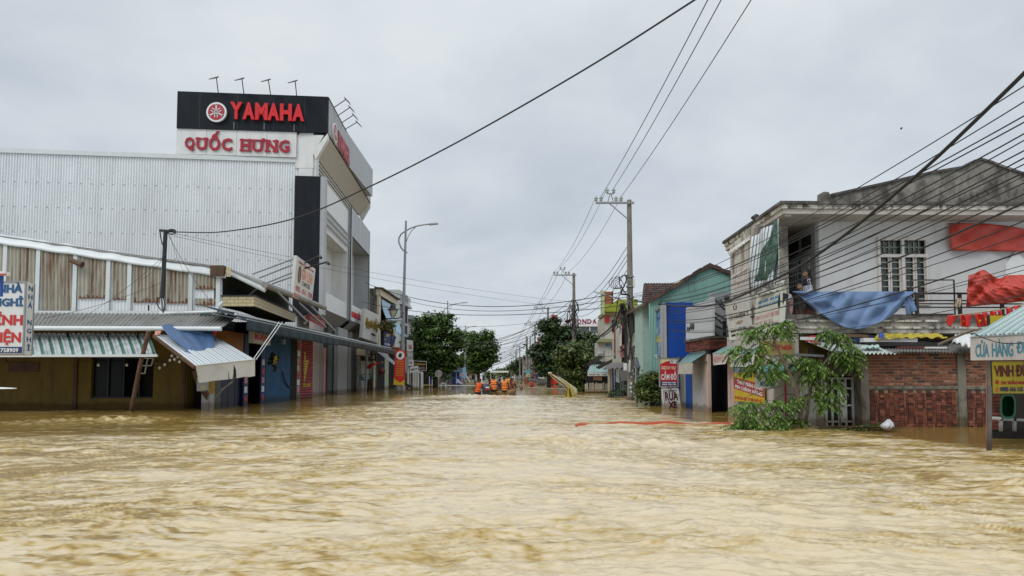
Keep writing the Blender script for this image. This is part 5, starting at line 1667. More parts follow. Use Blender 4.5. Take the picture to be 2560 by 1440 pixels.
tree('small dark tree rising over the white tin sign box', 1528, 890, 62,
     [(1525, 835, 14, 18), (1540, 830, 10, 14), (1520, 850, 16, 12)], LEAF_B, 3500, .17, 20, .1)
tree('far bluish tree beside the distant poles', 1305, 950, 190,
     [(1303, 908, 13, 11), (1296, 920, 14, 12), (1310, 922, 14, 14), (1285, 918, 7, 6)], LEAF_B, 5000, .42, 16, .3)
tree('very distant tree right of the white canopy', 1290, 948, 260, [(1289, 915, 9, 6), (1280, 921, 8, 4), (1300, 925, 9, 8)], LEAF_B, 2500, .5, 14, .3)
tree('light green shrub far down the street beside the boat', 1224, 955, 170, [(1224, 936, 5, 8), (1228, 944, 5, 6)], LEAF_D, 1200, .3, 12, .15)
tree('low far tree behind the white canopy', 1262, 950, 300, [(1255, 934, 12, 5), (1270, 936, 10, 5)], LEAF_D, 1500, .6, 10, .2)
tree('round leafy bush standing in water left of the pawn sign', 1626, 1000, 30.5,
     [(1626, 950, 17, 16), (1612, 970, 15, 16), (1638, 975, 16, 20), (1620, 990, 18, 12), (1637, 945, 10, 12), (1640, 992, 14, 10)], LEAF_D, 7500, .10, 20, .07, 'bush', None)
tree('thin leafy stems between the pawn sign and the blue door', 1705, 995, 29.3, [(1708, 955, 8, 16), (1712, 970, 9, 6), (1702, 940, 4, 12)], LEAF_B, 900, .09, 12, .03, 'bush', None)


# foreground tree with feathery compound leaves
def compound_leaf(vs, fs, base, d, up, L, droop, w=.05, nl=8, ll=.13):
    d = d.normalized(); side = d.cross(up).normalized()
    p = Vector(base); step = L / nl
    dirn = Vector(d)
    for i in range(nl + 1):
        dirn = (dirn + Vector((0, 0, -droop * .12))).normalized()
        p2 = p + dirn * step
        sz = ll * (1 - .35 * abs(i / nl - .5))
        for s in ((-1, 1) if i < nl else (0,)):
            ld = (side * s * .85 + dirn * .55 + Vector((0, 0, -.35 * droop - .1 + random.uniform(-.15, .15)))).normalized()
            wv = ld.cross(up + Vector((random.uniform(-.3, .3),) * 3)).normalized() * w * .5
            o = len(vs)
            tip = p2 + ld * sz
            vs += [p2, p2 + ld * sz * .4 + wv, tip, p2 + ld * sz * .4 - wv]
            fs.append((o, o + 1, o + 2, o + 3))
        p = p2
    return p


def flood_tree():
    D = 17.3
    t = empty('young_tree', P(2005, 1060, D), 'slender young tree with feathery fresh green leaves standing in the flood', 'tree')
    tr = MB()
    T = lambda L_, dd=0: [P(a, b, D + dd) for a, b in L_]
    tr.tube(T([(2006, 1068), (2001, 1020), (1993, 987), (1978, 944), (1962, 913), (1944, 869), (1933, 850), (1934, 820)]), [.06, .055, .05, .045, .04, .03, .022, .01], 8)
    tr.tube(T([(2014, 1060), (2020, 1020), (2022, 987), (2035, 942), (2069, 898), (2095, 860), (2080, 822)], .2), [.045, .04, .035, .03, .025, .018, .008], 7)
    br = [((1962, 913), (1935, 892), (1890, 880), (1850, 868)), ((1944, 869), (1905, 850), (1868, 835)), ((1933, 850), (1955, 825), (1966, 803)), ((1978, 944), (1940, 930), (1900, 915)),
          ((1993, 987), (1960, 985), (1935, 1000), (1925, 1040)), ((1985, 960), (1930, 970), (1870, 990), (1850, 1020)), ((2035, 942), (2055, 925), (2045, 900)), ((2069, 898), (2110, 880), (2132, 900)),
          ((2095, 860), (2120, 850), (2130, 880)), ((2022, 987), (2060, 960), (2085, 980)), ((2001, 1020), (1985, 1035), (1960, 1050)), ((1962, 913), (2000, 905), (2020, 895)), ((2095, 860), (2060, 845), (2050, 860))]
    for b in br:
        tr.tube(T(b, random.uniform(-.2, .4)), .018, 5, r2=.006)
    tr.build('trunk', mat('pale_bark', (.16, .12, .085), .9, .2, 6), t)
    cl = [(1870, 830, 18, 6, 0), (1895, 822, 12, 6, 0), (1935, 815, 12, 10, 0), (1962, 805, 9, 12, 0), (1960, 830, 14, 10, 0), (1850, 868, 16, 8, 0), (1872, 885, 16, 8, 0), (1900, 862, 16, 8, 0),
          (1905, 900, 18, 10, 0), (1880, 915, 14, 10, .3), (1925, 930, 16, 10, 0), (1950, 925, 14, 12, .2), (1990, 905, 14, 8, .2), (1965, 890, 12, 8, .3), (2085, 835, 10, 12, 0), (2108, 850, 14, 10, 0), (2128, 872, 12, 12, 0), (2100, 885, 14, 10, 0),
          (2135, 905, 9, 12, 0), (2122, 892, 12, 8, .2), (2075, 825, 8, 8, 0), (2040, 905, 14, 8, 0), (2058, 920, 12, 8, 0), (2015, 898, 12, 6, 0), (2045, 932, 12, 8, 0), (2030, 915, 14, 8, .3),
          (2085, 960, 8, 10, 0), (2078, 985, 9, 10, 0), (2068, 1005, 8, 8, 0), (1850, 1010, 12, 10, -.3), (1878, 1008, 12, 10, -.3), (1898, 1035, 12, 12, -.3), (1862, 1040, 12, 12, -.3), (1870, 1058, 20, 7, -.4),
          (1938, 1002, 12, 10, -.3), (1958, 1010, 12, 10, -.2), (1948, 1035, 12, 14, -.3), (1958, 1058, 12, 10, -.3), (1990, 1000, 8, 14, 0), (1995, 1052, 10, 8, 0), (1840, 1064, 14, 3, -.4), (2030, 985, 8, 12, 0), (2020, 950, 8, 10, .2), (1905, 1063, 12, 4, -.5)]
    vs, fs = [], []
    for (px, py, rx, ry, dd) in cl:
        c0 = P(px, py, D + dd)
        for k in range(17):
            b = P(px + random.uniform(-rx, rx) * .8, py + random.uniform(-ry, ry) * .8, D + dd + random.uniform(-.25, .35))
            if b.z < .05: b.z = .05
            a = random.uniform(0, 2 * math.pi)
            d = Vector((math.cos(a), math.sin(a) * .7, random.uniform(-.35, .35)))
            compound_leaf(vs, fs, b, d, Vector((0, 0, 1)), random.uniform(.22, .42), random.uniform(.8, 2.2), w=random.uniform(.035, .05), nl=6, ll=random.uniform(.09, .14))
    vs = np.array([v[:] for v in vs]); vs[:, 2] = np.maximum(vs[:, 2], -.02)
    np_mesh('crown', vs, np.array(fs), LEAF_C, t)
    return t


flood_tree()
# ------------------------------------------------------------------ utility poles and cables
M_INS = mat('porcelain_insulator', (.35, .42, .40), .25, .15)


def insulator(p, par):
    b = MB(); b.lathe(p, [(.03, 0), (.03, .05), (.085, .06), (.085, .10), (.05, .13), (.10, .16), (.10, .22), (.05, .26), (.045, .30)], 10)
    b.build('insulator', M_INS, par)
    return p + Vector((0, 0, .28))


def utility_pole(px, D, py_top, label, detail=2, r0=.20, r1=.12, arm=True):
    top = P(px, py_top, D)
    t = empty('utility_pole', (top.x, D, 0), label, 'utility pole', 'concrete utility poles along the right kerb')
    MB().tube([(top.x, D, -.8), (top.x, D, top.z * .5), top], [r0, (r0 + r1) / 2, r1], 12 if detail > 1 else 6).build('shaft', M_POLE, t)
    pts = []
    if arm:
        w = 1.78
        y = D - .2; z = top.z - .2
        a = MB(); a.box((top.x - w, y - .05, z - .05), (top.x + .22, y + .05, z + .05)).build('crossarm', M_STEEL, t)
        MB().bar((top.x - 1.05, y, z - .05), (top.x - .12, y, z - .85), .05).build('arm_brace', M_STEEL, t)
        MB().bar((top.x - 1.15, y, z + .05), (top.x - 1.02, y, z + .48), .045).bar((top.x - .86, y, z + .05), (top.x - .98, y, z + .48), .045).bar((top.x - 1.2, y, z + .48), (top.x - .8, y, z + .48), .045).build('riser', M_STEEL, t)
        for dx, dz in ((-w + .02, .05), (-w + .28, .05), (-.72, .05), (-.45, .05), (-1.18, .48), (-.84, .48)):
            if detail > 0:
                pts.append(insulator(Vector((top.x + dx, y, z + dz)), t))
            else:
                p = Vector((top.x + dx, y, z + dz)); MB().lathe(p, [(.08, 0), (.08, .25)], 5).build('insulator', M_INS, t); pts.append(p + Vector((0, 0, .25)))
    return t, top, pts


POLES = []
for i, (px, D, py, lab, dt) in enumerate(((1573, 36.0, 500, 'tall concrete utility pole in front, wrapped in cables and pasted notices', 2),
                                          (1434.5, 61.8, 683, 'second utility pole, rising from the bushy trees', 2),
                                          (1370, 92.7, 768, 'third utility pole, left of the red pylon', 1),
                                          (1337.5, 124.0, 810, 'fourth utility pole, just right of the thick short pole', 1),
                                          (1299.5, 185, 864, 'far thin utility pole above the bluish tree', 0),
                                          (1283, 260, 888, 'farthest utility pole with a visible crossarm', 0))):
    POLES.append(utility_pole(px, D, py, lab, dt))
for px, D, py, lab in ((1317, 130, 841, 'thick short pole carrying a dark lamp before the distant shops'), (1325.5, 140, 840, 'thin pole close beside the thick short pole'),
                       (1292, 200, 873, 'thin far pole, second left of the bluish tree top'), (1289, 215, 879, 'very thin far pole between two others'), (1278, 280, 894, 'far short pole over the dark street sign'), (1274, 300, 901, 'farthest bare pole above the canopy')):
    top = P(px, py, D)
    o = MB().tube([(top.x, D, -.8), top], .30 if px == 1317 else .2, 7, r2=.2 if px == 1317 else .12).build('utility_pole', M_POLE)
    tag(o, lab, 'utility pole', 'bare distant poles')
o = MB().hexa([P(1306, 862, 129), P(1313, 864, 129), P(1313, 860, 129), P(1309, 859, 129)], [P(1306, 862, 129.6), P(1313, 864, 129.6), P(1313, 860, 129.6), P(1309, 859, 129.6)]).bar(P(1312, 862, 129.3), P(1317, 861, 130), .15).build('street_lamp', M_BLACKM)
tag(o, 'dark lamp head on the thick short pole', 'street lamp')

M_CABLE = mat('black_cable', (.012, .012, .013), .6, .1)
M_WIRE = mat('grey_wire', (.06, .065, .07), .5, .1)


def cable(pts, r, label, group, m=None, n=6):
    o = MB().tube(pts, r, n, cap=False).build('cable', m or M_CABLE)
    tag(o, label, 'cable', group)
    return o


def smooth_pts(ctrl, n=8):
    """Catmull-Rom through control points"""
    c = [Vector(p) for p in ctrl]
    c = [c[0] * 2 - c[1]] + c + [c[-1] * 2 - c[-2]]
    out = []
    for i in range(1, len(c) - 2):
        for k in range(n):
            t_ = k / n
            p0, p1, p2, p3 = c[i - 1], c[i], c[i + 1], c[i + 2]
            out.append(.5 * ((2 * p1) + (p2 - p0) * t_ + (2 * p0 - 5 * p1 + 4 * p2 - p3) * t_ ** 2 + (3 * p1 - p0 - 3 * p2 + p3) * t_ ** 3))
    out.append(c[-2])
    return out


# high wires between the crossarms
for i in range(len(POLES) - 1):
    A, B_ = POLES[i][2], POLES[i + 1][2]
    for k, j in ((0, 'leftmost'), (4, 'raised middle'), (3, 'rightmost')):
        r = .012 + .006 * i
        cable(wire_pts(A[k], B_[k], .5), r, f'{j} thin wire of the three between neighbouring crossarms', 'wires on the crossarms', M_WIRE, 5)
tp = POLES[0][2]
for k, e, j in ((1, (1800, -60, 15.5), 'left'), (5, (1835, -60, 15.5), 'middle'), (3, (1915, -60, 16), 'right')):
    cable(wire_pts(tp[k], P(*e), .15), .014, f'{j} wire of three climbing steeply from the front crossarm to the top edge', 'wires on the crossarms', M_WIRE, 5)

# long black cable sweeping overhead
cable(smooth_pts([P(432, 580, 27), P(560, 579, 25.6), P(740, 545, 23.6), P(925, 466, 21.6), P(1120, 368, 19.8), P(1333, 249, 18), P(1530, 132, 16.4), P(1733, 2, 14.8), P(1860, -80, 13.8)]), .022,
      'long single black cable sweeping over the street to the upper edge', None)


# fan of cables to the right edge
def fan(y_left, y_right, r, sag, dl=36.0, dr=9.0, xl=1585, xr=2640, label=None, group=None):
    return cable(wire_pts(P(xl, y_left, dl), P(xr, y_right, dr), sag + random.uniform(-.12, .12), 26), r * .66, label or 'thin black cable of the fan rising to the right edge', group or 'cables fanning to the right edge')


cable(smooth_pts([P(1585, 752, 36), P(1700, 765, 27), P(1800, 758, 22), P(1950, 692, 17.2), P(2090, 604, 14.6), P(2290, 440, 11.8), P(2440, 300, 10.3), P(2640, 105, 8.8)], 6), .03,
      'thickest bundle of twisted black cables crossing before the white house', None)
for yl, yr, r, sg in ((735, 165, .014, .45), (738, 205, .014, .55), (741, 245, .016, .5), (744, 262, .016, .6), (748, 290, .016, .62), (750, 306, .014, .75), (755, 335, .016, .7), (760, 352, .016, .8),
                      (762, 372, .014, .7), (768, 392, .018, .82), (772, 420, .014, .8), (778, 450, .016, .85), (782, 470, .024, .9), (790, 520, .014, .8), (795, 560, .010, .7), (800, 600, .018, .8), (806, 640, .008, .65), (808, 655, .008, .7), (815, 720, .010, .6), (770, 400, .01, .95)):
    fan(yl, yr, r, sg)
# cables crossing the street to the left houses
for l, r_, rr, sg, lab in (((912, 706, 58), (1568, 728, 36), .022, 1.35, 'upper black cable crossing from the showroom corner to the front pole'),
                           ((975, 738, 66), (1568, 742, 36), .018, 1.1, 'second black cable crossing from the tall grey house to the front pole'),
                           ((906, 755, 58), (1568, 762, 36), .020, .8, 'third black cable crossing from the gold lettered board to the front pole'),
                           ((434, 583, 27.2), (1568, 765, 60), .007, .5, 'upper thin grey wire running from the small left pole across the street'),
                           ((434, 590, 27.2), (1568, 778, 60), .007, .6, 'lower thin grey wire running from the small left pole across the street'),
                           ((1010, 845, 58), (1432, 748, 62), .022, 2.1, 'cable sagging before the nearer left tree to the second pole'),
                           ((1030, 812, 70), (1368, 800, 93), .018, .5, 'cable from the grey roofed house toward the third pole'),
                           ((1150, 862, 80), (1432, 765, 62), .026, .8, 'dark cable running from behind the left tree up to the second pole'),
                           ((1200, 880, 100), (1432, 775, 62), .018, .4, 'lower dark cable from the left tree up to the second pole'),
                           ((1160, 872, 90), (1370, 800, 93), .024, .8, 'cable between the farther left tree and the third pole'),
                           ((1200, 905, 120), (1370, 815, 93), .024, .5, 'low cable between the farther left tree and the third pole'),
                           ((1210, 912, 130), (1338, 845, 124), .03, .8, 'short far cable reaching the fourth pole')):
    cable(wire_pts(P(*l), P(*r_), sg, 20), rr, lab, 'cables crossing the street', None, 5)
rr_ = random.Random(4)
for k in range(16):
    Dk = 100 + k * 9
    a = P(1200 + rr_.uniform(-14, 10), 858 + k * 4.6 + rr_.uniform(-3, 3), Dk); b_ = P(1352 - k * 4.5, 822 + k * 5.2 + rr_.uniform(-5, 5), Dk + rr_.uniform(-8, 8))
    cable(wire_pts(a, b_, .5 + rr_.random(), 10), .022 + .0014 * k, 'thin distant cable strung across the far street', 'distant cables across the street', M_WIRE, 4)
for i in range(4):
    A, B_ = POLES[i][1], POLES[i + 1][1]
    for dz in (2.2, 2.6, 2.9, 3.4, 4.0):
        a, b_ = A - Vector((.15, 0, dz * 1.0 + .3)), B_ - Vector((.15, 0, dz + .3))
        cable(wire_pts(a, b_, .55 + .12 * dz, 10), .016 + .005 * i, 'low bundle cable slung between neighbouring utility poles', 'cables slung between the poles', None, 5)


# tangle on the front pole
def tangle():
    t = empty('cable_tangle', P(1560, 720, 35.6), 'looped tangle of black cables hanging on the front pole', 'cables')
    rr = random.Random(9)
    for k in range(4):
        c = (1541 + k * 3, 707 + k * 1.2); rx, ry = 18 - k * 2.5, 15 - k * 2
        pts = [P(c[0] + rx * math.cos(a) + 2 * math.sin(3 * a), c[1] + ry * math.sin(a + .3 * math.cos(a)), 35.5 + .1 * k) for a in np.linspace(0, 2 * math.pi, 26)]
        MB().tube(pts, .016, 5, cap=False).build('loop', M_CABLE, t)
    for (pts, r) in (([(1572, 690), (1560, 688), (1550, 694)], .03), ([(1563, 688), (1566, 700), (1557, 722), (1552, 735)], .035), ([(1548, 690), (1549, 710), (1553, 730), (1546, 745), (1538, 790), (1530, 810)], .022),
                     ([(1574, 742), (1560, 728), (1552, 712)], .03), ([(1552, 735), (1568, 737), (1575, 742)], .05), ([(1560, 760), (1552, 770), (1540, 800), (1520, 825), (1498, 842)], .05), ([(1562, 765), (1548, 800), (1525, 828), (1505, 842)], .03),
                     ([(1566, 770), (1560, 800), (1568, 840), (1566, 880), (1572, 905)], .035), ([(1580, 780), (1584, 820), (1576, 860), (1582, 900)], .03), ([(1572, 760), (1570, 800), (1576, 850), (1570, 910)], .04),
                     ([(1540, 712), (1530, 730), (1500, 742), (1484, 728)], .0)):
        if r: MB().tube(smooth_pts([P(x, y, 35.6) for x, y in pts], 5), r, 6).build('cable_run', M_CABLE, t)
    for k in range(16):
        x0, y0 = 1560 + rr.uniform(-8, 14), 758 + rr.uniform(-4, 20)
        pts = [P(x0, y0, 35.5), P(x0 + rr.uniform(-16, 14), y0 + rr.uniform(10, 40), 35.4), P(x0 + rr.uniform(-22, 20), y0 + rr.uniform(30, 90), 35.5)]
        MB().tube(smooth_pts(pts, 5), rr.uniform(.010, .02), 4).build('loose_cable', M_CABLE, t)
    for k in range(7):
        x, y = 1549 + k * 2 + rr.uniform(-3, 3), 762 + rr.uniform(-3, 14)
        MB().bar(P(x, y, 35.3), P(x + 8, y + 16, 35.5), .035).bar(P(x - 3, y - .5, 35.3), P(x + 3, y, 35.3), .08).build('clamp', M_BLACKM, t)
    return t


tangle()
t = POLES[0][0]
D = 35.75
for z in (Z(690, D), Z(715, D), Z(742, D), Z(780, D)):
    MB().lathe((POLES[0][1].x, 36, z), [(.215, -.04), (.215, .04)], 12).build('clamp_band', M_STEEL, t)
MB().box((P(1583, 700, D).x, 35.8, Z(716, D)), (P(1588, 700, D).x, 36, Z(697, D))).build('white_box', M_WHITEP, t)
for a, b_ in ((1581, 1588), (1590, 1597)):
    MB().box((P(a, 840, D).x, 35.7, Z(864, D)), (P(b_, 840, D).x, 35.95, Z(833, D))).build('meter_box', mat('cream_box', (.55, .55, .5), .5, .05), t)
MB().box((P(1560.5, 920, 35.5).x, 35.45, Z(928, D)), (P(1567, 920, 35.5).x, 35.7, Z(908, D))).build('meter_box', M_WHITE, t)
rr = random.Random(5)
x0 = POLES[0][1].x
for k in range(30):
    z = .15 + k * .105 + rr.uniform(-.03, .03)
    a = rr.uniform(-2.3, -.7); w = rr.uniform(.25, .5)
    pts = [Vector((x0 + .222 * math.cos(a + s), 36 + .222 * math.sin(a + s), z)) for s in np.linspace(0, w, 4)]
    h = rr.uniform(.07, .14)
    m = MB(); m.add(pts + [p + Vector((0, 0, h)) for p in pts], [(i, i + 1, i + 5, i + 4) for i in range(3)])
    m.build('pasted_notice', (M_WHITE, mat('notice_blue', (.12, .2, .5), .6), M_WHITEP, M_WHITE, mat('notice_green', (.2, .35, .2), .6))[k % 5], t)
MB().tube([P(1574, 900, 35.6), P(1573, 930, 35.6)], .06, 6).build('white_pipe', M_PIPEW, t)

# street light arm behind the front pole
t = empty('street_lamp', P(1575, 760, 45), 'slanted tube street light reaching left behind the front pole', 'street lamp')
MB().tube([P(1575, 762, 45), P(1555, 750, 45), P(1540, 744, 45), P(1504, 736, 45)], .05, 6).build('arm', M_STEEL, t)
MB().hexa([P(1484, 730, 45), P(1505, 738, 45), P(1505, 735, 45), P(1485, 727, 45)], [P(1484, 730, 45.3), P(1505, 738, 45.3), P(1505, 735, 45.3), P(1485, 727, 45.3)]).build('lamp_head', M_GREYP, t)

# tangle on the second pole
t = empty('cable_tangle', P(1440, 770, 61), 'small tangle of cables on the second utility pole', 'cables')
for k in range(22):
    x0, y0 = 1437 + rr.uniform(-12, 8), 755 + rr.uniform(-20, 40)
    pts = [P(x0, y0, 61.3), P(x0 + rr.uniform(-9, 9), y0 + rr.uniform(8, 22), 61.2), P(x0 + rr.uniform(-14, 14), y0 + rr.uniform(25, 60), 61.3)]
    MB().tube(smooth_pts(pts, 4), rr.uniform(.02, .04), 4).build('loose_cable', M_CABLE, t)

# rusty post with cables near the blue panel house
t = empty('old_post', P(1617, 930, 34), 'short dark weathered post with cables left of the blue panel house', 'post')
MB().tube([P(1617, 990, 34), P(1617, 797, 34)], .14, 8, r2=.10).build('shaft', mat('weathered_post', (.10, .085, .07), .9, .3, 5), t)
for z in (812, 835, 880): MB().lathe(P(1617, z, 34), [(.16, -.05), (.16, .05)], 8).build('clamp_band', M_STEEL, t)

# small black pole on the left roof
t = empty('roof_pole', P(408, 780, 27.6), 'black steel pole with coiled cable on the grey corrugated roof', 'pole')
MB().tube([P(406, 745, 27.3), P(414, 578, 27.3)], .085, 8).build('shaft', M_BLACKM, t)
MB().bar(P(399, 576, 27.3), P(438, 579, 27.3), .09).build('crossarm', M_BLACKM, t)
MB().tube([P(403, 740, 27.4), P(408, 782, 27.6)], .04, 6).build('pipe', M_STEEL, t)
for k in range(4):
    MB().tube([P(429 + (11 - k) * math.cos(a), 579 + (6 - k * .5) * math.sin(a) + k * .8, 27.2) for a in np.linspace(0, 2 * math.pi, 18)], .02, 5, cap=False).build('coil', M_CABLE, t)
for pts in (((400, 578), (403, 600), (412, 625)), ((400, 742), (392, 755), (398, 770), (409, 778)), ((408, 742), (412, 760), (410, 778))):
    MB().tube(smooth_pts([P(x, y, 27.2) for x, y in pts], 5), .022, 5).build('loose_cable', M_CABLE, t)
for a, b_, lab in (((420, 585, 27), (520, 745, 27.6), 'guy wire falling from the roof pole to the rusted wall'), ((425, 590, 27), (466, 690, 27.9), 'short guy wire beside the roof pole'), ((410, 640, 27), (200, 798, 27.2), 'thin guy wire running down left over the grey roof'),
                   ((408, 705, 27), (90, 800, 27), 'lower thin wire running left from the roof pole'), ((412, 640, 27), (350, 700, 28), 'faint wire before the rusted panels')):
    cable(wire_pts(P(*a), P(*b_), .15), .008, lab, 'guy wires of the roof pole', None, 4)
# ------------------------------------------------------------------ white corner house with balcony
HW, HE, HB = 19.9, 18.9, 18.6     # upper wall, eave and balcony distances
XS = 7.05


def window_part(name, x0, x1, z0, z1, y, par, frame_m, pane_m, nv=2, nh=1, fw=.06, d=.08):
    g = MB()
    for k in range(nv + 1): g.bar((x0 + (x1 - x0) * k / nv, y - d / 2, z0), (x0 + (x1 - x0) * k / nv, y - d / 2, z1), fw, d)
    for k in range(nh + 1): g.bar((x0, y - d / 2 - .003, z0 + (z1 - z0) * k / nh), (x1, y - d / 2 - .003, z0 + (z1 - z0) * k / nh), fw, d)
    w = g.build(name, frame_m, par)
    MB().box((x0, y - .02, z0), (x1, y - .01, z1)).build('pane', pane_m, w)
    return w


def corner_house():
    t = empty('corner_house', (XS, HB, 0), 'white two storey corner house with mouldy eaves and a long balcony', 'house')
    z0, zs, zt = 2.86, 5.78, 6.15
    xw = P(2048, 640, HW).x
    xr = 18.0
    # front wall with window opening
    wx0, wx1 = P(2194, 680, HW).x, P(2319, 680, HW).x
    wz0, wz1 = Z(762, HW), Z(595, HW)
    b = MB(); b.box((xw, HW, z0), (wx0, HW + .25, zs)); b.box((wx1, HW, z0), (xr, HW + .25, zs)); b.box((wx0, HW, wz1), (wx1, HW + .25, zs)); b.box((wx0, HW, z0), (wx1, HW + .25, wz0))
    b.build('front_wall', M_WALLW, t)
    MB().box((wx0 - .3, HW + 1.0, wz0 - .3), (wx1 + .3, HW + 1.1, wz1 + .3)).build('room_back', M_DARK, t)
    mfr = mat('peeling_white_frame', (.62, .59, .56), .8, .08, 4, stain=(.20, .10, .05), stain_amt=.8, stain_scale=(3, 3, 3), stain_lo=.53)
    g = MB()
    zm = Z(640, HW)
    for x in (wx0 + .03, (wx0 + wx1) / 2, wx1 - .03): g.bar((x, HW - .03, wz0), (x, HW - .03, wz1), .075)
    for z in (wz0 + .03, zm, wz1 - .03): g.bar((wx0, HW - .025, z), (wx1, HW - .025, z), .09)
    fr = g.build('window', mfr, t)
    for k in range(2):
        xa = wx0 + .08 + k * (wx1 - wx0) / 2; xb = xa + (wx1 - wx0) / 2 - .14; xm = (xa + xb) / 2
        s = MB()
        for x in (xa, xm - .03, xm + .03, xb): s.bar((x, HW + .03, wz0 + .05), (x, HW + .03, zm - .04), .042, .04)
        s.build('sash', mfr, fr)
        s = MB()
        for i in range(1, 8): z = wz0 + (zm - wz0) * i / 8; s.bar((xa, HW + .05, z), (xb, HW + .05, z), .03)
        s.build('window_bars', mat('pale_green_bar', (.32, .36, .30), .7), fr)
        s = MB()
        for i in range(1, 4): s.bar((xa + (xb - xa) * i / 4, HW + .05, zm), (xa + (xb - xa) * i / 4, HW + .05, wz1), .02)
        s.bar((xa, HW + .05, (zm + wz1) / 2), (xb, HW + .05, (zm + wz1) / 2), .02); s.build('transom_bars', mat('pale_green_bar', (.32, .36, .30), .7), fr)
    MB().box((wx0, HW + .08, wz0), (wx1, HW + .09, wz1)).build('pane', mat('green_dark_glass', (.015, .03, .025), .15, .3, spec=.8), fr)
    # porch side wall with doors, and back
    b = MB(); b.box((xw, HW + .25, z0), (xw + .2, 24.5, zs)); b.build('porch_side_wall', mat('grey_plaster', (.30, .29, .27), .85, .08, stain=(.15, .14, .12), stain_amt=.5), t)
    MB().box((P(1826, 660, 23.6).x + .4, 24.0, z0), (xw, 24.2, zs)).build('porch_back', M_DARK, t)
    dm = mat('grey_green_door', (.16, .18, .17), .6, .1)
    for y0, y1 in ((20.3, 21.1), (21.15, 21.9), (22.2, 23.0), (23.05, 23.8)):
        d = MB(); d.box((xw - .05, y0, z0), (xw - .01, y1, z0 + 2.1)); do = d.build('door', dm, t)
        s = MB()
        for k in range(4): s.bar((xw - .08, y0 + .1 + k * .17, z0 + .1), (xw - .08, y0 + .1 + k * .17, z0 + 2.0), .04)
        s.bar((xw - .08, y0, z0 + 1.1), (xw - .08, y1, z0 + 1.1), .06); s.build('door_bars', M_GREYP, do)
    for y0 in (20.4, 21.3, 22.3, 23.2):
        MB().box((xw - .04, y0, z0 + 2.25), (xw - .01, y0 + .6, z0 + 2.65)).build('transom_vent', M_DARK, t)
    # street-side wall beyond the porch
    a = P(1887, 660, 20.5); c = P(1826, 660, 23.6)
    b = MB(); b.prism([(a.x, a.y, z0 - .3), (c.x, c.y, z0 - .3), (c.x + 1, c.y, z0 - .3), (a.x + 1, a.y, z0 - .3)], (0, 0, zs - z0 + .3)); b.build('side_wall', M_DIRTY, t)
    q = [Vector((c.x, c.y, z0)), Vector((a.x, a.y, z0)), Vector((a.x, a.y, zs)), Vector((c.x, c.y, zs))]
    g = MB(); n = quad_n(q)
    for u in np.linspace(.22, .82, 9): g.bar(quad_pt(q, u, .16) + n * .06, quad_pt(q, u, .60) + n * .06, .05)
    for v in (.16, .38, .60): g.bar(quad_pt(q, .2, v) + n * .07, quad_pt(q, .84, v) + n * .07, .06)
    wn = g.build('window', mfr, t)
    MB().slab([quad_pt(q, .22, .16) + n * .02, quad_pt(q, .82, .16) + n * .02, quad_pt(q, .82, .6) + n * .02, quad_pt(q, .22, .6) + n * .02], n * .01).build('shutter', mat('old_shutter', (.24, .20, .15), .9, .3, 5), wn)
    # eaves slab
    e0 = Vector((P(1958, 510, HE).x, HE, zs)); e1 = P(1814, 622, 24.6); e1.z = zs
    poly = [e0, Vector((xr, HE + .3, zs)), Vector((xr, 27, zs)), Vector((e1.x + 2, 27, zs)), e1]
    MB().prism(poly, (0, 0, .14)).build('eaves_slab', mat('eaves_plaster', (.46, .43, .38), .9, .08, 1.2, stain=(.18, .16, .13), stain_amt=.5), t)

    def offs(d):
        return [e0 + Vector((-d, -d, 0)), Vector((xr, HE + .3 - d, zs)), Vector((xr, 26.9, zs)), Vector((e1.x + 2 - d, 26.9, zs)), e1 + Vector((-d, 0, 0))]
    mm_ = mat('mouldy_fascia', (.68, .65, .58), .95, .12, 3, bump=.5, stain=(.03, .028, .022), stain_amt=.97, stain_scale=(2.6, 2.6, 1.6), stain_lo=.45)
    MB().prism([p + Vector((0, 0, .14)) for p in offs(.05)], (0, 0, .11)).build('fascia', mm_, t)
    MB().prism([p + Vector((0, 0, .252)) for p in offs(.12)], (0, 0, .08)).build('fascia_cap', mat('black_mould_concrete', (.07, .065, .06), .95, .4, 4, bump=.5, stain=(.3, .28, .25), stain_amt=.6), t)
    # concrete gable parapet above
    DG = 20.4
    pts = [(2040, 512), (2052, 512), (2052, 483), (2060, 479), (2072, 480), (2077, 489), (2200, 462), (2330, 432), (2405, 420), (2432, 405), (2452, 400), (2478, 407), (2500, 416), (2560, 437), (2680, 480), (2760, 520)]
    P0 = [P(x, y, DG) for x, y in pts]
    MB().prism(P0, (0, .25, 0)).build('gable_parapet', M_CONC, t)
    g = MB()
    for i in range(5, len(P0) - 1): g.slab([P0[i] + Vector((0, -.06, -.02)), P0[i + 1] + Vector((0, -.06, -.02)), P0[i + 1] + Vector((0, .3, -.02)), P0[i] + Vector((0, .3, -.02))], (0, 0, .07))
    g.build('parapet_coping', mat('black_mould_concrete', (.07, .065, .06)), t)
    # balcony
    bl = Vector((P(1948, 800, HB).x, HB, 0))
    zb = 2.48
    poly = [Vector((bl.x, HB, zb)), Vector((xr, HB + .25, zb)), Vector((xr, HW + .2, zb)), Vector((XS + .3, HW + 2.5, zb)), Vector((bl.x + .02, HW + 2.5, zb))]
    sl = MB(); sl.prism(poly, (0, 0, .30)); so = sl.build('balcony_slab', M_DIRTY, t)
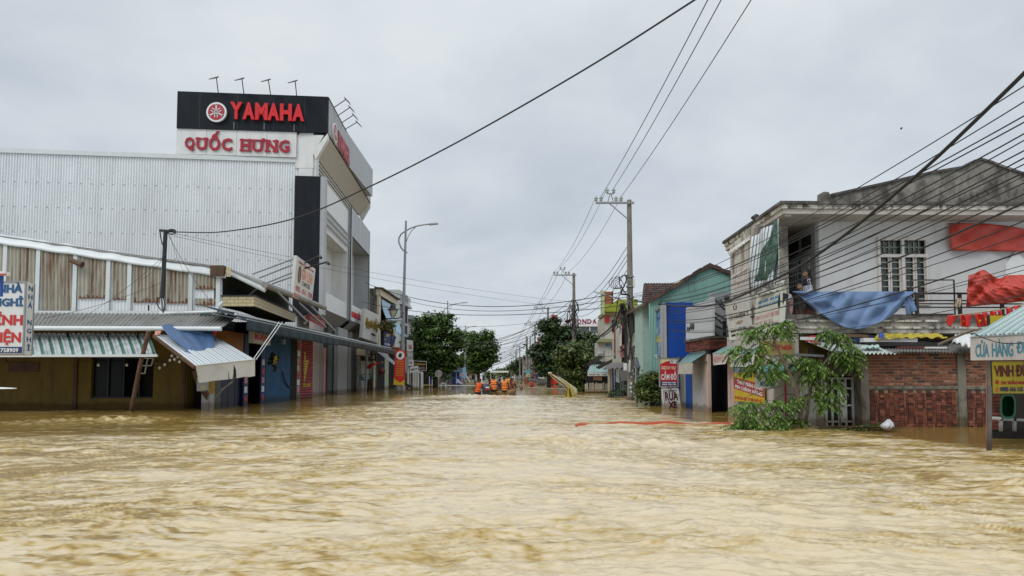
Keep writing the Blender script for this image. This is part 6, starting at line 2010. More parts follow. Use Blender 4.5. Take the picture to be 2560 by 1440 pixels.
    for z, m_, d in ((2.60, mm_, .04), (2.78, mm_, .08)):
        MB().prism([Vector((bl.x - d, HB - d, z)), Vector((xr, HB + .25 - d, z)), Vector((xr, HB + .5, z)), Vector((bl.x + .3, HB + .3, z)), Vector((bl.x + .3, HW + 2.45, z)), Vector((bl.x - d, HW + 2.45, z))], (0, 0, .05)).build('moulding', m_, so)
    MB().box((bl.x + .2, HB + .02, 2.78), (xr, HB + .2, 2.98)).build('balcony_kerb', M_CONC, so)
    # railing
    rm = mat('dark_railing', (.035, .025, .025), .6, .3, 4)
    g = MB()
    zr = Z(732, HB)
    for z in (zr, Z(750, HB), Z(758, HB), Z(767, HB)):
        g.bar((P(2003, 700, HB).x, HB + .05, z), (xr, HB + .3, z), .035 if z < zr else .05)
    for z in (zr - .22, zr - .45): g.bar((bl.x + .05, HB + .05, z), (bl.x + .05, HW + 2.3, z), .035)
    ra = g.build('railing', rm, t)
    for px in (2003, 2120, 2210, 2296, 2404, 2510):
        x = P(px, 750, HB).x
        MB().bar((x, HB + .08, 2.98), (x, HB + .08, zr), .075).build('baluster', rm, ra)
    g = MB()
    xa, xb, za, zb_ = P(2278, 740, HB).x, P(2386, 740, HB).x, Z(786, HB), Z(700, HB)
    g.bar((xa, HB, za), (xa, HB, zb_), .03).bar((xb, HB, za), (xb, HB, zb_), .03).bar((xa, HB, zb_), (xb, HB, zb_), .03).bar((xa, HB, za), (xb, HB, za), .04)
    g.build('clothes_frame', rm, ra)
    # arched white niche
    o = MB().prism([P(2512, 700, HW), P(2512, 662, HW), P(2536, 628, HW), P(2562, 655, HW), P(2562, 700, HW)], (0, -.06, 0)).build('arched_niche', M_WHITE, t)
    # ground floor
    MB().box((P(1990, 900, HW).x, HW, -1), (xr, HW + .2, 2.5)).build('ground_wall', M_MUST, t)
    # lights under the eave
    for px in (1966, 1973):
        MB().lathe(P(px, 536, 19.1), [(.06, -.06), (.07, 0), (.04, .05)], 10, 'y').build('spot_lamp', M_WHITEP, t)
    return t


corner_house()
# eave corner clutter
o = MB().tube([P(1882, 545, 21), P(1890, 539, 21.2), P(1895, 541, 21.2)], .06, 8).build('camera', M_BLACKM); tag(o, 'small dark camera on the mouldy roof edge', 'camera')
t = tag(drape('awning_fringe', [P(1822, 640, 23.3), P(1878, 600, 20.9), P(1876, 588, 20.9), P(1823, 628, 23.3)], 40, 4, M_CANVW, None, amp=.05, seed=2, folds=9), 'grimy white scalloped fringe under the street side eave', 'awning')
# striped tarp and green net hung from the eave on the street side
M_STRT = striped_mat('blue_white_striped_tarp', (.62, .64, .64), (.10, .16, .22), 15, 1, .6, .66, .08)
o = grid_mesh(lambda u, v: P(1884 + 74 * u, (728 - 16 * u) * (1 - v) + (592 - 46 * u) * v, 20.55 - 1.9 * u) + Vector((-.05 - .07 * math.sin(u * 11 + v * 3) - .15 * (1 - v) * u, 0, 0)), 40, 10, 'striped_tarpaulin', M_STRT, thick=.01)
tag(o, 'white striped tarpaulin hanging from the eave of the corner house', 'tarpaulin')
M_NET = mat('green_net', (.045, .10, .075), .8, .35, 14, stain=(.2, .3, .28), stain_amt=.5, stain_scale=(6, 6, 6))


def net(u, v):
    # triangle-like net gathered at its lower left
    x = 1958 - (1 - u) * (6 + 52 * (1 - v) ** 1.1) + 6 * math.sin(v * 9) * (1 - u)
    y = 552 + (1 - v) * (152 - 8 * u)
    return P(x, y, 18.75 + (1958 - x) * .020) + Vector((-.18 - .05 * math.sin(u * 14 + v * 5), 0, 0))


o = grid_mesh(net, 20, 20, 'shade_net', M_NET, thick=.01)
tag(o, 'dark green shade net bunched over the striped tarpaulin', 'net')

# blue tarpaulin over the balcony rail


def blue_tarp(u, v):
    s = math.sin(math.pi * min(1, u * 1.02))
    x = 1981 + 303 * u + (1 - v) * (u - .56) * -24 + 8 * math.sin(u * 7)
    drop = (94 * (math.sin(math.pi * u ** 1.12) ** .66)) if u > 0 else 0
    drop += 12 * math.sin(math.pi * u) * 0
    y = 729 + (1 - v) * max(drop, 6)
    w = math.sin((u * 5 + (1 - v) * 1.6) * 5) * .5 + math.sin((u * 11 - v * 3.2) * 3 + 1) * .35 + .4 * math.sin(u * 31 + v * 7) * v + .25 * math.sin((1 - v) * 14 + u * 9)
    w += .8 * abs(math.sin(u * 17 + (1 - v) * 3.5)) - .6 * abs(math.sin(u * 7.3 - (1 - v) * 5))
    dd = -.12 - .10 * (1 - v) * s - .07 * w
    return P(x, y, HB + dd)


o = grid_mesh(blue_tarp, 90, 36, 'blue_tarpaulin', M_TARPL, thick=.01)
tag(o, 'large light blue tarpaulin draped over the balcony railing', 'tarpaulin')
o = drape('blue_tarpaulin', [P(2268, 790, HB - .1), P(2290, 776, HB - .1), P(2280, 738, HB - .05), P(2255, 742, HB - .12)], 14, 14, M_TARPL, None, amp=.05, seed=5, folds=3)
tag(o, 'gathered loose corner of blue cloth at the right end of the large tarpaulin', 'tarpaulin')

# red tarpaulins
o = grid_mesh(lambda u, v: P(2377 + 260 * u - 4 * v, 626 + 4 * u + v * (-68 + 28 * (u ** 2) - 4 * math.sin(u * 3)), HW - .12 - .05 * abs(math.sin(u * 9 + v * 3)) - .04 * math.sin(u * 12 + v * 4) - .03 * math.sin(u * 27 - v * 9)), 50, 14, 'red_tarpaulin', M_TARPR, thick=.01)
tag(o, 'flat red tarpaulin stretched high on the white wall', 'tarpaulin')


def red2(u, v):
    top = 690 - 14 * math.exp(-((u - .15) / .09) ** 2) + 8 * math.exp(-((u - .33) / .06) ** 2) - 4 * u
    bot = 767 - 22 * u
    w = abs(math.sin(u * 13 - v * 5)) * 1.1 - abs(math.sin(u * 23 + v * 9 + 1)) * .8 + math.sin(u * 19 + v * 8) * .4 + math.sin(u * 33 - v * 13) * .35 + math.sin((u + v) * 47) * .2 + .7 * math.sin(u * 8 - v * 5)
    return P(2415 + 6 * v + 230 * u, bot + (top - bot) * v, HB - .25 - .09 * w - .25 * math.sin(v * math.pi))


o = grid_mesh(red2, 70, 26, 'red_tarpaulin', M_TARPR, thick=.01)
tag(o, 'crumpled red tarpaulin heaped over the balcony railing', 'tarpaulin')
o = drape('cloth', [P(2390, 768, HB - .1), P(2400, 768, HB - .1), P(2403, 745, HB - .1), P(2388, 747, HB - .1)], 8, 10, mat('beige_cloth', (.45, .38, .28), .9, .2), None, amp=.05, seed=7, folds=2)
tag(o, 'beige cloth knotted on the railing beside the crumpled red tarpaulin', 'cloth')

# plants and pots on the balcony behind the rail
for i, (px, lab) in enumerate(((2003, 'reddish clay pot behind the balcony rail below the child'), (2020, 'second brown clay pot beside the reddish one'))):
    c = P(px, 790, HB + .5); c.z = 2.79
    o = MB().lathe(c, [(.09, 0), (.14, .1), (.15, .32), (.17, .36)], 12).build('clay_pot', mat('clay_brown', (.18, .075, .045), .7, .2)); tag(o, lab, 'pot')
o = MB().lathe(P(1976, 790, HB + .1) * 1, [(.03, 0), (.07, .12), (.08, .42), (.05, .56), (.02, .6)], 10).build('parasol', mat('pink_patterned', (.42, .25, .27), .7, .3, 10)); tag(o, 'rolled pinkish umbrella standing at the balcony corner', 'umbrella')
o = MB().ball(P(1966, 745, HB), .15, 12, 8, (1, 1, .8)).build('white_bag', mat('clear_bag', (.42, .45, .42), .2, .2)); tag(o, 'round pale plastic bag tied at the balcony corner', 'bag')
o = MB().tube(smooth_pts([P(1960, 735, HB - .1), P(1954, 760, HB - .1), P(1958, 785, HB - .1), P(1952, 797, HB - .1)], 5), .13, 8, r2=.05).build('black_cloth', M_BLACK); tag(o, 'black cloth hanging down the balcony corner', 'cloth')

# flags on a string
def flag_line():
    st = [(2372, 790), (2410, 786), (2470, 778), (2520, 770), (2570, 757), (2620, 745)]
    D = 15.5
    MBs = MB().tube(smooth_pts([P(x, y, D) for x, y in st], 5), .014, 5).build('flag_string', mat('beige_rope', (.4, .33, .22), .9)); tag(MBs, 'pale rope carrying the little red flags', 'rope')
    fl = [(2383, 788, 26, 22, -8), (2407, 787, 11, 30, 2), (2424, 786, 15, 32, -8), (2445, 784, 17, 34, 8), (2462, 781, 13, 32, 3), (2483, 778, 16, 26, -3), (2499, 776, 9, 20, 4), (2524, 770, 16, 26, -2), (2545, 764, 22, 34, 10)]
    for i, (cx, cy, w, h, sk) in enumerate(fl):
        rr = random.Random(i + 20)
        a, b_ = rr.uniform(0, 6), rr.uniform(.6, 1.2)

        def f(u, v, cx=cx, cy=cy, w=w, h=h, sk=sk, a=a, b_=b_):
            x = cx + (u - .5) * w * (1 + .2 * (1 - v) * math.sin(a)) + sk * (1 - v) * .8
            y = cy + (1 - v) * h * (1 - .25 * abs(u - .5) * math.sin(a + 1)) + (0 if i not in (0, 7) else (1 - v) * 8 * math.sin(u * 6 + a))
            return P(x, y, D - .03 - .05 * math.sin(u * 5 * b_ + a + v * 2))
        t = empty('red_flag', P(cx, cy, D), 'small red star flag on the rope, ' + ('leftmost, crumpled', 'second, narrow and twisted', 'third, folded back behind the fourth', 'fourth, fully spread showing its star', 'fifth, narrow and hanging straight',
                  'sixth, folded above the yellow sign', 'seventh, half hidden small one', 'eighth, folded above the green striped awning', 'last, large and tilted at the frame edge')[i], 'flag', 'red flags on the rope')
        grid_mesh(f, 8, 8, 'cloth', M_REDB, t, thick=.006)
        if i in (1, 3, 4, 5):
            s = MB(); cu, cv, r_ = .52, .45, (.34 if i == 3 else .30)
            pts = []
            for k in range(10):
                rad = r_ if k % 2 == 0 else r_ * .42
                an = math.pi / 2 + k * math.pi / 5
                pts.append(f(cu + rad * math.cos(an) * .8 * (1 if i == 3 else .8), cv + rad * math.sin(an) * w / h) + Vector((0, -.02, 0)))
            n_ = len(pts); cpt = f(cu, cv) + Vector((0, -.03, 0))
            s.add([cpt] + pts, [(0, 1 + k, 1 + (k + 1) % n_) for k in range(n_)])
            s.build('star', M_YELL, t)


flag_line()


# ------------------------------------------------------------------ brick lean-to and ground floor front
def lean_to():
    D = 18.2
    t = empty('brick_shed', (P(2300, 1065, D).x, D, 0), 'red brick lean-to with concrete posts under a tin roof', 'shed')
    zt = Z(877, D)
    x0, x1 = P(2170, 980, D).x, 15.5
    MB().box((x0, D, -1), (x1, D + .15, zt)).build('mortar_wall', mat('mortar', (.30, .26, .21), .95, .2, 5), t)
    xm0, xm1 = P(2393, 980, D).x, P(2413, 980, D).x
    zb = Z(972, D)
    for xa, xb in ((x0, xm0), (xm1, x1)):
        b = MB(); brick_face(b, [(xa, D, zb + .08), (xb, D, zb + .08), (xb, D, zt), (xa, D, zt)], .22, .072, .022, .014, .006)
        b.build('brickwork', M_BRICK, t)
    # loosely stacked bricks below, alternating flat and upright
    for xa, xb in ((x0 + .04, xm0 - .03), (xm1 + .03, x1)):
        b = MB(); x = xa; k = 0
        while x < xb - .1:
            if k % 2 == 0 or random.random() < .25:
                w = .135; z = -.3
                while z < zb - .05:
                    h = .067
                    d = random.uniform(-.02, .02)
                    b.box((x, D - .03 + d, z), (x + w - .012, D, z + h - .009)); z += h
            else:
                w = .105; z = -.3
                while z < zb - .12:
                    h = .20; a = random.uniform(-.015, .015)
                    for s in (0, 1):
                        b.hexa([(x + s * w / 2, D - .03, z), (x + s * w / 2 + w / 2 - .008, D - .03, z), (x + s * w / 2 + w / 2 - .008, D, z), (x + s * w / 2, D, z)],
                               [(x + a + s * w / 2, D - .03, z + h - .01), (x + a + s * w / 2 + w / 2 - .008, D - .03, z + h - .01), (x + a + s * w / 2 + w / 2 - .008, D, z + h - .01), (x + a + s * w / 2, D, z + h - .01)])
                    z += h
            x += w; k += 1
        b.build('stacked_bricks', mat_dark_brick, t)
    cm = mat('mossy_concrete', (.22, .20, .165), .95, .15, 3, bump=.5, stain=(.05, .05, .035), stain_amt=.85, stain_scale=(1.5, 1.5, .6), stain_lo=.46)
    MB().box((xm0, D - .06, -1), (xm1, D - .001, zt)).build('post', cm, t)
    MB().box((P(2150, 980, D).x, D - .07, -1), (x0, D + .15, zt + .05)).build('post', cm, t)
    MB().box((x0, D - .045, zb), (xm0, D - .002, zb + .075)).build('lintel', cm, t)
    MB().box((xm1, D - .045, zb - .01), (x1, D - .002, zb + .06)).build('lintel', cm, t)
    # tin roof
    q = [P(2125, 882, 17.85), P(2470, 882, 17.85), P(2450, 851, 19.4), P(2105, 848, 19.4)]
    corr('tin_roof', q, 44, .022, M_CORRG, t)
    q = [P(2095, 878, 18.1), P(2128, 880, 18.0), P(2118, 850, 19.4), P(1985, 842, 19.4)]
    return t


mat_dark_brick = island_mat('wet_dark_brick', [(0, (.05, .025, .02)), (.3, (.14, .045, .028)), (.75, (.22, .068, .038)), (1, (.28, .11, .065))])
lean_to()
q = [P(2094, 884, 17.6), P(2240, 884, 17.7), P(2125, 846, 19.3), P(1985, 842, 19.3)]
o = corr('tin_roof', q, 14, .03, mat('white_green_tin', (.50, .55, .53), .5, .1, 2, stain=(.1, .1, .09), stain_amt=.7)); tag(o, 'loose ribbed tin roof sheet above the shuttered doorway', 'roof sheet')
# things lying on the lean-to roof
def roof_item(name, lab, cat, mb, m, smooth=False):
    o = mb.build(name, m, None, smooth); tag(o, lab, cat); return o


R_ = lambda px, py, D=18.6: P(px, py, D)
roof_item('board', 'long white board lying on the tin roof', 'board', MB().box((R_(2145, 850).x, 18.3, Z(855, 18.3)), (R_(2278, 850).x, 18.7, Z(845, 18.3))), M_WHITE)
roof_item('board', 'narrow dark red board end on the tin roof edge', 'board', MB().box((R_(2204, 868).x, 17.7, Z(870, 17.7)), (R_(2262, 868).x, 17.9, Z(866, 17.7))), mat('dark_red_board', (.14, .03, .025), .7))
roof_item('board', 'short white plank beside the dark red board', 'board', MB().box((R_(2262, 868).x, 17.7, Z(871, 17.7)), (R_(2315, 868).x, 17.9, Z(867, 17.7))), M_WHITEP)
roof_item('crate', 'small blue crate at the left end of the tin roof', 'crate', MB().box((R_(2060, 845).x, 18.5, Z(852, 18.5)), (R_(2078, 845).x, 18.8, Z(841, 18.5))), M_NAVY)
roof_item('crate', 'second dark blue crate behind the tree top on the tin roof', 'crate', MB().box((R_(2130, 850).x, 18.5, Z(856, 18.5)), (R_(2145, 850).x, 18.9, Z(842, 18.5))), M_NAVY)
roof_item('branch', 'bare pale branch lying over the white sack on the roof', 'branch', MB().tube(smooth_pts([P(2345, 862, 17.8), P(2390, 842, 17.7), P(2430, 827, 17.4), P(2445, 823, 17.3)], 5), .04, 6, r2=.02), mat('pale_bark', (.3, .25, .2), .9))
o = drape('tarpaulin', [P(2185, 851, 18.2), P(2370, 845, 18.3), P(2345, 834, 18.5), P(2195, 832, 18.5)], 40, 8, mat('yellow_tarp', (.45, .36, .04), .6, .15, stain=(.06, .05, .03), stain_amt=.7), None, amp=.05, seed=12, folds=7); tag(o, 'long rumpled yellow sheet at the back of the tin roof', 'sheet')
o = drape('tarpaulin', [P(2195, 846, 18.1), P(2213, 846, 18.1), P(2209, 833, 18.2), P(2196, 834, 18.2)], 8, 8, M_MIDBLUE, None, amp=.05, seed=13); tag(o, 'small bright blue bag beside the yellow sheet', 'bag')
o = drape('tarpaulin', [P(2378, 862, 17.7), P(2440, 863, 17.6), P(2436, 838, 18.2), P(2388, 835, 18.3)], 22, 14, M_WHITE, None, amp=.08, seed=14, folds=4); tag(o, 'crumpled white sack on the tin roof', 'sack')
o = drape('tarpaulin', [P(2150, 872, 17.8), P(2204, 873, 17.8), P(2196, 862, 18.1), P(2160, 862, 18.1)], 20, 8, mat('pale_green_plastic', (.45, .6, .54), .4), None, amp=.05, seed=15, folds=4); tag(o, 'pale green plastic sheet on the roof corner', 'sheet')
o = drape('tarpaulin', [P(2011, 852, 18.3), P(2050, 853, 18.3), P(2045, 840, 18.5), P(2016, 842, 18.5)], 14, 8, M_RED, None, amp=.07, seed=16, folds=3); tag(o, 'crimson cloth heap on the roof behind the tree', 'cloth')
for i, (a, b_, m) in enumerate((((2140, 838), (2330, 860), M_BLACKM), ((2160, 862), (2370, 860), M_BLACKM), ((2110, 838), (2170, 841), M_RUSTP), ((2000, 846), (2062, 847), M_PIPEW))):
    roof_item('plank', ('long dark plank slanting over the tin roof', 'long black strip lying along the tin roof', 'rusty plank at the back left of the roof', 'white plank at the left roof end')[i], 'plank', MB().bar(P(*a, 18.5 - .15 * i), P(*b_, 18.3 - .15 * i), .08), m)


def ground_front():
    D = 18.65
    t = empty('shopfront', (P(2060, 1060, D).x, D, 0), 'pale shopfront with folding gate and white framed doors behind the young tree', 'shopfront')
    gw = mat('pale_pinkish_plaster', (.46, .42, .40), .85, .07, 1, stain=(.20, .17, .14), stain_amt=.6, stain_scale=(1, 1, .3), stain_lo=.52)
    xa = lambda px: P(px, 960, D).x

    def pc(name, p0, p1, y0, y1, m, d=0.0, th=.12, par=t):
        zb = -1 if y1 is None else Z(y1, D)
        return MB().box((xa(p0), D - d, zb), (xa(p1), D - d + th, Z(y0, D))).build(name, m, par)
    pc('wall', 1935, 1999, 835, None, gw); pc('wall', 2036, 2062, 940, None, gw); pc('wall', 2130, 2151, 885, None, gw); pc('lintel', 2000, 2130, 905, 940, gw); pc('upper_wall', 1985, 2130, 836, 905, M_MUST, -.3)
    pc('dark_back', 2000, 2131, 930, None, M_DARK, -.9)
    pc('red_stripe', 1961, 1965, 860, None, M_RED, .02, .02)
    # diamond motif
    MB().prism([P(2134, 952, D - .01), P(2137, 966, D - .01), P(2134, 980, D - .01), P(2131, 966, D - .01)], (0, -.015, 0)).build('diamond_motif', M_BLACK, t)
    # folding gate
    g = MB()
    for k in range(9):
        px = 2001 + k * 4
        g.bar((xa(px), D - .05, -.5), (xa(px), D - .05, Z(925, D)), .03)
    for k in range(8):
        for j in range(5):
            z = .1 + j * .3
            g.bar((xa(2001 + k * 4), D - .055, z), (xa(2005 + k * 4), D - .055, z + .15), .014)
    g.build('folding_gate', M_WHITEP, t)
    pc('gate_side', 1999, 2001, 920, None, M_WHITEP, .1, .2)
    # doors
    for p0, p1 in ((2062, 2094), (2096, 2129)):
        g = MB(); z1 = Z(946, D)
        for x in (xa(p0), xa(p0 + 15), xa(p1)): g.bar((x, D - .04, -.5), (x, D - .04, z1), .05)
        for z in (.12, .55, 1.0, z1): g.bar((xa(p0), D - .045, z), (xa(p1), D - .045, z), .045)
        dd = g.build('door', M_WHITEP, t)
        MB().box((xa(p0), D - .0, -.5), (xa(p1), D + .01, z1)).build('pane', mat('door_glass', (.03, .035, .04), .2, .6, 5), dd)
        MB().box((xa(p0 + 2 if p0 > 2090 else p0 + 16), D - .03, .1), (xa(p0 + 14 if p0 > 2090 else p0 + 17), D - .02, z1 - .1)).build('door_panel', M_WHITEP, dd)
    # small roof and overhead boards
    MB().bar(P(1985, 886, D - .5), P(2058, 890, D - .5), .10, .06).build('canopy_rail', M_STEEL, t)
    MB().bar(P(2026, 870, D - .1), P(2028, 925, D - .1), .09).build('canopy_post', M_BLACKM, t)
    return t


ground_front()
t = empty('shop_sign', P(2100, 915, 18.3), 'dark brown sign box over the white framed doors', 'sign')
MB().box((P(2055, 915, 18.35).x, 18.3, Z(939, 18.3)), (P(2143, 915, 18.3).x, 18.55, Z(886, 18.3))).build('box', mat('dark_brown_box', (.05, .035, .025), .7, .3), t)
MB().box((P(2142, 915, 18.35).x, 18.28, Z(941, 18.3)), (P(2146, 915, 18.3).x, 18.57, Z(884, 18.3))).build('side_edge', M_WHITEP, t)
t = empty('porch_awning', P(1950, 925, 18), 'small tilted teal and white awning with a torn lettered valance behind the tree', 'awning')
q = [P(1889, 932, 18.6), P(1960, 944, 17.2), P(2012, 915, 18.5), P(1985, 905, 19.0)]
q = [P(1889, 930, 18.0), P(1958, 938, 17.7), P(2010, 912, 18.5), P(1940, 904, 18.9)]
corr('sheet', q, 9, .025, mat('teal_sheet', (.20, .42, .40), .4, .1), t)
vq_ = [P(1887, 968, 17.9), P(1934, 972, 17.7), P(1958, 940, 17.68), P(1889, 930, 17.98)]
panel('valance', vq_, .015, M_CANVW, t)
lettering('BÍCH NGA', vq_, (.24, .12, .95, .50), mat('teal_letter', (.03, .20, .26), .6), t, bold=.04)
lettering('Tạp hoá', vq_, (.05, .45, .2, .85), M_BLACK, t)
t = empty('shop_sign', P(1950, 865, 18.5), 'red lettered board behind the young tree above the doorway', 'sign')
q = fq(1900, 852, 1985, 888, 18.6)
panel('board', q, .06, mat('mustard_board', (.30, .22, .08), .7, .1), t)
lettering('TẠP HOÁ', q, (.35, .3, .95, .8), M_RED, t, bold=.04)


# ------------------------------------------------------------------ foreground sign and awning at the right edge
def front_stall():
    D = 12.1
    t = empty('stall_awning', P(2476, 1130, D), 'green striped awning on a flooded post with teal lettering on its valance', 'awning')
    MB().tube([P(2474, 1136, D), P(2471, 895, D)], .024, 8, r2=.022).build('post', mat('wet_steel_post', (.13, .12, .11), .6, .3, 5), t)
    MB().tube([P(2467, 1132, D + .02), P(2466, 905, D + .02)], .012, 6).build('thin_pipe', mat('copper_pipe', (.3, .12, .07), .5), t)
    MB().tube([P(2474, 1132, D - .02), P(2474, 965, D - .02)], .036, 8).build('lower_sleeve', mat('wet_steel_post2', (.10, .095, .09), .5, .4, 5), t)
    a = P(2428, 843, D - .2); b_ = P(2720, 822, D + .35); c = P(2760, 760, D + 2.4); d = P(2585, 755, D + 2.6)
    q = [P(2427, 841, D - .2), P(2720, 824, D + .3), P(2800, 735, D + 2.2), P(2580, 752, D + 2.4)]
    corr('roof_sheet', q, 26, .022, striped_mat('green_white_roof', (.34, .48, .46), (.60, .65, .64), 13, 0, .35, .55, .05), t)
    vq2 = [P(2428, 901, D - .22), P(2720, 897, D + .28), P(2720, 827, D + .28), P(2427, 843, D - .22)]
    panel('valance', vq2, .012, mat('dirty_white_canvas', (.50, .46, .42), .8, .06, 2, stain=(.25, .20, .15), stain_amt=.5), t)
    MB().tube([vq2[3] + Vector((0, -.01, 0)), vq2[2]], .014, 6).build('edge_pipe', M_STEEL, t)
    ml = mat('teal_blue_letter', (.045, .20, .27), .6, .15, 8)
    uu = lambda px: (px - 2428) / (2720 - 2428)
    for s_, x0, x1, ac in (('CỬA', 2438, 2471, 1), ('HÀNG', 2478, 2530, 1), ('ĐIỆN', 2538, 2590, 1)):
        lettering(s_, vq2, (uu(x0), .13, uu(x1), .86), ml, t, bold=.02, spacing=.9, depth=.003)
    MB().tube(smooth_pts([P(2434, 833, D - .3), P(2460, 845, D - .35), P(2500, 857, D - .3), P(2545, 858, D - .2), P(2600, 850, D)], 5), .008, 5).build('cord', M_CABLE, t)
    MB().tube([P(2476, 1045, D + .1), P(2500, 1046, D + 1)], .03, 6).build('cross_pipe', M_PIPEW, t)
    return t


front_stall()
t = empty('shop_sign', P(2520, 945, 13.4), 'yellow and maroon shop board with address and phone number behind the flooded post', 'sign')
D = 13.4
q = fq(2476, 902, 2720, 985, D)
panel('board', q, .05, mat('olive_yellow', (.48, .38, .012), .5, .05), t)
uu = lambda px: (px - 2476) / (2720 - 2476)
vv = lambda py: (985 - py) / (985 - 902)
lettering('VINH ĐỨC', q, (uu(2484), vv(942), uu(2585), vv(904)), mat('maroon', (.12, .01, .015), .5), t, bold=.03, spacing=.95)
lettering('276 TRẦN NHÂN TÔNG', q, (uu(2500), vv(961), uu(2600), vv(949)), M_RED, t, bold=.03)
lettering('0905 616 115 -', q, (uu(2498), vv(979), uu(2562), vv(967)), M_NAVY, t, bold=.03)
b = MB(); b.prism([quad_pt(q, uu(x), vv(y)) + Vector((0, -.006, 0)) for x, y in ((2487, 960), (2494, 960), (2494, 955), (2496, 955), (2490.5, 949), (2485, 955), (2487, 955))], (0, -.004, 0)); b.build('house_icon', M_RED, t)
b = MB(); b.prism([quad_pt(q, uu(x), vv(y)) + Vector((0, -.006, 0)) for x, y in ((2486, 979), (2493, 979), (2494, 968), (2487, 968))], (0, -.004, 0)); b.build('phone_icon', mat('orange_icon', (.5, .15, .02), .5), t)
g = MB()
for i in range(4): g.bar(q[i] + Vector((0, -.01, 0)), q[(i + 1) % 4] + Vector((0, -.01, 0)), .02)
g.build('frame', M_BLACKM, t)
t = empty('shop_sign', P(2520, 790, 14.6), 'yellow board reading CỬA HÀNG behind the red flags', 'sign')
q = fq(2473, 789, 2640, 830, 14.6)
panel('board', q, .05, mat('olive_yellow', (.48, .38, .012)), t)
lettering('CỬA HÀNG', q, (.11, .12, .75, .98), M_BLACK, t, bold=.04)
MB().bar(q[0] + Vector((-.02, 0, 0)), q[3] + Vector((-.02, 0, 0)), .04).build('frame', M_BLACKM, t)
# green basin propped on its side
t = empty('plastic_basin', P(2520, 1015, 14), 'large green plastic basin standing on its side by the water', 'basin')
D = 14.0
b = MB(); n_ = 24
rim = []
for k in range(n_):
    a = 2 * math.pi * k / n_; ca, sa = math.cos(a), math.sin(a)
    ex = .6
    rim.append((2520 + 20 * (abs(ca) ** ex) * (1 if ca > 0 else -1), 1016 + 31 * (abs(sa) ** ex) * (1 if sa > 0 else -1)))
A_ = [P(x, y, D) for x, y in rim]; B_ = [P(2520 + (x - 2520) * .76, 1016 + (y - 1016) * .84, D) for x, y in rim]; C_ = [P(2520 + (x - 2520) * .68 + 2, 1016 + (y - 1016) * .76, D + .35) for x, y in rim]; D_ = [P(2520 + (x - 2520) * .9, 1016 + (y - 1016) * .93, D + .06) for x, y in rim]; E_ = [P(2520 + (x - 2520) * .72 + 2, 1016 + (y - 1016) * .8, D + .38) for x, y in rim]
b.add(A_ + B_ + C_ + D_ + E_, [(i, (i + 1) % n_, n_ + (i + 1) % n_, n_ + i) for i in range(n_)] + [(n_ + i, n_ + (i + 1) % n_, 2 * n_ + (i + 1) % n_, 2 * n_ + i) for i in range(n_)] +
      [tuple(range(2 * n_, 3 * n_))] + [(3 * n_ + i, 3 * n_ + (i + 1) % n_, (i + 1) % n_, i) for i in range(n_)] + [(4 * n_ + i, 4 * n_ + (i + 1) % n_, 3 * n_ + (i + 1) % n_, 3 * n_ + i) for i in range(n_)] + [tuple(range(4 * n_, 5 * n_))[::-1]])
b.build('basin', mat('green_plastic', (.012, .13, .065), .35, .08), t)
b = MB()
for px in (2502, 2536): b.bar(P(px, 1046, D + .3), P(px, 1078, D + .3), .05)
b.bar(P(2495, 1048, D + .3), P(2560, 1050, D + .3), .05); b.build('stand', M_GREYP, t)
o = MB().box((P(2478, 1000, 14.8).x, 14.8, -1), (P(2760, 1000, 14.8).x, 15, Z(984, 14.8))).build('back_wall', mat('dark_damp_wall', (.03, .028, .025), .9, .4, 3)); tag(o, 'dark damp wall behind the green basin', 'wall')
b = MB(); brick_face(b, [P(2478, 1075, 14.79), P(2502, 1075, 14.79), P(2502, 985, 14.79), P(2478, 985, 14.79)], .16, .07, .012, .015); o = b.build('brick_patch', M_BRICKD); tag(o, 'small patch of dark bricks beside the green basin', 'brickwork')
# ------------------------------------------------------------------ right row along the street
XR = 7.0


def rq(px0, px1, z0, z1, x=XR):
    """street-side quad facing the street (left), px0 < px1 means far to near"""
    d0 = x * F_PX / (px0 - 1280); d1 = x * F_PX / (px1 - 1280)
    return [Vector((x, d0, z0)), Vector((x, d1, z0)), Vector((x, d1, z1)), Vector((x, d0, z1))]


def rpanel(name, px0, px1, z0, z1, m, parent, x=XR, t=.1):
    return panel(name, rq(px0, px1, z0, z1, x), t, m, parent)


# phone repair shop
t = empty('shopfront', (XR, 22, 0), 'phone repair shopfront with yellow, blue and red printed banner', 'shopfront')
rpanel('wall', 1818, 1936, -1, 2.6, mat('pale_pinkish_plaster', (.46, .42, .40)), t, XR + .08)
pp = rpanel('pier', 1818, 1832, -1, 2.0, mat('peach_pier', (.50, .38, .33), .8, .1, stain=(.25, .2, .17), stain_amt=.5), t)
lettering('T', rq(1821, 1829, .5, 1.6), (.1, .1, .9, .9), M_PINK, pp)
q = rq(1834, 1908, .55, 1.62, XR - .03)
ba = panel('banner', q, .02, mat('banner_yellow', (.55, .38, .02), .5, .06), t)
n = quad_n(q)


def strip(v0, v1, v2, v3, m, u0=0, u1=1, off=.003):
    pts = [quad_pt(q, u0, v0) + n * off, quad_pt(q, u1, v1) + n * off, quad_pt(q, u1, v3) + n * off, quad_pt(q, u0, v2) + n * off]
    panel('banner_band', pts, .002, m, ba)
    return pts


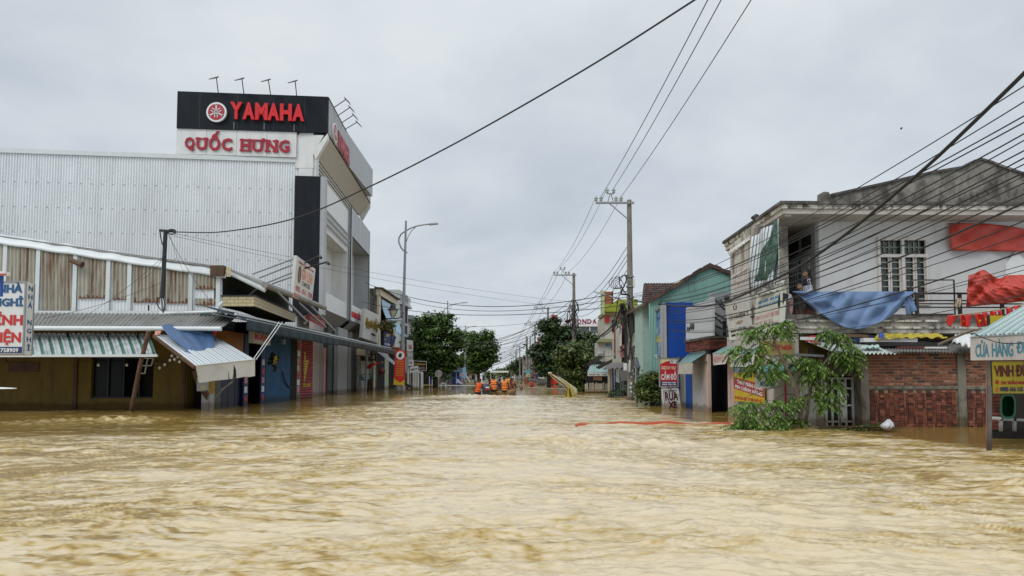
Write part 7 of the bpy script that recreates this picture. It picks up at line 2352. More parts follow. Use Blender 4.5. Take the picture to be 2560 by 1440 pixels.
b1 = strip(.82, .86, 1.0, 1.0, mat('band_blue', (.01, .12, .25), .5))
b2 = strip(.36, .16, .70, .50, mat('band_red', (.34, .02, .03), .5), off=.004)
lettering('ÉP KÍNH', b1, (.06, .15, .75, .85), M_WHITE, ba, depth=.003)
lettering('SIM THẺ', q, (.45, .68, .95, .80), M_BLACK, ba, depth=.003, off=.007, bold=.02)
lettering('THAY MÀN HÌNH', b2, (.12, .52, .96, .92), M_WHITE, ba, depth=.003, bold=.02)
lettering('PIN CHÍNH HÃNG', b2, (.05, .08, .96, .46), M_WHITE, ba, depth=.003, bold=.02)
b3 = [quad_pt(q, 0, .02) + n * .004, quad_pt(q, 1, .0) + n * .004, quad_pt(q, 1, .13) + n * .004, quad_pt(q, 0, .17) + n * .004]
lettering('NGHE NHẠC', b3, (.03, .1, .97, .9), M_RED, ba, depth=.003, bold=.02)

# doorway house under the brick balcony
t = empty('brick_balcony_house', (XR, 25, 0), 'narrow house with dark red brick balcony, black doorway and pale wall', 'house')
rpanel('doorway_back', 1768, 1820, -1, 2.4, M_DARK, t, XR + .9)
MB().box((XR + .1, 22.6, -1), (XR + 3, 22.62, 2.2)).build('jamb', M_DARK, t)
rpanel('pier', 1762, 1770, -1, 2.1, mat('peach_pier', (.50, .38, .33)), t)
rpanel('pale_wall', 1729, 1762, -1, 2.25, mat('pale_grey_plaster', (.40, .40, .41), .8, .06, stain=(.22, .2, .19), stain_amt=.5, stain_scale=(1, 1, .3)), t, XR + .02)
rpanel('blue_door', 1713, 1728.5, -1, 1.42, mat('royal_blue_door', (.01, .07, .33), .5, .1), t)
rpanel('grey_jamb', 1700, 1712.5, -1, 1.9, M_GREYP, t)
c0 = P(1716, 880, 27.6); c1 = P(1776, 873, 24.4); c2 = P(1840, 866, 24.4)
zb0, zt0 = Z(873, 24.4), Z(846, 24.4)
c0.z = c1.z = c2.z = zb0
c0.x = c1.x - .05
up = Vector((0, 0, zt0 - zb0))
bal = MB(); bal.prism([c0, c1, c2, c2 + Vector((0, 1, 0)), c0 + Vector((1.2, 0, 0))], up); bo = bal.build('balcony', mat('mortar_dark', (.05, .03, .03), .9), t)
b = MB(); brick_face(b, [c0, c1, c1 + up, c0 + up], .25, .058, .014, .02, .003); brick_face(b, [c1, c2, c2 + up, c1 + up], .25, .058, .014, .02, .003)
b.build('brick_cladding', M_BRICKD, bo)
MB().prism([c0 + up + Vector((-.08, .05, 0)), c1 + up + Vector((-.08, -.08, 0)), c2 + up + Vector((.1, -.08, 0)), c2 + up + Vector((0, 1, 0)), c0 + up + Vector((1.2, 0, 0))], (0, 0, .08)).build('coping', mat('black_mould_concrete', (.07, .065, .06)), bo)
MB().box((c1.x + .4, 25.6, zb0), (c2.x + 1, 25.8, 4.4)).build('upper_wall', M_GREYP, t)


def awning_r(label, q, valq, m, vm=None, text=None, tm=None, ribs=8):
    t = empty('shop_awning', q[0], label, 'awning')
    corr('sheet', q, ribs, .018, m, t)
    v = panel('valance', valq, .015, vm or M_CANVW, t)
    g = MB(); g.tube([q[0], q[1]], .02, 6); g.build('edge_pipe', M_STEEL, t)
    g = MB(); g.bar(q[1], Vector((q[2].x, q[2].y, q[1].z)), .05); g.bar(q[1], q[2], .04); g.build('stay', M_BLACKM, t)
    if text: lettering(text, valq, (.08, .25, .92, .75), tm, v, depth=.003)
    return t


M_TEALA = mat('dull_teal_sheet', (.13, .24, .24), .5, .12, 3, stain=(.06, .1, .1), stain_amt=.5)
awning_r('dull teal awning over the blue door, furthest of the three right awnings', [P(1697, 908, 26.8), P(1731, 906, 25.2), P(1783, 871, 24.9), P(1727, 879, 28.0)],
         [P(1695, 935, 26.7), P(1730, 935, 25.1), P(1731, 907, 25.15), P(1697, 909, 26.7)], M_TEALA, mat('grimy_canvas', (.38, .36, .31), .8, .2, 5))
awning_r('teal awning with faded red lettered valance over the black doorway', [P(1782, 884, 23.2), P(1822, 883, 21.6), P(1880, 851, 21.9), P(1830, 858, 24.0)],
         [P(1783, 913, 23.2), P(1813, 910, 21.6), P(1822, 884, 21.55), P(1782, 885, 23.15)], mat('teal_sheet_b', (.16, .32, .30), .5, .1, 3), mat('grimy_pink_canvas', (.45, .40, .37), .8, .1), 'PHOTO VINH', M_PINK)
awning_r('pale teal awning with grey lettered valance beside the young tree', [P(1824, 890, 21.4), P(1888, 884, 19.4), P(1935, 852, 19.6), P(1880, 856, 21.8)],
         [P(1825, 917, 21.4), P(1880, 917, 19.5), P(1888, 885, 19.35), P(1824, 891, 21.35)], mat('teal_sheet_c', (.20, .35, .33), .5, .1, 3), mat('grimy_grey_canvas', (.48, .47, .44), .8, .1), 'ĐIỆN THOẠI', mat('grey_blue_letter', (.25, .30, .33), .7))

# white blank board over the brick balcony
t = empty('roof_board', P(1750, 800, 25.5), 'blank white board with a little black handwriting on black struts', 'sign')
q = [P(1714.6, 854, 27.4), P(1780.5, 839, 24.0), P(1782, 743, 24.0), P(1714.6, 770, 27.4)]
panel('board', q, .08, mat('cool_white_board', (.58, .60, .64), .5, .03), t)
n = quad_n(q); rr = random.Random(3)
g = MB()
for k in range(9):
    u = .06 + k * .035; v = .30 + rr.uniform(-.03, .05)
    g.bar(quad_pt(q, u, v) + n * .01, quad_pt(q, u + rr.uniform(.0, .03), v + rr.uniform(.08, .22)) + n * .01, .02)
g.build('handwriting', M_BLACK, t)
for a, b_ in (((1783, 745), (1812, 775)), ((1783, 780), (1816, 800)), ((1783, 790), (1818, 818)), ((1782, 830), (1800, 842)), ((1783, 812), (1822, 830))):
    MB().bar(P(*a, 24.05), P(*b_, 25.4), .05).build('strut', M_BLACKM, t)
MB().bar(P(1811, 842, 24.6), P(1811, 802, 24.6), .10).build('post', M_BLACKM, t)

# two tilted white signs on the corner house
t = empty('hanging_sign', P(1848, 795, 22), 'tilted grey white sign board with brown lettering, left of two under the balcony', 'sign')
q = [P(1824, 853, 22.4), P(1883, 837, 20.9), P(1872, 738, 20.9), P(1812, 761, 22.4)]
panel('board', q, .14, mat('grey_white_board', (.62, .62, .60), .6, .08, 2), t)
lettering('Ủ', q, (.34, .76, .48, .92), M_BROWN, t); lettering('ỦY NHIỆM Y', q, (.12, .50, .92, .66), mat('brown_letter', (.2, .14, .1), .7), t, bold=.02)
lettering('VIỆT', q, (.36, .36, .66, .46), mat('rust_letter', (.42, .20, .10), .7), t)
lettering('BẢO HIỂM', q, (.12, .2, .62, .29), M_BLACK, t, bold=.03); lettering('0905 XE MÁY OTO', q, (.12, .09, .85, .17), M_BLACK, t, bold=.03)
t = empty('hanging_sign', P(1918, 780, 20), 'tilted cream sign board with blue and pink lettering, right of two under the balcony', 'sign')
q = [P(1884, 838, 20.3), P(1949, 824, 18.4), P(1953, 717, 18.4), P(1890, 741, 20.3)]
panel('board', q, .14, mat('cream_board', (.62, .63, .55), .6, .06, 2), t)
n = quad_n(q)
lettering('SỬA CHỮA - MUA BÁN', q, (.14, .76, .95, .85), mat('bright_blue_letter', (.03, .22, .50), .6), t, bold=.02)
lettering('ĐIỆN THOẠI DI ĐỘNG', q, (.12, .64, .9, .73), mat('bright_blue_letter', (.03, .22, .50)), t, bold=.02)
lettering('KINH DOANH SIM THẺ', q, (.05, .36, .97, .50), M_PINK, t); lettering('PHỤ KIỆN CÁC LOẠI', q, (.05, .26, .7, .32), M_PINK, t)
lettering('Đ/c: Trần Nhân Tông - ĐT 0511', q, (.02, .10, .95, .20), M_BLACK, t)
o = drape('torn_sheet', [P(1893, 745, 19.9), P(1955, 722, 18.3), P(1965, 700, 18.2), P(1905, 722, 19.8)], 24, 8, mat('torn_grey_sheet', (.5, .5, .47), .8, .25, 4), None, amp=.09, seed=31, folds=5); tag(o, 'torn grey white sheet crumpled on top of the cream sign board', 'sheet')
for px, py in ((1800, 758), (1817, 748)):
    t = empty('sign_spotlight', P(px, py, 22.5), 'small black spotlight arm beside the teal gable, ' + ('lower left one' if px == 1800 else 'upper right one'), 'spotlight', 'spotlights over the tilted signs')
    MB().tube([P(px + 22, py + 14, 23), P(px + 2, py, 22.4)], .025, 5).build('arm', M_BLACKM, t); MB().ball(P(px, py - 2, 22.3), .09, 8, 6).build('lamp_head', M_BLACKM, t)

# teal gabled house
t = empty('teal_house', P(1730, 800, 30), 'house with teal corrugated gable wall and brown tiled roof', 'house')
D = 30.5
M_TEALW = mat('teal_corrugated', (.25, .44, .40), .5, .07, 1, stain=(.14, .27, .24), stain_amt=.5, stain_scale=(1, 1, .15))
gx = [(1622, 757), (1640, 747), (1660, 735), (1690, 717), (1720, 699), (1750, 680), (1774, 668), (1800, 679), (1832, 692)]
top_at = lambda px: np.interp(px, [a for a, _ in gx], [b_ for _, b_ in gx])


def gw_(u, v):
    px = 1622 + 210 * u
    zt_ = P(px, top_at(px), D).z
    p = P(px, 800, D); nu_ = 55
    return Vector((p.x, D + .025 * math.sin(u * nu_ * 2 * math.pi), -1 + (zt_ + 1) * v))


grid_mesh(gw_, 330, 1, 'gable_wall', M_TEALW, t)
b = MB(); rt = M_ROOFTILE
for i in range(len(gx) - 1):
    a, c = P(gx[i][0], gx[i][1], D), P(gx[i + 1][0], gx[i + 1][1], D)
    nseg = 2
    for k in range(nseg):
        p, r_ = a.lerp(c, k / nseg), a.lerp(c, (k + 1) / nseg)
        b.slab([p + Vector((0, -.18, 0)), r_ + Vector((0, -.18, 0)), r_ + Vector((0, .3, 0)), p + Vector((0, .3, 0))], (0, 0, .15 + .03 * (k % 2)))
b.build('verge_tiles', rt, t)
b = MB(); A, Bp = P(1774, 668, D), P(1610, 764, D); back = Vector((0, 9, 0))
b.slab([Bp, A, A + back, Bp + back], (0, 0, .1)); Cp = P(1850, 700, D); b.slab([A, Cp, Cp + back, A + back], (0, 0, .1)); b.build('roof', rt, t)
# tiled roof slope left of the gable
b = MB()
q = [P(1606, 752, 32), P(1640, 752, 32), P(1690, 710, 35), P(1609, 709, 35)]
q = [P(1604, 757, 31.8), P(1648, 757, 31.8), P(1700, 710, 34.5), P(1609, 710, 34.5)]
nr, nc = 9, 26
for r in range(nr):
    for c in range(nc):
        u0, u1, v0, v1 = c / nc, (c + 1) / nc, r / nr, (r + 1.25) / nr
        n_ = quad_n(q); z0 = n_ * (.05 + .035 * (c % 2)); z1 = n_ * (.0 + .035 * (c % 2))
        pts = [quad_pt(q, u0, v0) + z0, quad_pt(q, u1, v0) + z0, quad_pt(q, u1, min(1, v1)) + z1, quad_pt(q, u0, min(1, v1)) + z1]
        b.slab(pts, n_ * .03)
b.build('tiled_slope', rt, t)
MB().box((P(1606, 800, 32).x, 32, -1), (P(1650, 800, 32).x, 34, Z(757, 32))).build('side_wall', mat('pale_teal_plaster', (.30, .42, .38), .8), t)

# blue panel shop
t = empty('blue_shop', P(1700, 900, 29.3), 'shop with tall royal blue panel and grey pillars', 'shopfront')
MB().box((P(1667, 820, 29.3).x, 29.3, Z(893, 29.3)), (P(1733, 820, 29.3).x, 29.6, Z(756, 29.3))).build('blue_panel', mat('royal_blue_panel', (.008, .065, .36), .4, .06, 1), t)
for a, b_ in ((1655, 1658), (1658.5, 1666.5)):
    MB().box((P(a, 820, 29.2).x, 29.2, -1), (P(b_, 820, 29.2).x, 29.5, Z(762, 29.2))).build('pillar', M_GREYP, t)
q = [P(1618, 892, 33.0), P(1654, 890, 29.5), P(1654, 772, 29.5), P(1618, 800, 33.0)]
sg = panel('sign_board', q, .1, mat('worn_blue_sign', (.10, .20, .38), .6, .3, 3, stain=(.45, .47, .5), stain_amt=.8, stain_scale=(1, 1, 1.2), stain_lo=.48), t)
lettering('QUÁN', q, (.15, .78, .9, .92), M_MIDBLUE, sg, bold=.03); lettering('MÌ', q, (.3, .52, .75, .64), M_WHITE, sg, bold=.03); lettering('QUẢNG', q, (.06, .28, .97, .50), M_YELL, sg, bold=.03)
MB().bar(P(1609, 802, 33.2), P(1656, 765, 29.4), .1).build('sign_rail', M_STEEL, t)
MB().box((P(1592, 950, 33.4).x, 33.4, -1), (P(1712, 950, 33.4).x, 33.6, Z(893, 33.4))).build('ground_recess', M_DARK, t)
b = MB()
q = [P(1588, 917, 33), P(1700, 912, 30), P(1700, 893, 30.8), P(1590, 897, 33.4)]
grid_mesh(lambda u, v: quad_pt(q, u, v) + Vector((0, 0, -.10 * abs(math.sin(u * 22)) * (1 - v))), 90, 4, 'dark_awning', mat('dark_slate_canvas', (.06, .07, .085), .7, .15), t, thick=.02)
g = MB()
for k in range(14): g.bar(P(1640 + k * 2, 889, 30.5), P(1640 + k * 2, 896, 30.5), .03)
g.bar(P(1636, 889, 30.5), P(1668, 888, 30.5), .05); g.build('white_railing', M_PIPEW, t)
# coffee sign
t = empty('shop_sign', P(1608, 935, 33.0), 'dark grey sign with black slanted Coffee lettering behind the bush', 'sign')
q = fq(1590, 919, 1640, 954, 32.9)
panel('board', q, .06, mat('mid_grey_board', (.14, .13, .135), .7, .05), t)
lettering('Coffee', q, (.04, .45, .86, .94), M_BLACK, t, shear=.3, bold=.015)
t = empty('shop_sign', P(1560, 938, 34.5), 'plain grey sign panel left of the front pole', 'sign')
q = fq(1552.5, 926, 1568, 952, 34.9); panel('board', q, .06, mat('mid_grey_board', (.14, .13, .135)), t)

# pawn sign and car wash sign
t = empty('standing_sign', P(1697, 1022, 28.3), 'red standing sign box offering pawn service with cow picture', 'sign')
D = 28.3
MB().box((P(1649, 930, D).x, D - .12, Z(967, D)), (P(1695, 930, D).x, D + .12, Z(896, D))).build('box', M_WHITEP, t)
q = fq(1650.5, 897.5, 1693.5, 965.5, D - .125)
panel('face', q, .01, mat('pawn_red', (.46, .015, .03), .45, .04), t)
n = quad_n(q)
cm = [quad_pt(q, 0, .80) + n * .003, quad_pt(q, .3, .90) + n * .003, quad_pt(q, .62, .94) + n * .003, quad_pt(q, 1, .94) + n * .003, quad_pt(q, 1, 1) + n * .003, quad_pt(q, 0, 1) + n * .003]
MB().prism(cm, n * .004).build('cream_corner', mat('cream_print', (.62, .55, .33), .5), t)
MB().slab([quad_pt(q, .58, .83) + n * .004, quad_pt(q, .98, .83) + n * .004, quad_pt(q, .98, .99) + n * .004, quad_pt(q, .58, .99) + n * .004], n * .004).build('picture', mat('bw_picture', (.45, .45, .45), .5, .9, 9), t)
MB().slab([quad_pt(q, .02, .015) + n * .003, quad_pt(q, .98, .015) + n * .003, quad_pt(q, .98, .175) + n * .003, quad_pt(q, .02, .175) + n * .003], n * .004).build('blue_band', M_NAVY, t)
lettering('DỊCH VỤ', q, (.08, .59, .90, .74), mat('cream_letter', (.7, .6, .38), .5), t, bold=.03)
lettering('CẦM ĐỒ', q, (.04, .23, .95, .56), M_WHITE, t, bold=.028)
lettering('0909 841 784', q, (.1, .105, .92, .155), M_WHITE, t, bold=.04, off=.01); lettering('0909 142 190', q, (.1, .035, .92, .085), M_WHITE, t, bold=.04, off=.01)
g = MB()
for i in range(4): g.bar(fq(1649, 896, 1695, 967, D - .13)[i], fq(1649, 896, 1695, 967, D - .13)[(i + 1) % 4], .035)
g.build('frame', M_STEEL, t)
MB().tube([P(1697.5, 1028, D), P(1697, 893, D)], .05, 8).build('post', mat('grey_post', (.12, .12, .13), .6), t)
t = empty('standing_sign', P(1677, 1022, 28.0), 'white board reading RỬA XE leaning in the flood under the pawn sign', 'sign')
q = [P(1660, 1030, 27.9), P(1702, 1030, 28.0), P(1694, 972, 28.0), P(1655, 975, 27.9)]
panel('board', q, .05, mat('white_board_w', (.60, .60, .60), .5, .05), t)
n = quad_n(q); g = MB()
for i in range(4): g.bar(q[i] + n * .01, q[(i + 1) % 4] + n * .01, .05)
g.build('frame', M_PIPEW, t)
mdr = mat('dark_maroon_letter', (.075, .008, .014), .5, .1)
lettering('RỬA', q, (.15, .50, .95, 1.03), mdr, t, bold=.035); lettering('XE', q, (.30, .16, .82, .47), mdr, t, bold=.05)
o = MB().tube(smooth_pts([P(1674, 966, 27.9), P(1678, 976, 27.85), P(1690, 984, 27.85), P(1697, 990, 27.8)], 4), .02, 5).build('twig', mat('pale_bark', (.3, .25, .2))); tag(o, 'dry twig caught on the top of the car wash board', 'twig')

# ------------------------------------------------------------------ far right block
t = empty('lime_house', P(1550, 800, 58), 'lime green house with orange patterned tower panel', 'house')
D = 58; ML = mat('lime_plaster', (.27, .33, .025), .8, .08, 1, stain=(.18, .24, .03), stain_amt=.4)


def bx(name, a, b_, y0, y1, m, dy=0, dep=.6, par=None, D_=None):
    Dd = D_ or D
    return MB().box((P(a, y0, Dd + dy).x, Dd + dy, Z(y1, Dd + dy)), (P(b_, y0, Dd + dy).x, Dd + dy + dep, Z(y0, Dd + dy))).build(name, m, par)


bx('corner_column', 1505, 1511.5, 726, 786, mat('pale_lime', (.42, .50, .27), .8, .05), -.3, 1, t)
bx('patterned_panel', 1511.5, 1530, 729, 762, M_BRICK, -.2, .4, t)
bx('panel_frame', 1530, 1533, 728, 762, M_DARK, -.2, .5, t)
bx('parapet', 1508, 1545, 760, 779, ML, -.25, 1, t); bx('parapet', 1545, 1594, 748, 781, ML, 0, 4, t); bx('cornice', 1510, 1594, 780, 788, mat('tan_soffit', (.33, .26, .14), .8), .1, 4, t)
bx('wall', 1512, 1594, 789, 1010, mat('cream_upper', (.50, .48, .42), .8, .08, stain=(.3, .27, .2), stain_amt=.4), .5, 5, t); bx('green_wall', 1543, 1556, 782, 806, ML, .3, .1, t)
bx('red_panel', 1511, 1524, 791, 806, M_REDB, .3, .1, t)
for k in range(2): bx('window', 1530 + k * 32, 1542 + k * 32, 800, 830, M_DARK, .4, .05, t)
t = empty('narrow_house', P(1585, 850, 44), 'narrow pale teal edged house behind the front pole', 'house')
D = 44
bx('wall', 1577, 1606, 768, 1000, M_DARK, 0, 4, t); bx('teal_column', 1593, 1599, 768, 880, mat('pale_teal_plaster', (.30, .42, .38)), -.3, .3, t); bx('teal_column', 1602, 1612, 766, 880, mat('pale_teal_b', (.35, .46, .43), .8), -.3, .3, t)
bx('balcony', 1580, 1614, 880, 892, M_GREYP, -1.0, 1.0, t)
g = MB()
for k in range(8): g.bar(P(1581 + k * 4, 872, 42.9), P(1581 + k * 4, 884, 42.9), .05)
g.bar(P(1579, 872, 42.9), P(1614, 870, 42.9), .07); g.build('balcony_rail', M_STEEL, t)
o = drape('curtain', [P(1600, 850, 42), P(1615, 845, 42), P(1614, 795, 42), P(1604, 797, 42)], 12, 12, mat('lilac_grey_cloth', (.16, .14, .19), .8, .15), None, amp=.12, seed=41, folds=3); tag(o, 'grey lilac cloth hanging beside the blue panel shop', 'cloth')
t = empty('red_shop', P(1558, 860, 47), 'red and pink boarded shopfront between cream post and front pole', 'shopfront')
D = 47
bx('red_wall', 1551, 1572, 812, 880, mat('dull_red_wall', (.22, .06, .045), .8, .3, 4, stain=(.08, .04, .02), stain_amt=.7), 0, 3, t); bx('pink_board', 1550, 1569, 862, 893, mat('pink_board', (.48, .22, .20), .7, .12), -.3, .1, t)
bx('white_post', 1550, 1554, 812, 865, M_WHITEP, -.4, .2, t); bx('white_column', 1541, 1549, 815, 905, mat('pale_column', (.45, .45, .4), .8, .2, 4), -.2, .4, t)
g = MB(); g.bar(P(1550, 868, 46.5), P(1570, 885, 46.5), .08).bar(P(1550, 880, 46.5), P(1571, 866, 46.5), .08); g.build('cross_bars', M_BLACKM, t)
t = empty('tin_sign_box', P(1513, 875, 52), 'rusted white tin sign box with plants growing over its roof', 'sign box')
D = 52
bx('box', 1492.5, 1534, 856, 890, mat('stained_white_tin', (.50, .50, .48), .7, .1, 3, stain=(.035, .045, .03), stain_amt=.95, stain_scale=(2.2, 2.2, 1.6), stain_lo=.5), 0, 1.5, t)
MB().slab([P(1490, 857, 51.6), P(1537, 857, 51.6), P(1534, 850, 53.5), P(1498, 850, 53.5)], (0, 0, .08)).build('roof', mat('mossy_roof', (.12, .13, .04), .9, .3), t)
q = fq(1493, 882, 1530, 891, 51.95); lettering('ĐIỆN TỬ', q, (.05, .1, .5, .8), M_NAVY, t)
q = fq(1505, 858, 1532, 872, 51.95); lettering('BIDA', q, (.35, .4, .95, .9), mat('bright_blue_letter', (.03, .22, .50)), t)
t = empty('tall_sign', P(1539, 880, 50), 'tall cream column sign with dark squares', 'sign'); D = 50
bx('column', 1533, 1545, 848, 908, mat('cream_sign', (.48, .46, .38), .7, .08), 0, .5, t)
for y in (873, 888): bx('dark_square', 1535, 1542, y, y + 8, mat('olive_square', (.06, .06, .015), .7), -.03, .03, t)
t = empty('street_stall', P(1495, 930, 55), 'stall with teal and white striped awning above a slatted fence', 'stall'); D = 55
q = [P(1468, 932, 54), P(1523, 931, 54), P(1522, 912, 56.5), P(1476, 912, 56.5)]
corr('awning_sheet', q, 14, .05, striped_mat('stall_stripes', (.55, .60, .60), (.16, .40, .34), 11, 0, .5, .55), t)
q = fq(1469, 931.5, 1522, 940, 53.9); v_ = panel('valance', q, .05, M_CANVW, t); lettering('BÁNH MÌ - CHÈ', q, (.08, .2, .9, .75), M_BLACK, v_)
bx('back', 1464, 1524, 905, 990, M_DARK, 1.5, .2, t)
g = MB(); g.bar(P(1484, 945, 54.5), P(1504, 947, 54.5), .25, .3).build('menu_board', mat('orange_menu', (.40, .22, .12), .7, .3, 8), t)
t = empty('slat_fence', P(1493, 970, 53.5), 'low fence of pale slats standing in the water', 'fence')
rr = random.Random(8)
for k in range(22):
    x = 1464 + k * 2.7
    MB().bar(P(x, 981, 53.5), P(x + rr.uniform(-1.5, 2.5), 957 + rr.uniform(-1, 3), 53.5), .09, .03).build('slat', mat('pale_slat', (.40, .36, .28), .8, .2), t)
MB().bar(P(1462, 977, 53.4), P(1522, 977, 53.4), .1).build('rail', mat('cream_rail', (.5, .42, .3), .8), t)
for a, c, l in (((1467, 912), (1500, 892), 'upper dark sheet leaning on the stall roof'), ((1490, 920), (1530, 900), 'lower dark sheet leaning over the striped stall awning')):
    o = MB().slab([P(a[0], a[1], 50), P(c[0], c[1], 52), P(c[0] + 8, c[1] + 2, 54), P(a[0] + 8, a[1] + 3, 52)], (0, 0, .08)).build('roof_sheet', mat('dark_sheet', (.03, .03, .035), .6)); tag(o, l, 'roof sheet')
o = grid_mesh(lambda u, v: quad_pt([P(1507, 921, 42), P(1562, 918, 40), P(1561, 907, 41), P(1528, 908, 43)], u, v) + Vector((0, 0, -.12 * abs(math.sin(u * 14)) * (1 - v))), 50, 4, 'canopy', mat('brown_grey_canvas', (.13, .115, .115), .8, .1), thick=.03); tag(o, 'brown grey scalloped canopy left of the front pole', 'awning')
t = empty('shopfront', P(1540, 960, 42), 'dark shopfront with cream post and blue frames under the grey canopy', 'shopfront'); D = 42
bx('back', 1528, 1575, 915, 1012, M_DARK, 2, .2, t); bx('cream_post', 1521, 1525, 922, 1012, mat('cream_post', (.42, .35, .23), .8, .1), 0, .3, t); bx('grey_post', 1525.5, 1530, 922, 1012, M_GREYP, .1, .3, t)
for a, m in ((1532, M_MIDBLUE), (1535, M_WHITEP), (1547, M_NAVY), (1551, M_GREYP), (1557, M_GREYP)): bx('door_frame', a, a + 1.3, 922, 1012, m, .6, .1, t)
q = [P(1539, 954, 41.8), P(1548.5, 958, 41.8), P(1549, 922, 41.8), P(1540, 922, 41.8)]
o = drape('banner', q, 8, 14, mat('pale_blue_cloth', (.50, .56, .62), .7, .06), None, amp=.06, seed=51, folds=2); tag(o, 'pale hanging cloth banner in the shop left of the front pole', 'banner')
t = empty('potted_plant', P(1557, 975, 41), 'dark leafy plants in the shop doorway left of the front pole', 'plant')
vs, fs = [], []
for k in range(26):
    a = random.uniform(0, 6.28); compound_leaf(vs, fs, P(1555 + random.uniform(-7, 9), 980 + random.uniform(-6, 8), 41.5), Vector((math.cos(a), math.sin(a), random.uniform(.2, 1.3))), Vector((0, 0, 1)), .8, 1.2, w=.12, nl=4, ll=.3)
np_mesh('foliage', np.array([v[:] for v in vs]), np.array(fs), LEAF_B, t)

# showroom with red lettering in the distance
t = empty('far_showroom', P(1470, 840, 98), 'white and glass showroom with dark red letters on its roof', 'building'); D = 98
bx('glass_front', 1395, 1535, 815, 960, mat('blue_grey_glass', (.10, .13, .145), .2, .3, .4, spec=.8), 0, 10, t)
bx('white_roof_edge', 1395, 1540, 810, 816, M_WHITE, -.5, 10, t); bx('white_floor_band', 1395, 1535, 832, 840, M_WHITE, -.2, .2, t)
for x in (1444, 1473, 1505): bx('mullion', x, x + 3, 815, 835, M_WHITE, -.3, .2, t)
q = fq(1429, 798, 1493, 810.5, 97.8)
mho = mat('dark_red_letter', (.26, .012, .015), .5, .05)
for i, ch in enumerate('HONDA'):
    lettering(ch, q, (i / 5 + .01, 0, (i + 1) / 5 - .02, 1), mho, t, bold=.045, depth=.25)
w = MB()
for k in range(5):
    w.prism([P(1410 + k * 1.5, 803 + k * 1.3, 97.8), P(1418, 799.5 + k, 97.8), P(1430, 796 + k * .8, 97.8), P(1424, 804 + k * .9, 97.8), P(1418, 808 + k * .4, 97.8)], (0, .1 + .02 * k, 0))
w.build('wing_emblem', mat('wing_red', (.40, .06, .03), .6, .1), t)
t = empty('red_pylon', P(1387, 840, 95), 'tall red pylon sign above the dark feathery tree', 'sign'); D = 95
bx('body', 1379, 1394, 788, 960, M_REDB, 0, 1, t); bx('white_edge', 1376.5, 1378.5, 800, 960, M_WHITE, 0, 1, t)

# distant right side street clutter
def far_sign(px0, px1, py0, py1, D, m, lab, cat='sign'):
    t = MB().box((P(px0, py0, D).x, D, Z(py1, D)), (P(px1, py0, D).x, D + .3, Z(py0, D))).build('distant_sign', m); tag(t, lab, cat); return t


far_sign(1315, 1326, 925, 934, 105, mat('cyan_sign', (.10, .38, .48), .6), 'cyan sign panel left of the white stall in the far street')
far_sign(1316, 1325, 934.5, 942, 105, mat('pale_yellow_sign', (.55, .52, .3), .6), 'pale yellow panel directly below the cyan sign')
far_sign(1334, 1341, 935, 945, 98, mat('purple_sign', (.14, .04, .32), .6), 'small purple sign on a post in the far street')
far_sign(1340, 1361, 942.5, 946, 92, M_WHITE, 'long thin white counter edge below the dark trees', 'counter')
far_sign(1342, 1362, 946, 966, 93, mat('grey_counter', (.12, .12, .12), .8, .2), 'grey counter block under the thin white edge', 'counter')
far_sign(1376, 1383, 940, 966, 80, M_REDB, 'red standing banner behind the yellow tarpaulin', 'banner')
far_sign(1343, 1357, 843, 860, 100, mat('pink_sign', (.5, .28, .28), .7, .2), 'faded pink billboard behind the fourth pole')
far_sign(1397, 1408, 950, 968, 78, M_WHITE, 'white panel leaning behind the yellow tarpaulin', 'panel')
far_sign(1406, 1417, 933, 941, 76, mat('pale_green_sign', (.4, .5, .42), .7), 'pale green sign under the bushy tree')
far_sign(1311, 1318, 944, 962, 108, mat('red_brown_stall', (.3, .08, .05), .8), 'reddish stall post below the cyan sign', 'stall')
rr = random.Random(17)
blocks = [(1308, 1318, 888, 165), (1317, 1330, 872, 150), (1330, 1345, 862, 132), (1345, 1362, 880, 118), (1362, 1400, 895, 104), (1298, 1309, 905, 210), (1288, 1299, 915, 260)]
for i, (a, b_, y, D) in enumerate(blocks):
    m = mat('far_wall_%d' % i, tuple(np.array([(.30, .26, .24), (.26, .28, .33), (.33, .2, .15), (.3, .3, .3), (.22, .24, .2), (.3, .3, .34), (.35, .35, .33)][i])), .8, .2, .5, stain=(.08, .08, .08), stain_amt=.7, stain_scale=(.4, .4, .6), stain_lo=.45)
    t = empty('distant_house', P((a + b_) / 2, 950, D), 'distant house front with small signs, ' + ('grey brown, beneath the far thin pole', 'blue grey, left of the fourth pole', 'terracotta, behind the fourth pole', 'grey, right of the fourth pole', 'olive, mostly behind the feathery tree', 'narrow, behind the bluish tree', 'farthest and smallest, by the canopy')[i], 'house', 'distant houses on the right')
    MB().box((P(a, y, D).x, D, -1), (P(b_, y, D).x + 6, D + 12, Z(y, D))).build('wall', m, t)
    for k in range(5):
        x = rr.uniform(a, b_ - 4); yy = rr.uniform(y + 3, 940)
        MB().box((P(x, yy, D - .3).x, D - .4, Z(yy + rr.uniform(4, 9), D)), (P(x + rr.uniform(3, 6), yy, D - .3).x, D - .1, Z(yy, D))).build('sign_board', rr.choice([M_WHITEP, M_REDB, M_NAVY, M_GREYP, M_DARK, M_YELL, M_WHITE, mat('orange_print', (.45, .18, .08), .7)]), t)
lb = [(1100, 1150, 905, 125), (1145, 1165, 915, 150), (1240, 1252, 935, 330), (1205, 1222, 930, 200)]
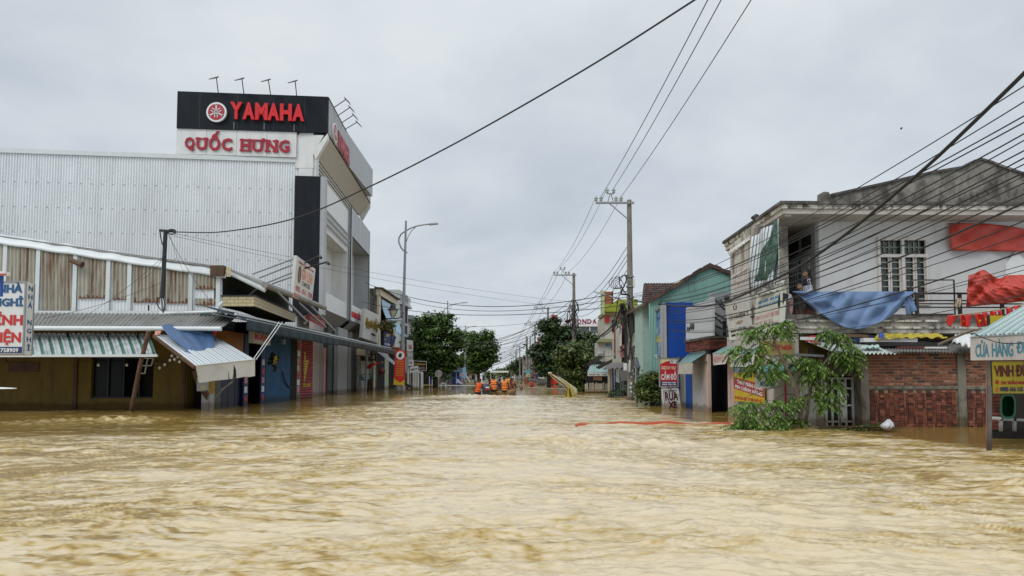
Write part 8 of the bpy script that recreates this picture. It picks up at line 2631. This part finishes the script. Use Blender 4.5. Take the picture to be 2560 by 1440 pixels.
for i, (a, b_, y, D) in enumerate(lb):
    t = empty('distant_house', P((a + b_) / 2, 950, D), ('dark house mass behind the nearer left tree', 'pale house between the two left trees', 'tiny hazy house at the street end', 'low blue white house right of the farther tree')[i], 'house', 'distant houses on the left')
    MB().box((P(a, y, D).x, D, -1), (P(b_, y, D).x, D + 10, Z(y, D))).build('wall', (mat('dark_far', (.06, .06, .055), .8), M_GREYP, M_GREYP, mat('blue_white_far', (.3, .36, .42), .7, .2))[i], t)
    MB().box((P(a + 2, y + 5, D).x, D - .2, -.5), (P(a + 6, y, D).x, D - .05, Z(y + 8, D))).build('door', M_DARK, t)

# white canopy across the street end
t = empty('street_canopy', P(1248, 950, 150), 'long white flat canopy across the far end of the street', 'canopy')
MB().box((P(1225, 929, 150).x, 149, Z(931.5, 150)), (P(1271.5, 929, 150).x, 152, Z(927, 150))).build('roof', M_WHITE, t)
for px in (1227, 1245, 1269): MB().bar(P(px, 931, 150.5), P(px, 956, 150.5), .2).build('post', M_GREYP, t)
# hidden background behind everything: far tree mass at the vanishing point
tree('hazy far tree mass at the very end of the street', 1258, 948, 420, [(1250, 930, 14, 5), (1268, 928, 12, 6), (1283, 929, 8, 7)], LEAF_B, 2500, .8, 10, .4, 'street_tree', 'street trees')
# ------------------------------------------------------------------ people: one continuous remeshed body each
SKIN = mat('skin', (.34, .19, .12), .6, .08)
HAIR = mat('black_hair', (.012, .010, .009), .6, .2)
M_VEST = mat('orange_life_vest', (.85, .13, .015), .6, .06, wet=False)
M_VESTL = mat('pale_orange_vest', (.90, .28, .05), .6, .06, wet=False)


def body_mesh(name, limbs, balls, voxel, zones, parent, smooth_it=4):
    """limbs: (a, b, ra, rb); balls: (c, (rx, ry, rz)); zones: (material, test(point)) first match wins"""
    m = MB()
    for a, b, ra, rb in limbs:
        m.tube([a, Vector(a).lerp(Vector(b), .5), b], [ra, (ra + rb) / 2, rb], 10)
        m.ball(a, ra, 10, 7); m.ball(b, rb, 10, 7)
    for c, r in balls:
        m.ball(c, 1, 14, 10, r)
    me = bpy.data.meshes.new('tmp'); me.from_pydata(m.v, [], m.f); me.update()
    o = bpy.data.objects.new('tmp', me); COL.objects.link(o)
    md = o.modifiers.new('r', 'REMESH'); md.mode = 'VOXEL'; md.voxel_size = voxel; md.use_smooth_shade = True
    sm = o.modifiers.new('s', 'SMOOTH'); sm.factor = .5; sm.iterations = smooth_it
    dg = bpy.context.evaluated_depsgraph_get()
    me2 = bpy.data.meshes.new_from_object(o.evaluated_get(dg))
    bpy.data.objects.remove(o); bpy.data.meshes.remove(me)
    me2.name = name
    ms = []
    for mt, _ in zones:
        if mt not in ms: ms.append(mt)
    me2.materials.clear()
    ob = link_mesh(name, me2, ms, None)
    idx = []
    for p in me2.polygons:
        c = p.center
        k = len(zones) - 1
        for i, (mt, f) in enumerate(zones):
            if f(c): k = i; break
        idx.append(ms.index(zones[k][0]))
    me2.polygons.foreach_set('material_index', idx)
    if parent is not None:
        ob.parent = parent
        me2.transform(Matrix.Translation(-Vector(parent.location)))
    return ob


def hand_limbs(w, d, up, s=1.0, curl=.6):
    """palm and five bent fingers from wrist w along d"""
    w, d, up = Vector(w), Vector(d).normalized(), Vector(up).normalized()
    side = d.cross(up).normalized()
    L = []
    palm = w + d * .085 * s
    L.append((w, palm, .024 * s, .030 * s)); L.append((w + side * .018 * s, palm + side * .025 * s, .018 * s, .018 * s)); L.append((w - side * .018 * s, palm - side * .025 * s, .018 * s, .018 * s))
    for k, ln in ((-1.5, .060), (-.5, .072), (.5, .068), (1.5, .052)):
        b = palm + side * k * .020 * s
        m1 = b + (d * (1 - curl * .3) - up * curl * .5).normalized() * ln * .5 * s
        m2 = m1 + (d * (1 - curl) - up * curl).normalized() * ln * .5 * s
        L += [(b, m1, .0095 * s, .009 * s), (m1, m2, .009 * s, .0075 * s)]
    tb = w + d * .035 * s - side * .028 * s
    t1 = tb + (d * .6 - side * .8).normalized() * .035 * s
    L += [(tb, t1, .012 * s, .010 * s), (t1, t1 + (d - up * .3).normalized() * .028 * s, .010 * s, .008 * s)]
    return L


def boat_person(label, px, py_head, D, lean=(0, 0), vest=M_VEST, arms=None, legs=True, hat=None, seat=.35, turn=0.0, shirt=None, pants=None, s=1.0):
    """seated figure seen from behind; px/py_head place the head"""
    head = P(px, py_head, D)
    shirt = shirt or mat('dark_shirt', (.02, .022, .025), .8)
    pants = pants or mat('dark_trousers', (.015, .02, .03), .8)
    H = head
    neck = H + Vector((-lean[0] * .25, -lean[1] * .2, -.20))
    chest = neck + Vector((-lean[0] * .5, -lean[1] * .3, -.20)); hip = chest + Vector((-lean[0] * .6, -lean[1], -.34))
    R2 = lambda v: Vector((v[0] * math.cos(turn) - v[1] * math.sin(turn), v[0] * math.sin(turn) + v[1] * math.cos(turn), v[2]))
    t = empty('person', (hip.x, hip.y, max(.05, hip.z - .1)), label, 'person')
    sh = .19
    sL, sR = neck + R2((-sh, 0, -.07)), neck + R2((sh, 0, -.07))
    limbs = [(H, neck, .06, .055), (neck + Vector((0, 0, -.04)), chest, .09, .14), (chest, hip, .15, .15), (sL, sR, .07, .07)]
    arms = arms or (((-.30, .12, -.32), (-.22, .36, -.42)), ((.30, .12, -.32), (.22, .36, -.42)))
    hands = []
    for S, (el, wr) in ((sL, arms[0]), (sR, arms[1])):
        e, w = neck + R2(el), neck + R2(wr)
        limbs += [(S, e, .060, .045), (e, w, .045, .030)]
        hands.append((w, (w - e).normalized())); limbs += hand_limbs(w, w - e, (0, 0, 1), 1.0, .7)
    if legs:
        for sx in (-1, 1):
            hp = hip + R2((sx * .09, .02, -.02)); kn = hip + R2((sx * .16, .42, .05)); an = hip + R2((sx * .16, .45, -.36))
            limbs += [(hp, kn, .085, .06), (kn, an, .06, .04), (an, an + R2((0, .18, -.03)), .042, .03)]
    balls = [(H + Vector((0, 0, .0)), (.078, .095, .115)), (H + R2((0, .10, -.02)), (.014, .02, .018)), (H + R2((-.082, .0, -.01)), (.014, .02, .03)), (H + R2((.082, 0, -.01)), (.014, .02, .03)), (hip + Vector((0, 0, -.03)), (.19, .17, .13))]
    hp_ = [h[0] for h in hands]
    zones = [(SKIN, lambda c: (c - H).length < .15 or min((c - h).length for h in hp_) < .115), (pants, lambda c: c.z < hip.z + .03), (shirt, lambda c: True)]
    body_mesh('body', limbs, balls, .02, zones, t)
    hb = MB(); hb.ball(H + R2((0, -.012, .018)), 1, 14, 8, (.09, .103, .115)); ho = hb.build('cap' if hat else 'hair', hat or HAIR, None, True)
    ho.parent = t; ho.data.transform(Matrix.Translation(-Vector(t.location)))
    # puffed vest: four rolls at the back
    ax = (hip - neck).normalized()
    vb = MB()
    for k in range(5):
        c = neck + ax * (.06 + .115 * k); w = .19 + (.02 if k < 2 else 0)
        vb.ball(c + R2((0, -.02, 0)), 1, 16, 8, (w, .165, .072))
    for sx in (-1, 1):
        vb.tube([neck + R2((sx * .10, -.06, -.02)), neck + R2((sx * .12, .02, .05)), neck + R2((sx * .12, .13, -.10))], .05, 8)
    vo = vb.build('life_vest', vest, None, True); vo.parent = t; vo.data.transform(Matrix.Translation(-Vector(t.location)))
    bb = MB()
    for k in (1, 3):
        c = neck + ax * (.06 + .115 * (k + .5))
        bb.lathe(c, [(.185, -.012), (.185, .012)], 16)
    bo = bb.build('strap', mat('dark_orange_strap', (.35, .05, .01), .7), vo)
    bo.data.transform(Matrix.Translation(Vector((0, 0, 0))))
    return t


# boat
def boat():
    D = 44.6
    t = empty('rescue_boat', P(1240, 985, D), 'low rescue boat with wooden tan stern carrying people in orange vests', 'boat')
    mh = mat('tan_boat_wood', (.30, .19, .07), .6, .2, 3, stain=(.10, .06, .03), stain_amt=.7, stain_scale=(1, 1, 3))
    z0 = lambda py: Z(py, D)
    w0, w1 = P(1216, 985, D).x, P(1284, 985, D).x
    L_ = 5.0
    secs = []
    for k, (f, ww, zz) in enumerate(((0, 1, .42), (.3, 1.06, .42), (.6, 1.0, .46), (.85, .6, .56), (1, .1, .7))):
        y = D + L_ * f; cx = (w0 + w1) / 2 + .4 * f; hw = (w1 - w0) / 2 * ww
        secs.append([(cx - hw, y, zz), (cx - hw * .8, y, -.25), (cx + hw * .8, y, -.25), (cx + hw, y, zz), (cx + hw - .06, y, zz), (cx + hw * .76, y, -.15), (cx - hw * .76, y, -.15), (cx - hw + .06, y, zz)])
    vs = [p for s_ in secs for p in s_]; fs = []
    for k in range(len(secs) - 1):
        for j in range(8): fs.append((k * 8 + j, k * 8 + (j + 1) % 8, k * 8 + 8 + (j + 1) % 8, k * 8 + 8 + j))
    fs.append(tuple(range(8))); fs.append(tuple(range(len(vs) - 8, len(vs)))[::-1])
    b = MB(); b.add(vs, fs); b.build('hull', mh, t)
    b = MB(); b.prism([(w0 + .02, D - .05, -.2), (w1 - .1, D - .05, -.2), (w1, D - .05, .44), (w0, D - .05, .30)], (0, .08, 0)); tr = b.build('transom', mh, t)
    for a, c, m in ((1218, 1228, M_GREYP), (1239, 1241, M_BROWN), (1229, 1238, mat('ochre_plank', (.42, .24, .05), .6))):
        MB().box((P(a, 980, D).x, D - .08, -.15), (P(c, 980, D).x, D - .055, .28)).build('plank', m, tr)
    MB().bar((w0, D + .05, .34), (w1 + .02, D + .05, .47), .07).build('gunwale', M_BROWN, t)
    for y in (.8, 1.8, 2.9): MB().box((w0 + .05, D + y, .22), (w1 - .05, D + y + .25, .27)).build('bench', mh, t)
    # open skiff with outboard, alongside
    t2 = empty('outboard_engine', P(1214, 985, D - .5), 'dark grey outboard engine with red and white label at the stern', 'engine')
    c = P(1215, 969, D - .4)
    b = MB(); b.ball(c, 1, 14, 9, (.30, .26, .28)); b.box((c.x - .24, c.y - .2, c.z - .25), (c.x + .24, c.y + .2, c.z - .02)); b.build('cowl', mat('charcoal_cowl', (.03, .035, .05), .35, .15), t2, True)
    b = MB(); b.hexa([(c.x - .18, c.y - .15, c.z - .5), (c.x + .18, c.y - .15, c.z - .5), (c.x + .18, c.y + .15, c.z - .5), (c.x - .18, c.y + .15, c.z - .5)], [(c.x - .26, c.y - .2, c.z - .22), (c.x + .26, c.y - .2, c.z - .22), (c.x + .26, c.y + .2, c.z - .22), (c.x - .26, c.y + .2, c.z - .22)])
    b.build('midsection', mat('charcoal_cowl', (.03, .035, .05)), t2)
    MB().box((c.x - .02, c.y - .275, c.z - .02), (c.x + .22, c.y - .25, c.z + .06)).build('white_label', M_WHITE, t2)
    MB().box((c.x - .05, c.y - .275, c.z - .14), (c.x + .25, c.y - .23, c.z - .06)).build('red_label', M_RED, t2)
    MB().bar((c.x - .1, c.y, c.z - .1), (c.x - .55, c.y - .1, c.z + .02), .05).build('tiller', M_BLACK, t2)
    o = MB().box((P(1196, 985, D).x, D + .0, -.1), (P(1222, 985, D).x, D + .9, .16)).build('stern_platform', M_GREYP); tag(o, 'low dark platform under the steersman beside the engine', 'platform')
    return t


boat()
boat_person('person in orange vest bending over the engine at the left of the boat', 1200, 951, 44.3, (.12, .10), M_VEST, arms=(((-.28, -.05, -.34), (-.24, .0, -.62)), ((.26, .10, -.30), (.42, .12, -.34))))
boat_person('bare headed person in orange vest seated left of centre in the boat', 1234, 944, 44.5, (-.02, 0), M_VESTL, arms=(((-.32, .10, -.26), (-.30, .34, -.30)), ((.34, .12, -.28), (.44, .30, -.50))))
boat_person('person in dark green cap and orange vest seated right of centre in the boat', 1261, 946, 44.6, (0, 0), M_VESTL, hat=mat('dark_green_cap', (.012, .05, .03), .8), arms=(((-.30, .10, -.28), (-.40, .26, -.34)), ((.28, .05, -.32), (.26, .30, -.44))))
boat_person('person in pale orange vest behind the green capped one, reaching for the right side', 1268, 941, 45.5, (0, 0), mat('bright_orange_vest', (.9, .36, .07), .6, .05), arms=(((-.28, .12, -.30), (-.2, .3, -.4)), ((.30, -.05, -.34), (.46, -.18, -.66))))
boat_person('person in faded orange vest almost hidden behind the bare headed person', 1224, 952, 46.2, (.05, 0), mat('faded_orange_vest', (.75, .26, .12), .6, .05))
boat_person('small dark figure at the far right side of the boat', 1279, 949, 46.8, (-.03, 0), mat('dark_orange_vest', (.4, .09, .04), .6), legs=True)
boat_person('dark figure seated facing forward between the two main passengers', 1249, 951, 47.0, (0, 0), mat('grey_vest', (.12, .12, .13), .8))


def wader(label, px, py_head, D, m, sc=1.0):
    """person chest deep in the flood with both arms out to the sides"""
    H = P(px, py_head, D)
    t = empty('person', (H.x, H.y, 0), label, 'person')
    nk = H - Vector((0, 0, .2)); hp = nk - Vector((0, 0, .75))
    limbs = [(H, nk, .06, .06), (nk, nk - Vector((0, 0, .25)), .10, .16), (nk - Vector((0, 0, .25)), hp, .16, .15), (nk + Vector((-.18, 0, -.07)), nk + Vector((.18, 0, -.07)), .065, .065)]
    for sx in (-1, 1):
        e = nk + Vector((sx * .45, 0, -.22)); w = nk + Vector((sx * .62, -.05, -.02))
        limbs += [(nk + Vector((sx * .18, 0, -.07)), e, .055, .045), (e, w, .042, .03)] + hand_limbs(w, w - e, (0, -1, 0), 1.0, .4)
        limbs += [(hp + Vector((sx * .1, 0, 0)), hp + Vector((sx * .12, .05, -.45)), .08, .06)]
    body_mesh('body', limbs, [(H, (.078, .095, .115)), (H + Vector((0, -.1, -.01)), (.014, .02, .018))], .025, [(SKIN, lambda c: (c - H).length < .16 or abs(c.x - H.x) > .28), (m, lambda c: True)], t)
    ho = MB().ball(H + Vector((0, .012, .02)), 1, 12, 8, (.088, .10, .112)).build('hair', HAIR, None, True); ho.parent = t; ho.data.transform(Matrix.Translation(-Vector(t.location)))
    return t


wader('bare chested person wading with arms out right of the boat', 1303, 958, 66, SKIN)
wader('person in a red orange top wading by the far stalls', 1327, 952, 78, mat('red_orange_top', (.6, .08, .03), .7))
wader('second person in red beside the wading person by the far stalls', 1331, 954, 82, mat('crimson_top', (.45, .03, .05), .7))


# girl and small child on the corner balcony
def balcony_people():
    D = 20.2
    H = P(2015, 684, D)
    t = empty('person', (H.x, H.y, 2.8), 'dark haired girl in navy and white jacket standing on the balcony', 'person')
    f = Vector((-1, -.15, 0)).normalized(); s = Vector((0, 1, 0)) * 1.0
    nk = H + Vector((.03, 0, -.17)); ch = nk + Vector((.03, 0, -.20)); hp = ch + Vector((.02, 0, -.33))
    sF, sB = nk + Vector((-.02, -.155, -.06)), nk + Vector((-.02, .155, -.06))
    eF, wF = nk + Vector((.02, -.20, -.32)), nk + Vector((-.19, -.24, -.44))
    eB, wB = nk + Vector((-.02, .18, -.32)), nk + Vector((-.22, .02, -.44))
    limbs = [(H, nk, .045, .045), (nk, ch, .07, .12), (ch, hp, .12, .125), (sF, sB, .055, .055), (sF, eF, .05, .04), (eF, wF, .038, .024), (sB, eB, .05, .04), (eB, wB, .038, .024)]
    limbs += hand_limbs(wF, wF - eF, (0, 0, 1), .9, .6) + hand_limbs(wB, wB - eB, (0, 0, 1), .9, .6)
    for sy in (-1, 1): limbs += [(hp + Vector((0, sy * .08, 0)), hp + Vector((-.01, sy * .08, -.42)), .085, .055), (hp + Vector((-.01, sy * .08, -.42)), Vector((hp.x + .02, hp.y + sy * .08, 2.86)), .055, .04)]
    Hf = H + f * .075
    balls = [(H, (.092, .075, .112)), (H + f * .05 + Vector((0, 0, -.045)), (.055, .055, .06)), (H + f * .103 + Vector((0, 0, -.012)), (.020, .013, .020)), (H + f * .088 + Vector((0, 0, -.058)), (.014, .025, .010)), (H + Vector((.01, -.076, -.01)), (.020, .012, .028))]
    navy = mat('navy_jacket', (.012, .016, .05), .8); white = mat('white_jacket', (.60, .63, .72), .8)
    hs = [wF, wB]
    zones = [(SKIN, lambda c: (c - H).length < .150 or min((c - h).length for h in hs) < .10 or (abs(c.y - wF.y) < .1 and c.x < nk.x - .10 and c.z < nk.z - .38)), (navy, lambda c: c.z > nk.z - .19 and not (abs(c.y - (nk.y - .17)) < .02)), (white, lambda c: c.z > hp.z - .08), (navy, lambda c: True)]
    body_mesh('body', limbs, balls, .0075, zones, t, 3)

    def pt(mb, name, m, sm=True):
        o = mb.build(name, m, None, sm); o.parent = t; o.data.transform(Matrix.Translation(-Vector(t.location))); return o
    hb = MB(); hb.ball(H - f * .042 + Vector((0, 0, .024)), 1, 18, 12, (.092, .094, .122)); hb.tube(smooth_pts([H - f * .08 + Vector((0, 0, .02)), H - f * .11 + Vector((0, 0, -.06)), H - f * .09 + Vector((0, 0, -.13))], 4), .035, 8, r2=.018); pt(hb, 'hair', HAIR)
    eb = MB()
    for sy in (-.032, .032): eb.ball(H + f * .087 + Vector((0, sy, .012)), 1, 8, 6, (.006, .011, .006)); eb.ball(H + f * .088 + Vector((0, sy, .034)), 1, 8, 5, (.005, .016, .003))
    pt(eb, 'eyes', HAIR)
    pt(MB().tube([sF + Vector((0, -.056, .05)), sF + Vector((.005, -.062, -.05)), eF + Vector((0, -.05, .05))], .012, 6), 'sleeve_stripe', M_WHITE)
    pt(MB().lathe(nk + Vector((0, 0, -.01)), [(.058, -.02), (.062, .02), (.056, .035)], 14), 'collar', navy)
    # child
    Hc = P(1999, 716, D - .5)
    t = empty('person', (Hc.x, Hc.y, 2.8), 'small child in dark shirt peeping over the balcony rail beside the girl', 'person')
    nk = Hc + Vector((.02, 0, -.14)); hp = nk + Vector((.02, 0, -.34))
    g = Vector((-.75, -.65, 0)).normalized()
    limbs = [(Hc, nk, .04, .04), (nk, nk + Vector((.01, 0, -.14)), .06, .095), (nk + Vector((.01, 0, -.14)), hp, .095, .10), (nk + Vector((.07, -.09, -.05)), nk + Vector((-.07, .09, -.05)), .045, .045)]
    for sx in (-1, 1):
        S = nk + Vector((sx * -.075, sx * .09, -.05)); e = S + Vector((.02 * sx, -.02, -.16)); w = e + g * .15 + Vector((.05 * sx, 0, .03))
        limbs += [(S, e, .038, .03), (e, w, .028, .02)] + hand_limbs(w, w - e, (0, 0, 1), .65, .6)
        limbs += [(hp + Vector((0, sx * .06, 0)), Vector((hp.x, hp.y + sx * .06, 2.9)), .06, .04)]
    balls = [(Hc, (.082, .078, .098)), (Hc + g * .088 + Vector((0, 0, -.018)), (.014, .014, .012)), (Hc + g * .05 + Vector((0, 0, -.04)), (.05, .05, .045))]
    dk = mat('dark_patterned_shirt', (.05, .035, .05), .8, .5, 20)
    body_mesh('body', limbs, balls, .0075, [(SKIN, lambda c: (c - Hc).length < .128 or (c.z < nk.z - .16 and (c - nk).dot(g) > .11)), (dk, lambda c: True)], t, 3)
    hb = MB(); hb.ball(Hc - g * .034 + Vector((0, 0, .036)), 1, 16, 10, (.096, .092, .092)); pt(hb, 'hair', HAIR)
    eb = MB(); sd = Vector((g.y, -g.x, 0))
    for k in (-.03, .03): eb.ball(Hc + g * .080 + sd * k + Vector((0, 0, .004)), 1, 8, 6, (.010, .010, .006))
    pt(eb, 'eyes', HAIR)


balcony_people()

# ------------------------------------------------------------------ things in the water
# orange corrugated hose
pts = smooth_pts([P(1437, 1072, 17.9) + Vector((0, 0, -.04)), P(1465, 1066, 18.2), P(1500, 1064, 18.3), P(1535, 1067, 18.3), P(1580, 1072, 18.1), P(1620, 1071, 18.1), P(1670, 1069, 18.2), P(1720, 1067, 18.2), P(1780, 1065, 18.2), P(1826, 1065, 18.1)], 26)
for p in pts: p.z = .065 + .03 * math.sin(p.x * 2.2) + .02 * math.sin(p.x * 5)
rad = [(.075 if i % 2 else .062) * min(1, .15 + i / 14) for i in range(len(pts))]
o = MB().tube(pts, rad, 10).build('corrugated_hose', mat('orange_hose', (.45, .085, .03), .55, .1, wet=False)); tag(o, 'orange corrugated hose floating across the water surface', 'hose')

# yellow tarpaulin caught on a frame
t = empty('yellow_tarpaulin', P(1420, 990, 42.5), 'pale yellow tarpaulin caught on a leaning pole in mid street', 'tarpaulin')
D = 42.5
my = mat('pale_yellow_tarp', (.58, .54, .34), .6, .08, 2, wet=False)


def yt(u, v):
    x = 1371 + 46 * u + 27 * max(0, u - .5) * 2 * .95
    top = 932 + 20 * u + 42 * max(0, u - .55) ** 1.2 * 1.3
    bot = 936 + 38 * u + 34 * max(0, u - .5) * 1.15
    return P(x, bot + (top - bot) * v, D + .1 * math.sin(u * 9 + v * 4) + .5 * u)


grid_mesh(yt, 30, 10, 'sheet', my, t, thick=.02)
grid_mesh(lambda u, v: P((1411 + 26 * u) * (1 - v) + (1420 + 3 * u) * v, 994 * (1 - v) + 966 * v, D - .2 + .15 * math.sin(u * 12)), 20, 8, 'hanging_fold', mat('deep_yellow_tarp', (.42, .32, .04), .6, .15, wet=False), t, thick=.02)
MB().tube([P(1373, 934, D), P(1410, 962, D), P(1436, 992, D)], .045, 7).build('pole', M_BROWN, t)
MB().ball(P(1375, 932.5, D), .10, 8, 6, (1.3, 1, .6)).build('knot', mat('cream_cloth', (.5, .45, .35), .8), t)

# branches and rubbish by the brick wall
t = empty('debris', P(2190, 1078, 17), 'floating branches and leaves piled against the flow before the brick wall', 'debris')
vs, fs = [], []
rr = random.Random(23)
br = MB()
for k in range(9):
    a = P(2005 + rr.uniform(-5, 90), 1079 + rr.uniform(-3, 5), 16.9); b_ = P(2150 + rr.uniform(-20, 80), 1078 + rr.uniform(-9, 6), 16.8)
    a.z = .02; b_.z = rr.uniform(.02, .14)
    br.tube(smooth_pts([a, a.lerp(b_, .5) + Vector((0, 0, rr.uniform(.0, .08))), b_], 5), .016, 5, r2=.006)
br.tube(smooth_pts([P(2200, 1075, 16.8), P(2212, 1052, 16.8), P(2206, 1035, 16.8), P(2203, 1034, 16.8)], 4), .014, 5)
br.build('branches', mat('wet_branch', (.12, .08, .045), .8, .3), t)
for k in range(95):
    u = rr.random() ** .6
    c = P(2012 + 215 * u, 1080 + rr.uniform(-3, 3), 16.9); c.z = .03 + rr.random() * (.04 + .20 * u ** 3); a = rr.uniform(0, 6.28)
    compound_leaf(vs, fs, c, Vector((math.cos(a), .5 * math.sin(a), .1)), Vector((0, 0, 1)), .2, .5, w=.04, nl=3, ll=.09)
vs = np.array([v[:] for v in vs]); vs[:, 2] = np.maximum(vs[:, 2], .0)
np_mesh('leaves', vs, np.array(fs), LEAF_D, t)
def bag_pt(u, v):
    a_ = 2 * math.pi * u; r_ = math.sin(math.pi * (.04 + .93 * v ** 1.5)) ** .8 * (1 + .22 * math.sin(7 * a_ + v * 4) * (1 - v * .6) + .1 * math.sin(13 * a_))
    return P(2217 + 14 * r_ * math.cos(a_) + 5 * (1 - v), 1048 + 27 * v, 16.6) + Vector((0, .13 * r_ * math.sin(a_), 0))


bag = grid_mesh(bag_pt, 40, 12, 'plastic_bag', mat('white_plastic_bag', (.55, .57, .6), .35, .08, wet=False), thick=.003)
tag(bag, 'white plastic bag caught on the floating branches', 'bag')
# small bird in the sky
t = MB().ball(P(2254, 320, 60), .06, 8, 6, (1.6, 1, 1)).prism([P(2252, 320, 60), P(2254, 318.5, 60), P(2257, 320.5, 60)], (0, .15, 0)).prism([P(2253, 320, 60), P(2254, 323.5, 60), P(2255.5, 320.5, 60)], (0, .15, 0)).build('bird', M_BLACK)
tag(t, 'tiny dark bird flying high above the corner house', 'bird')
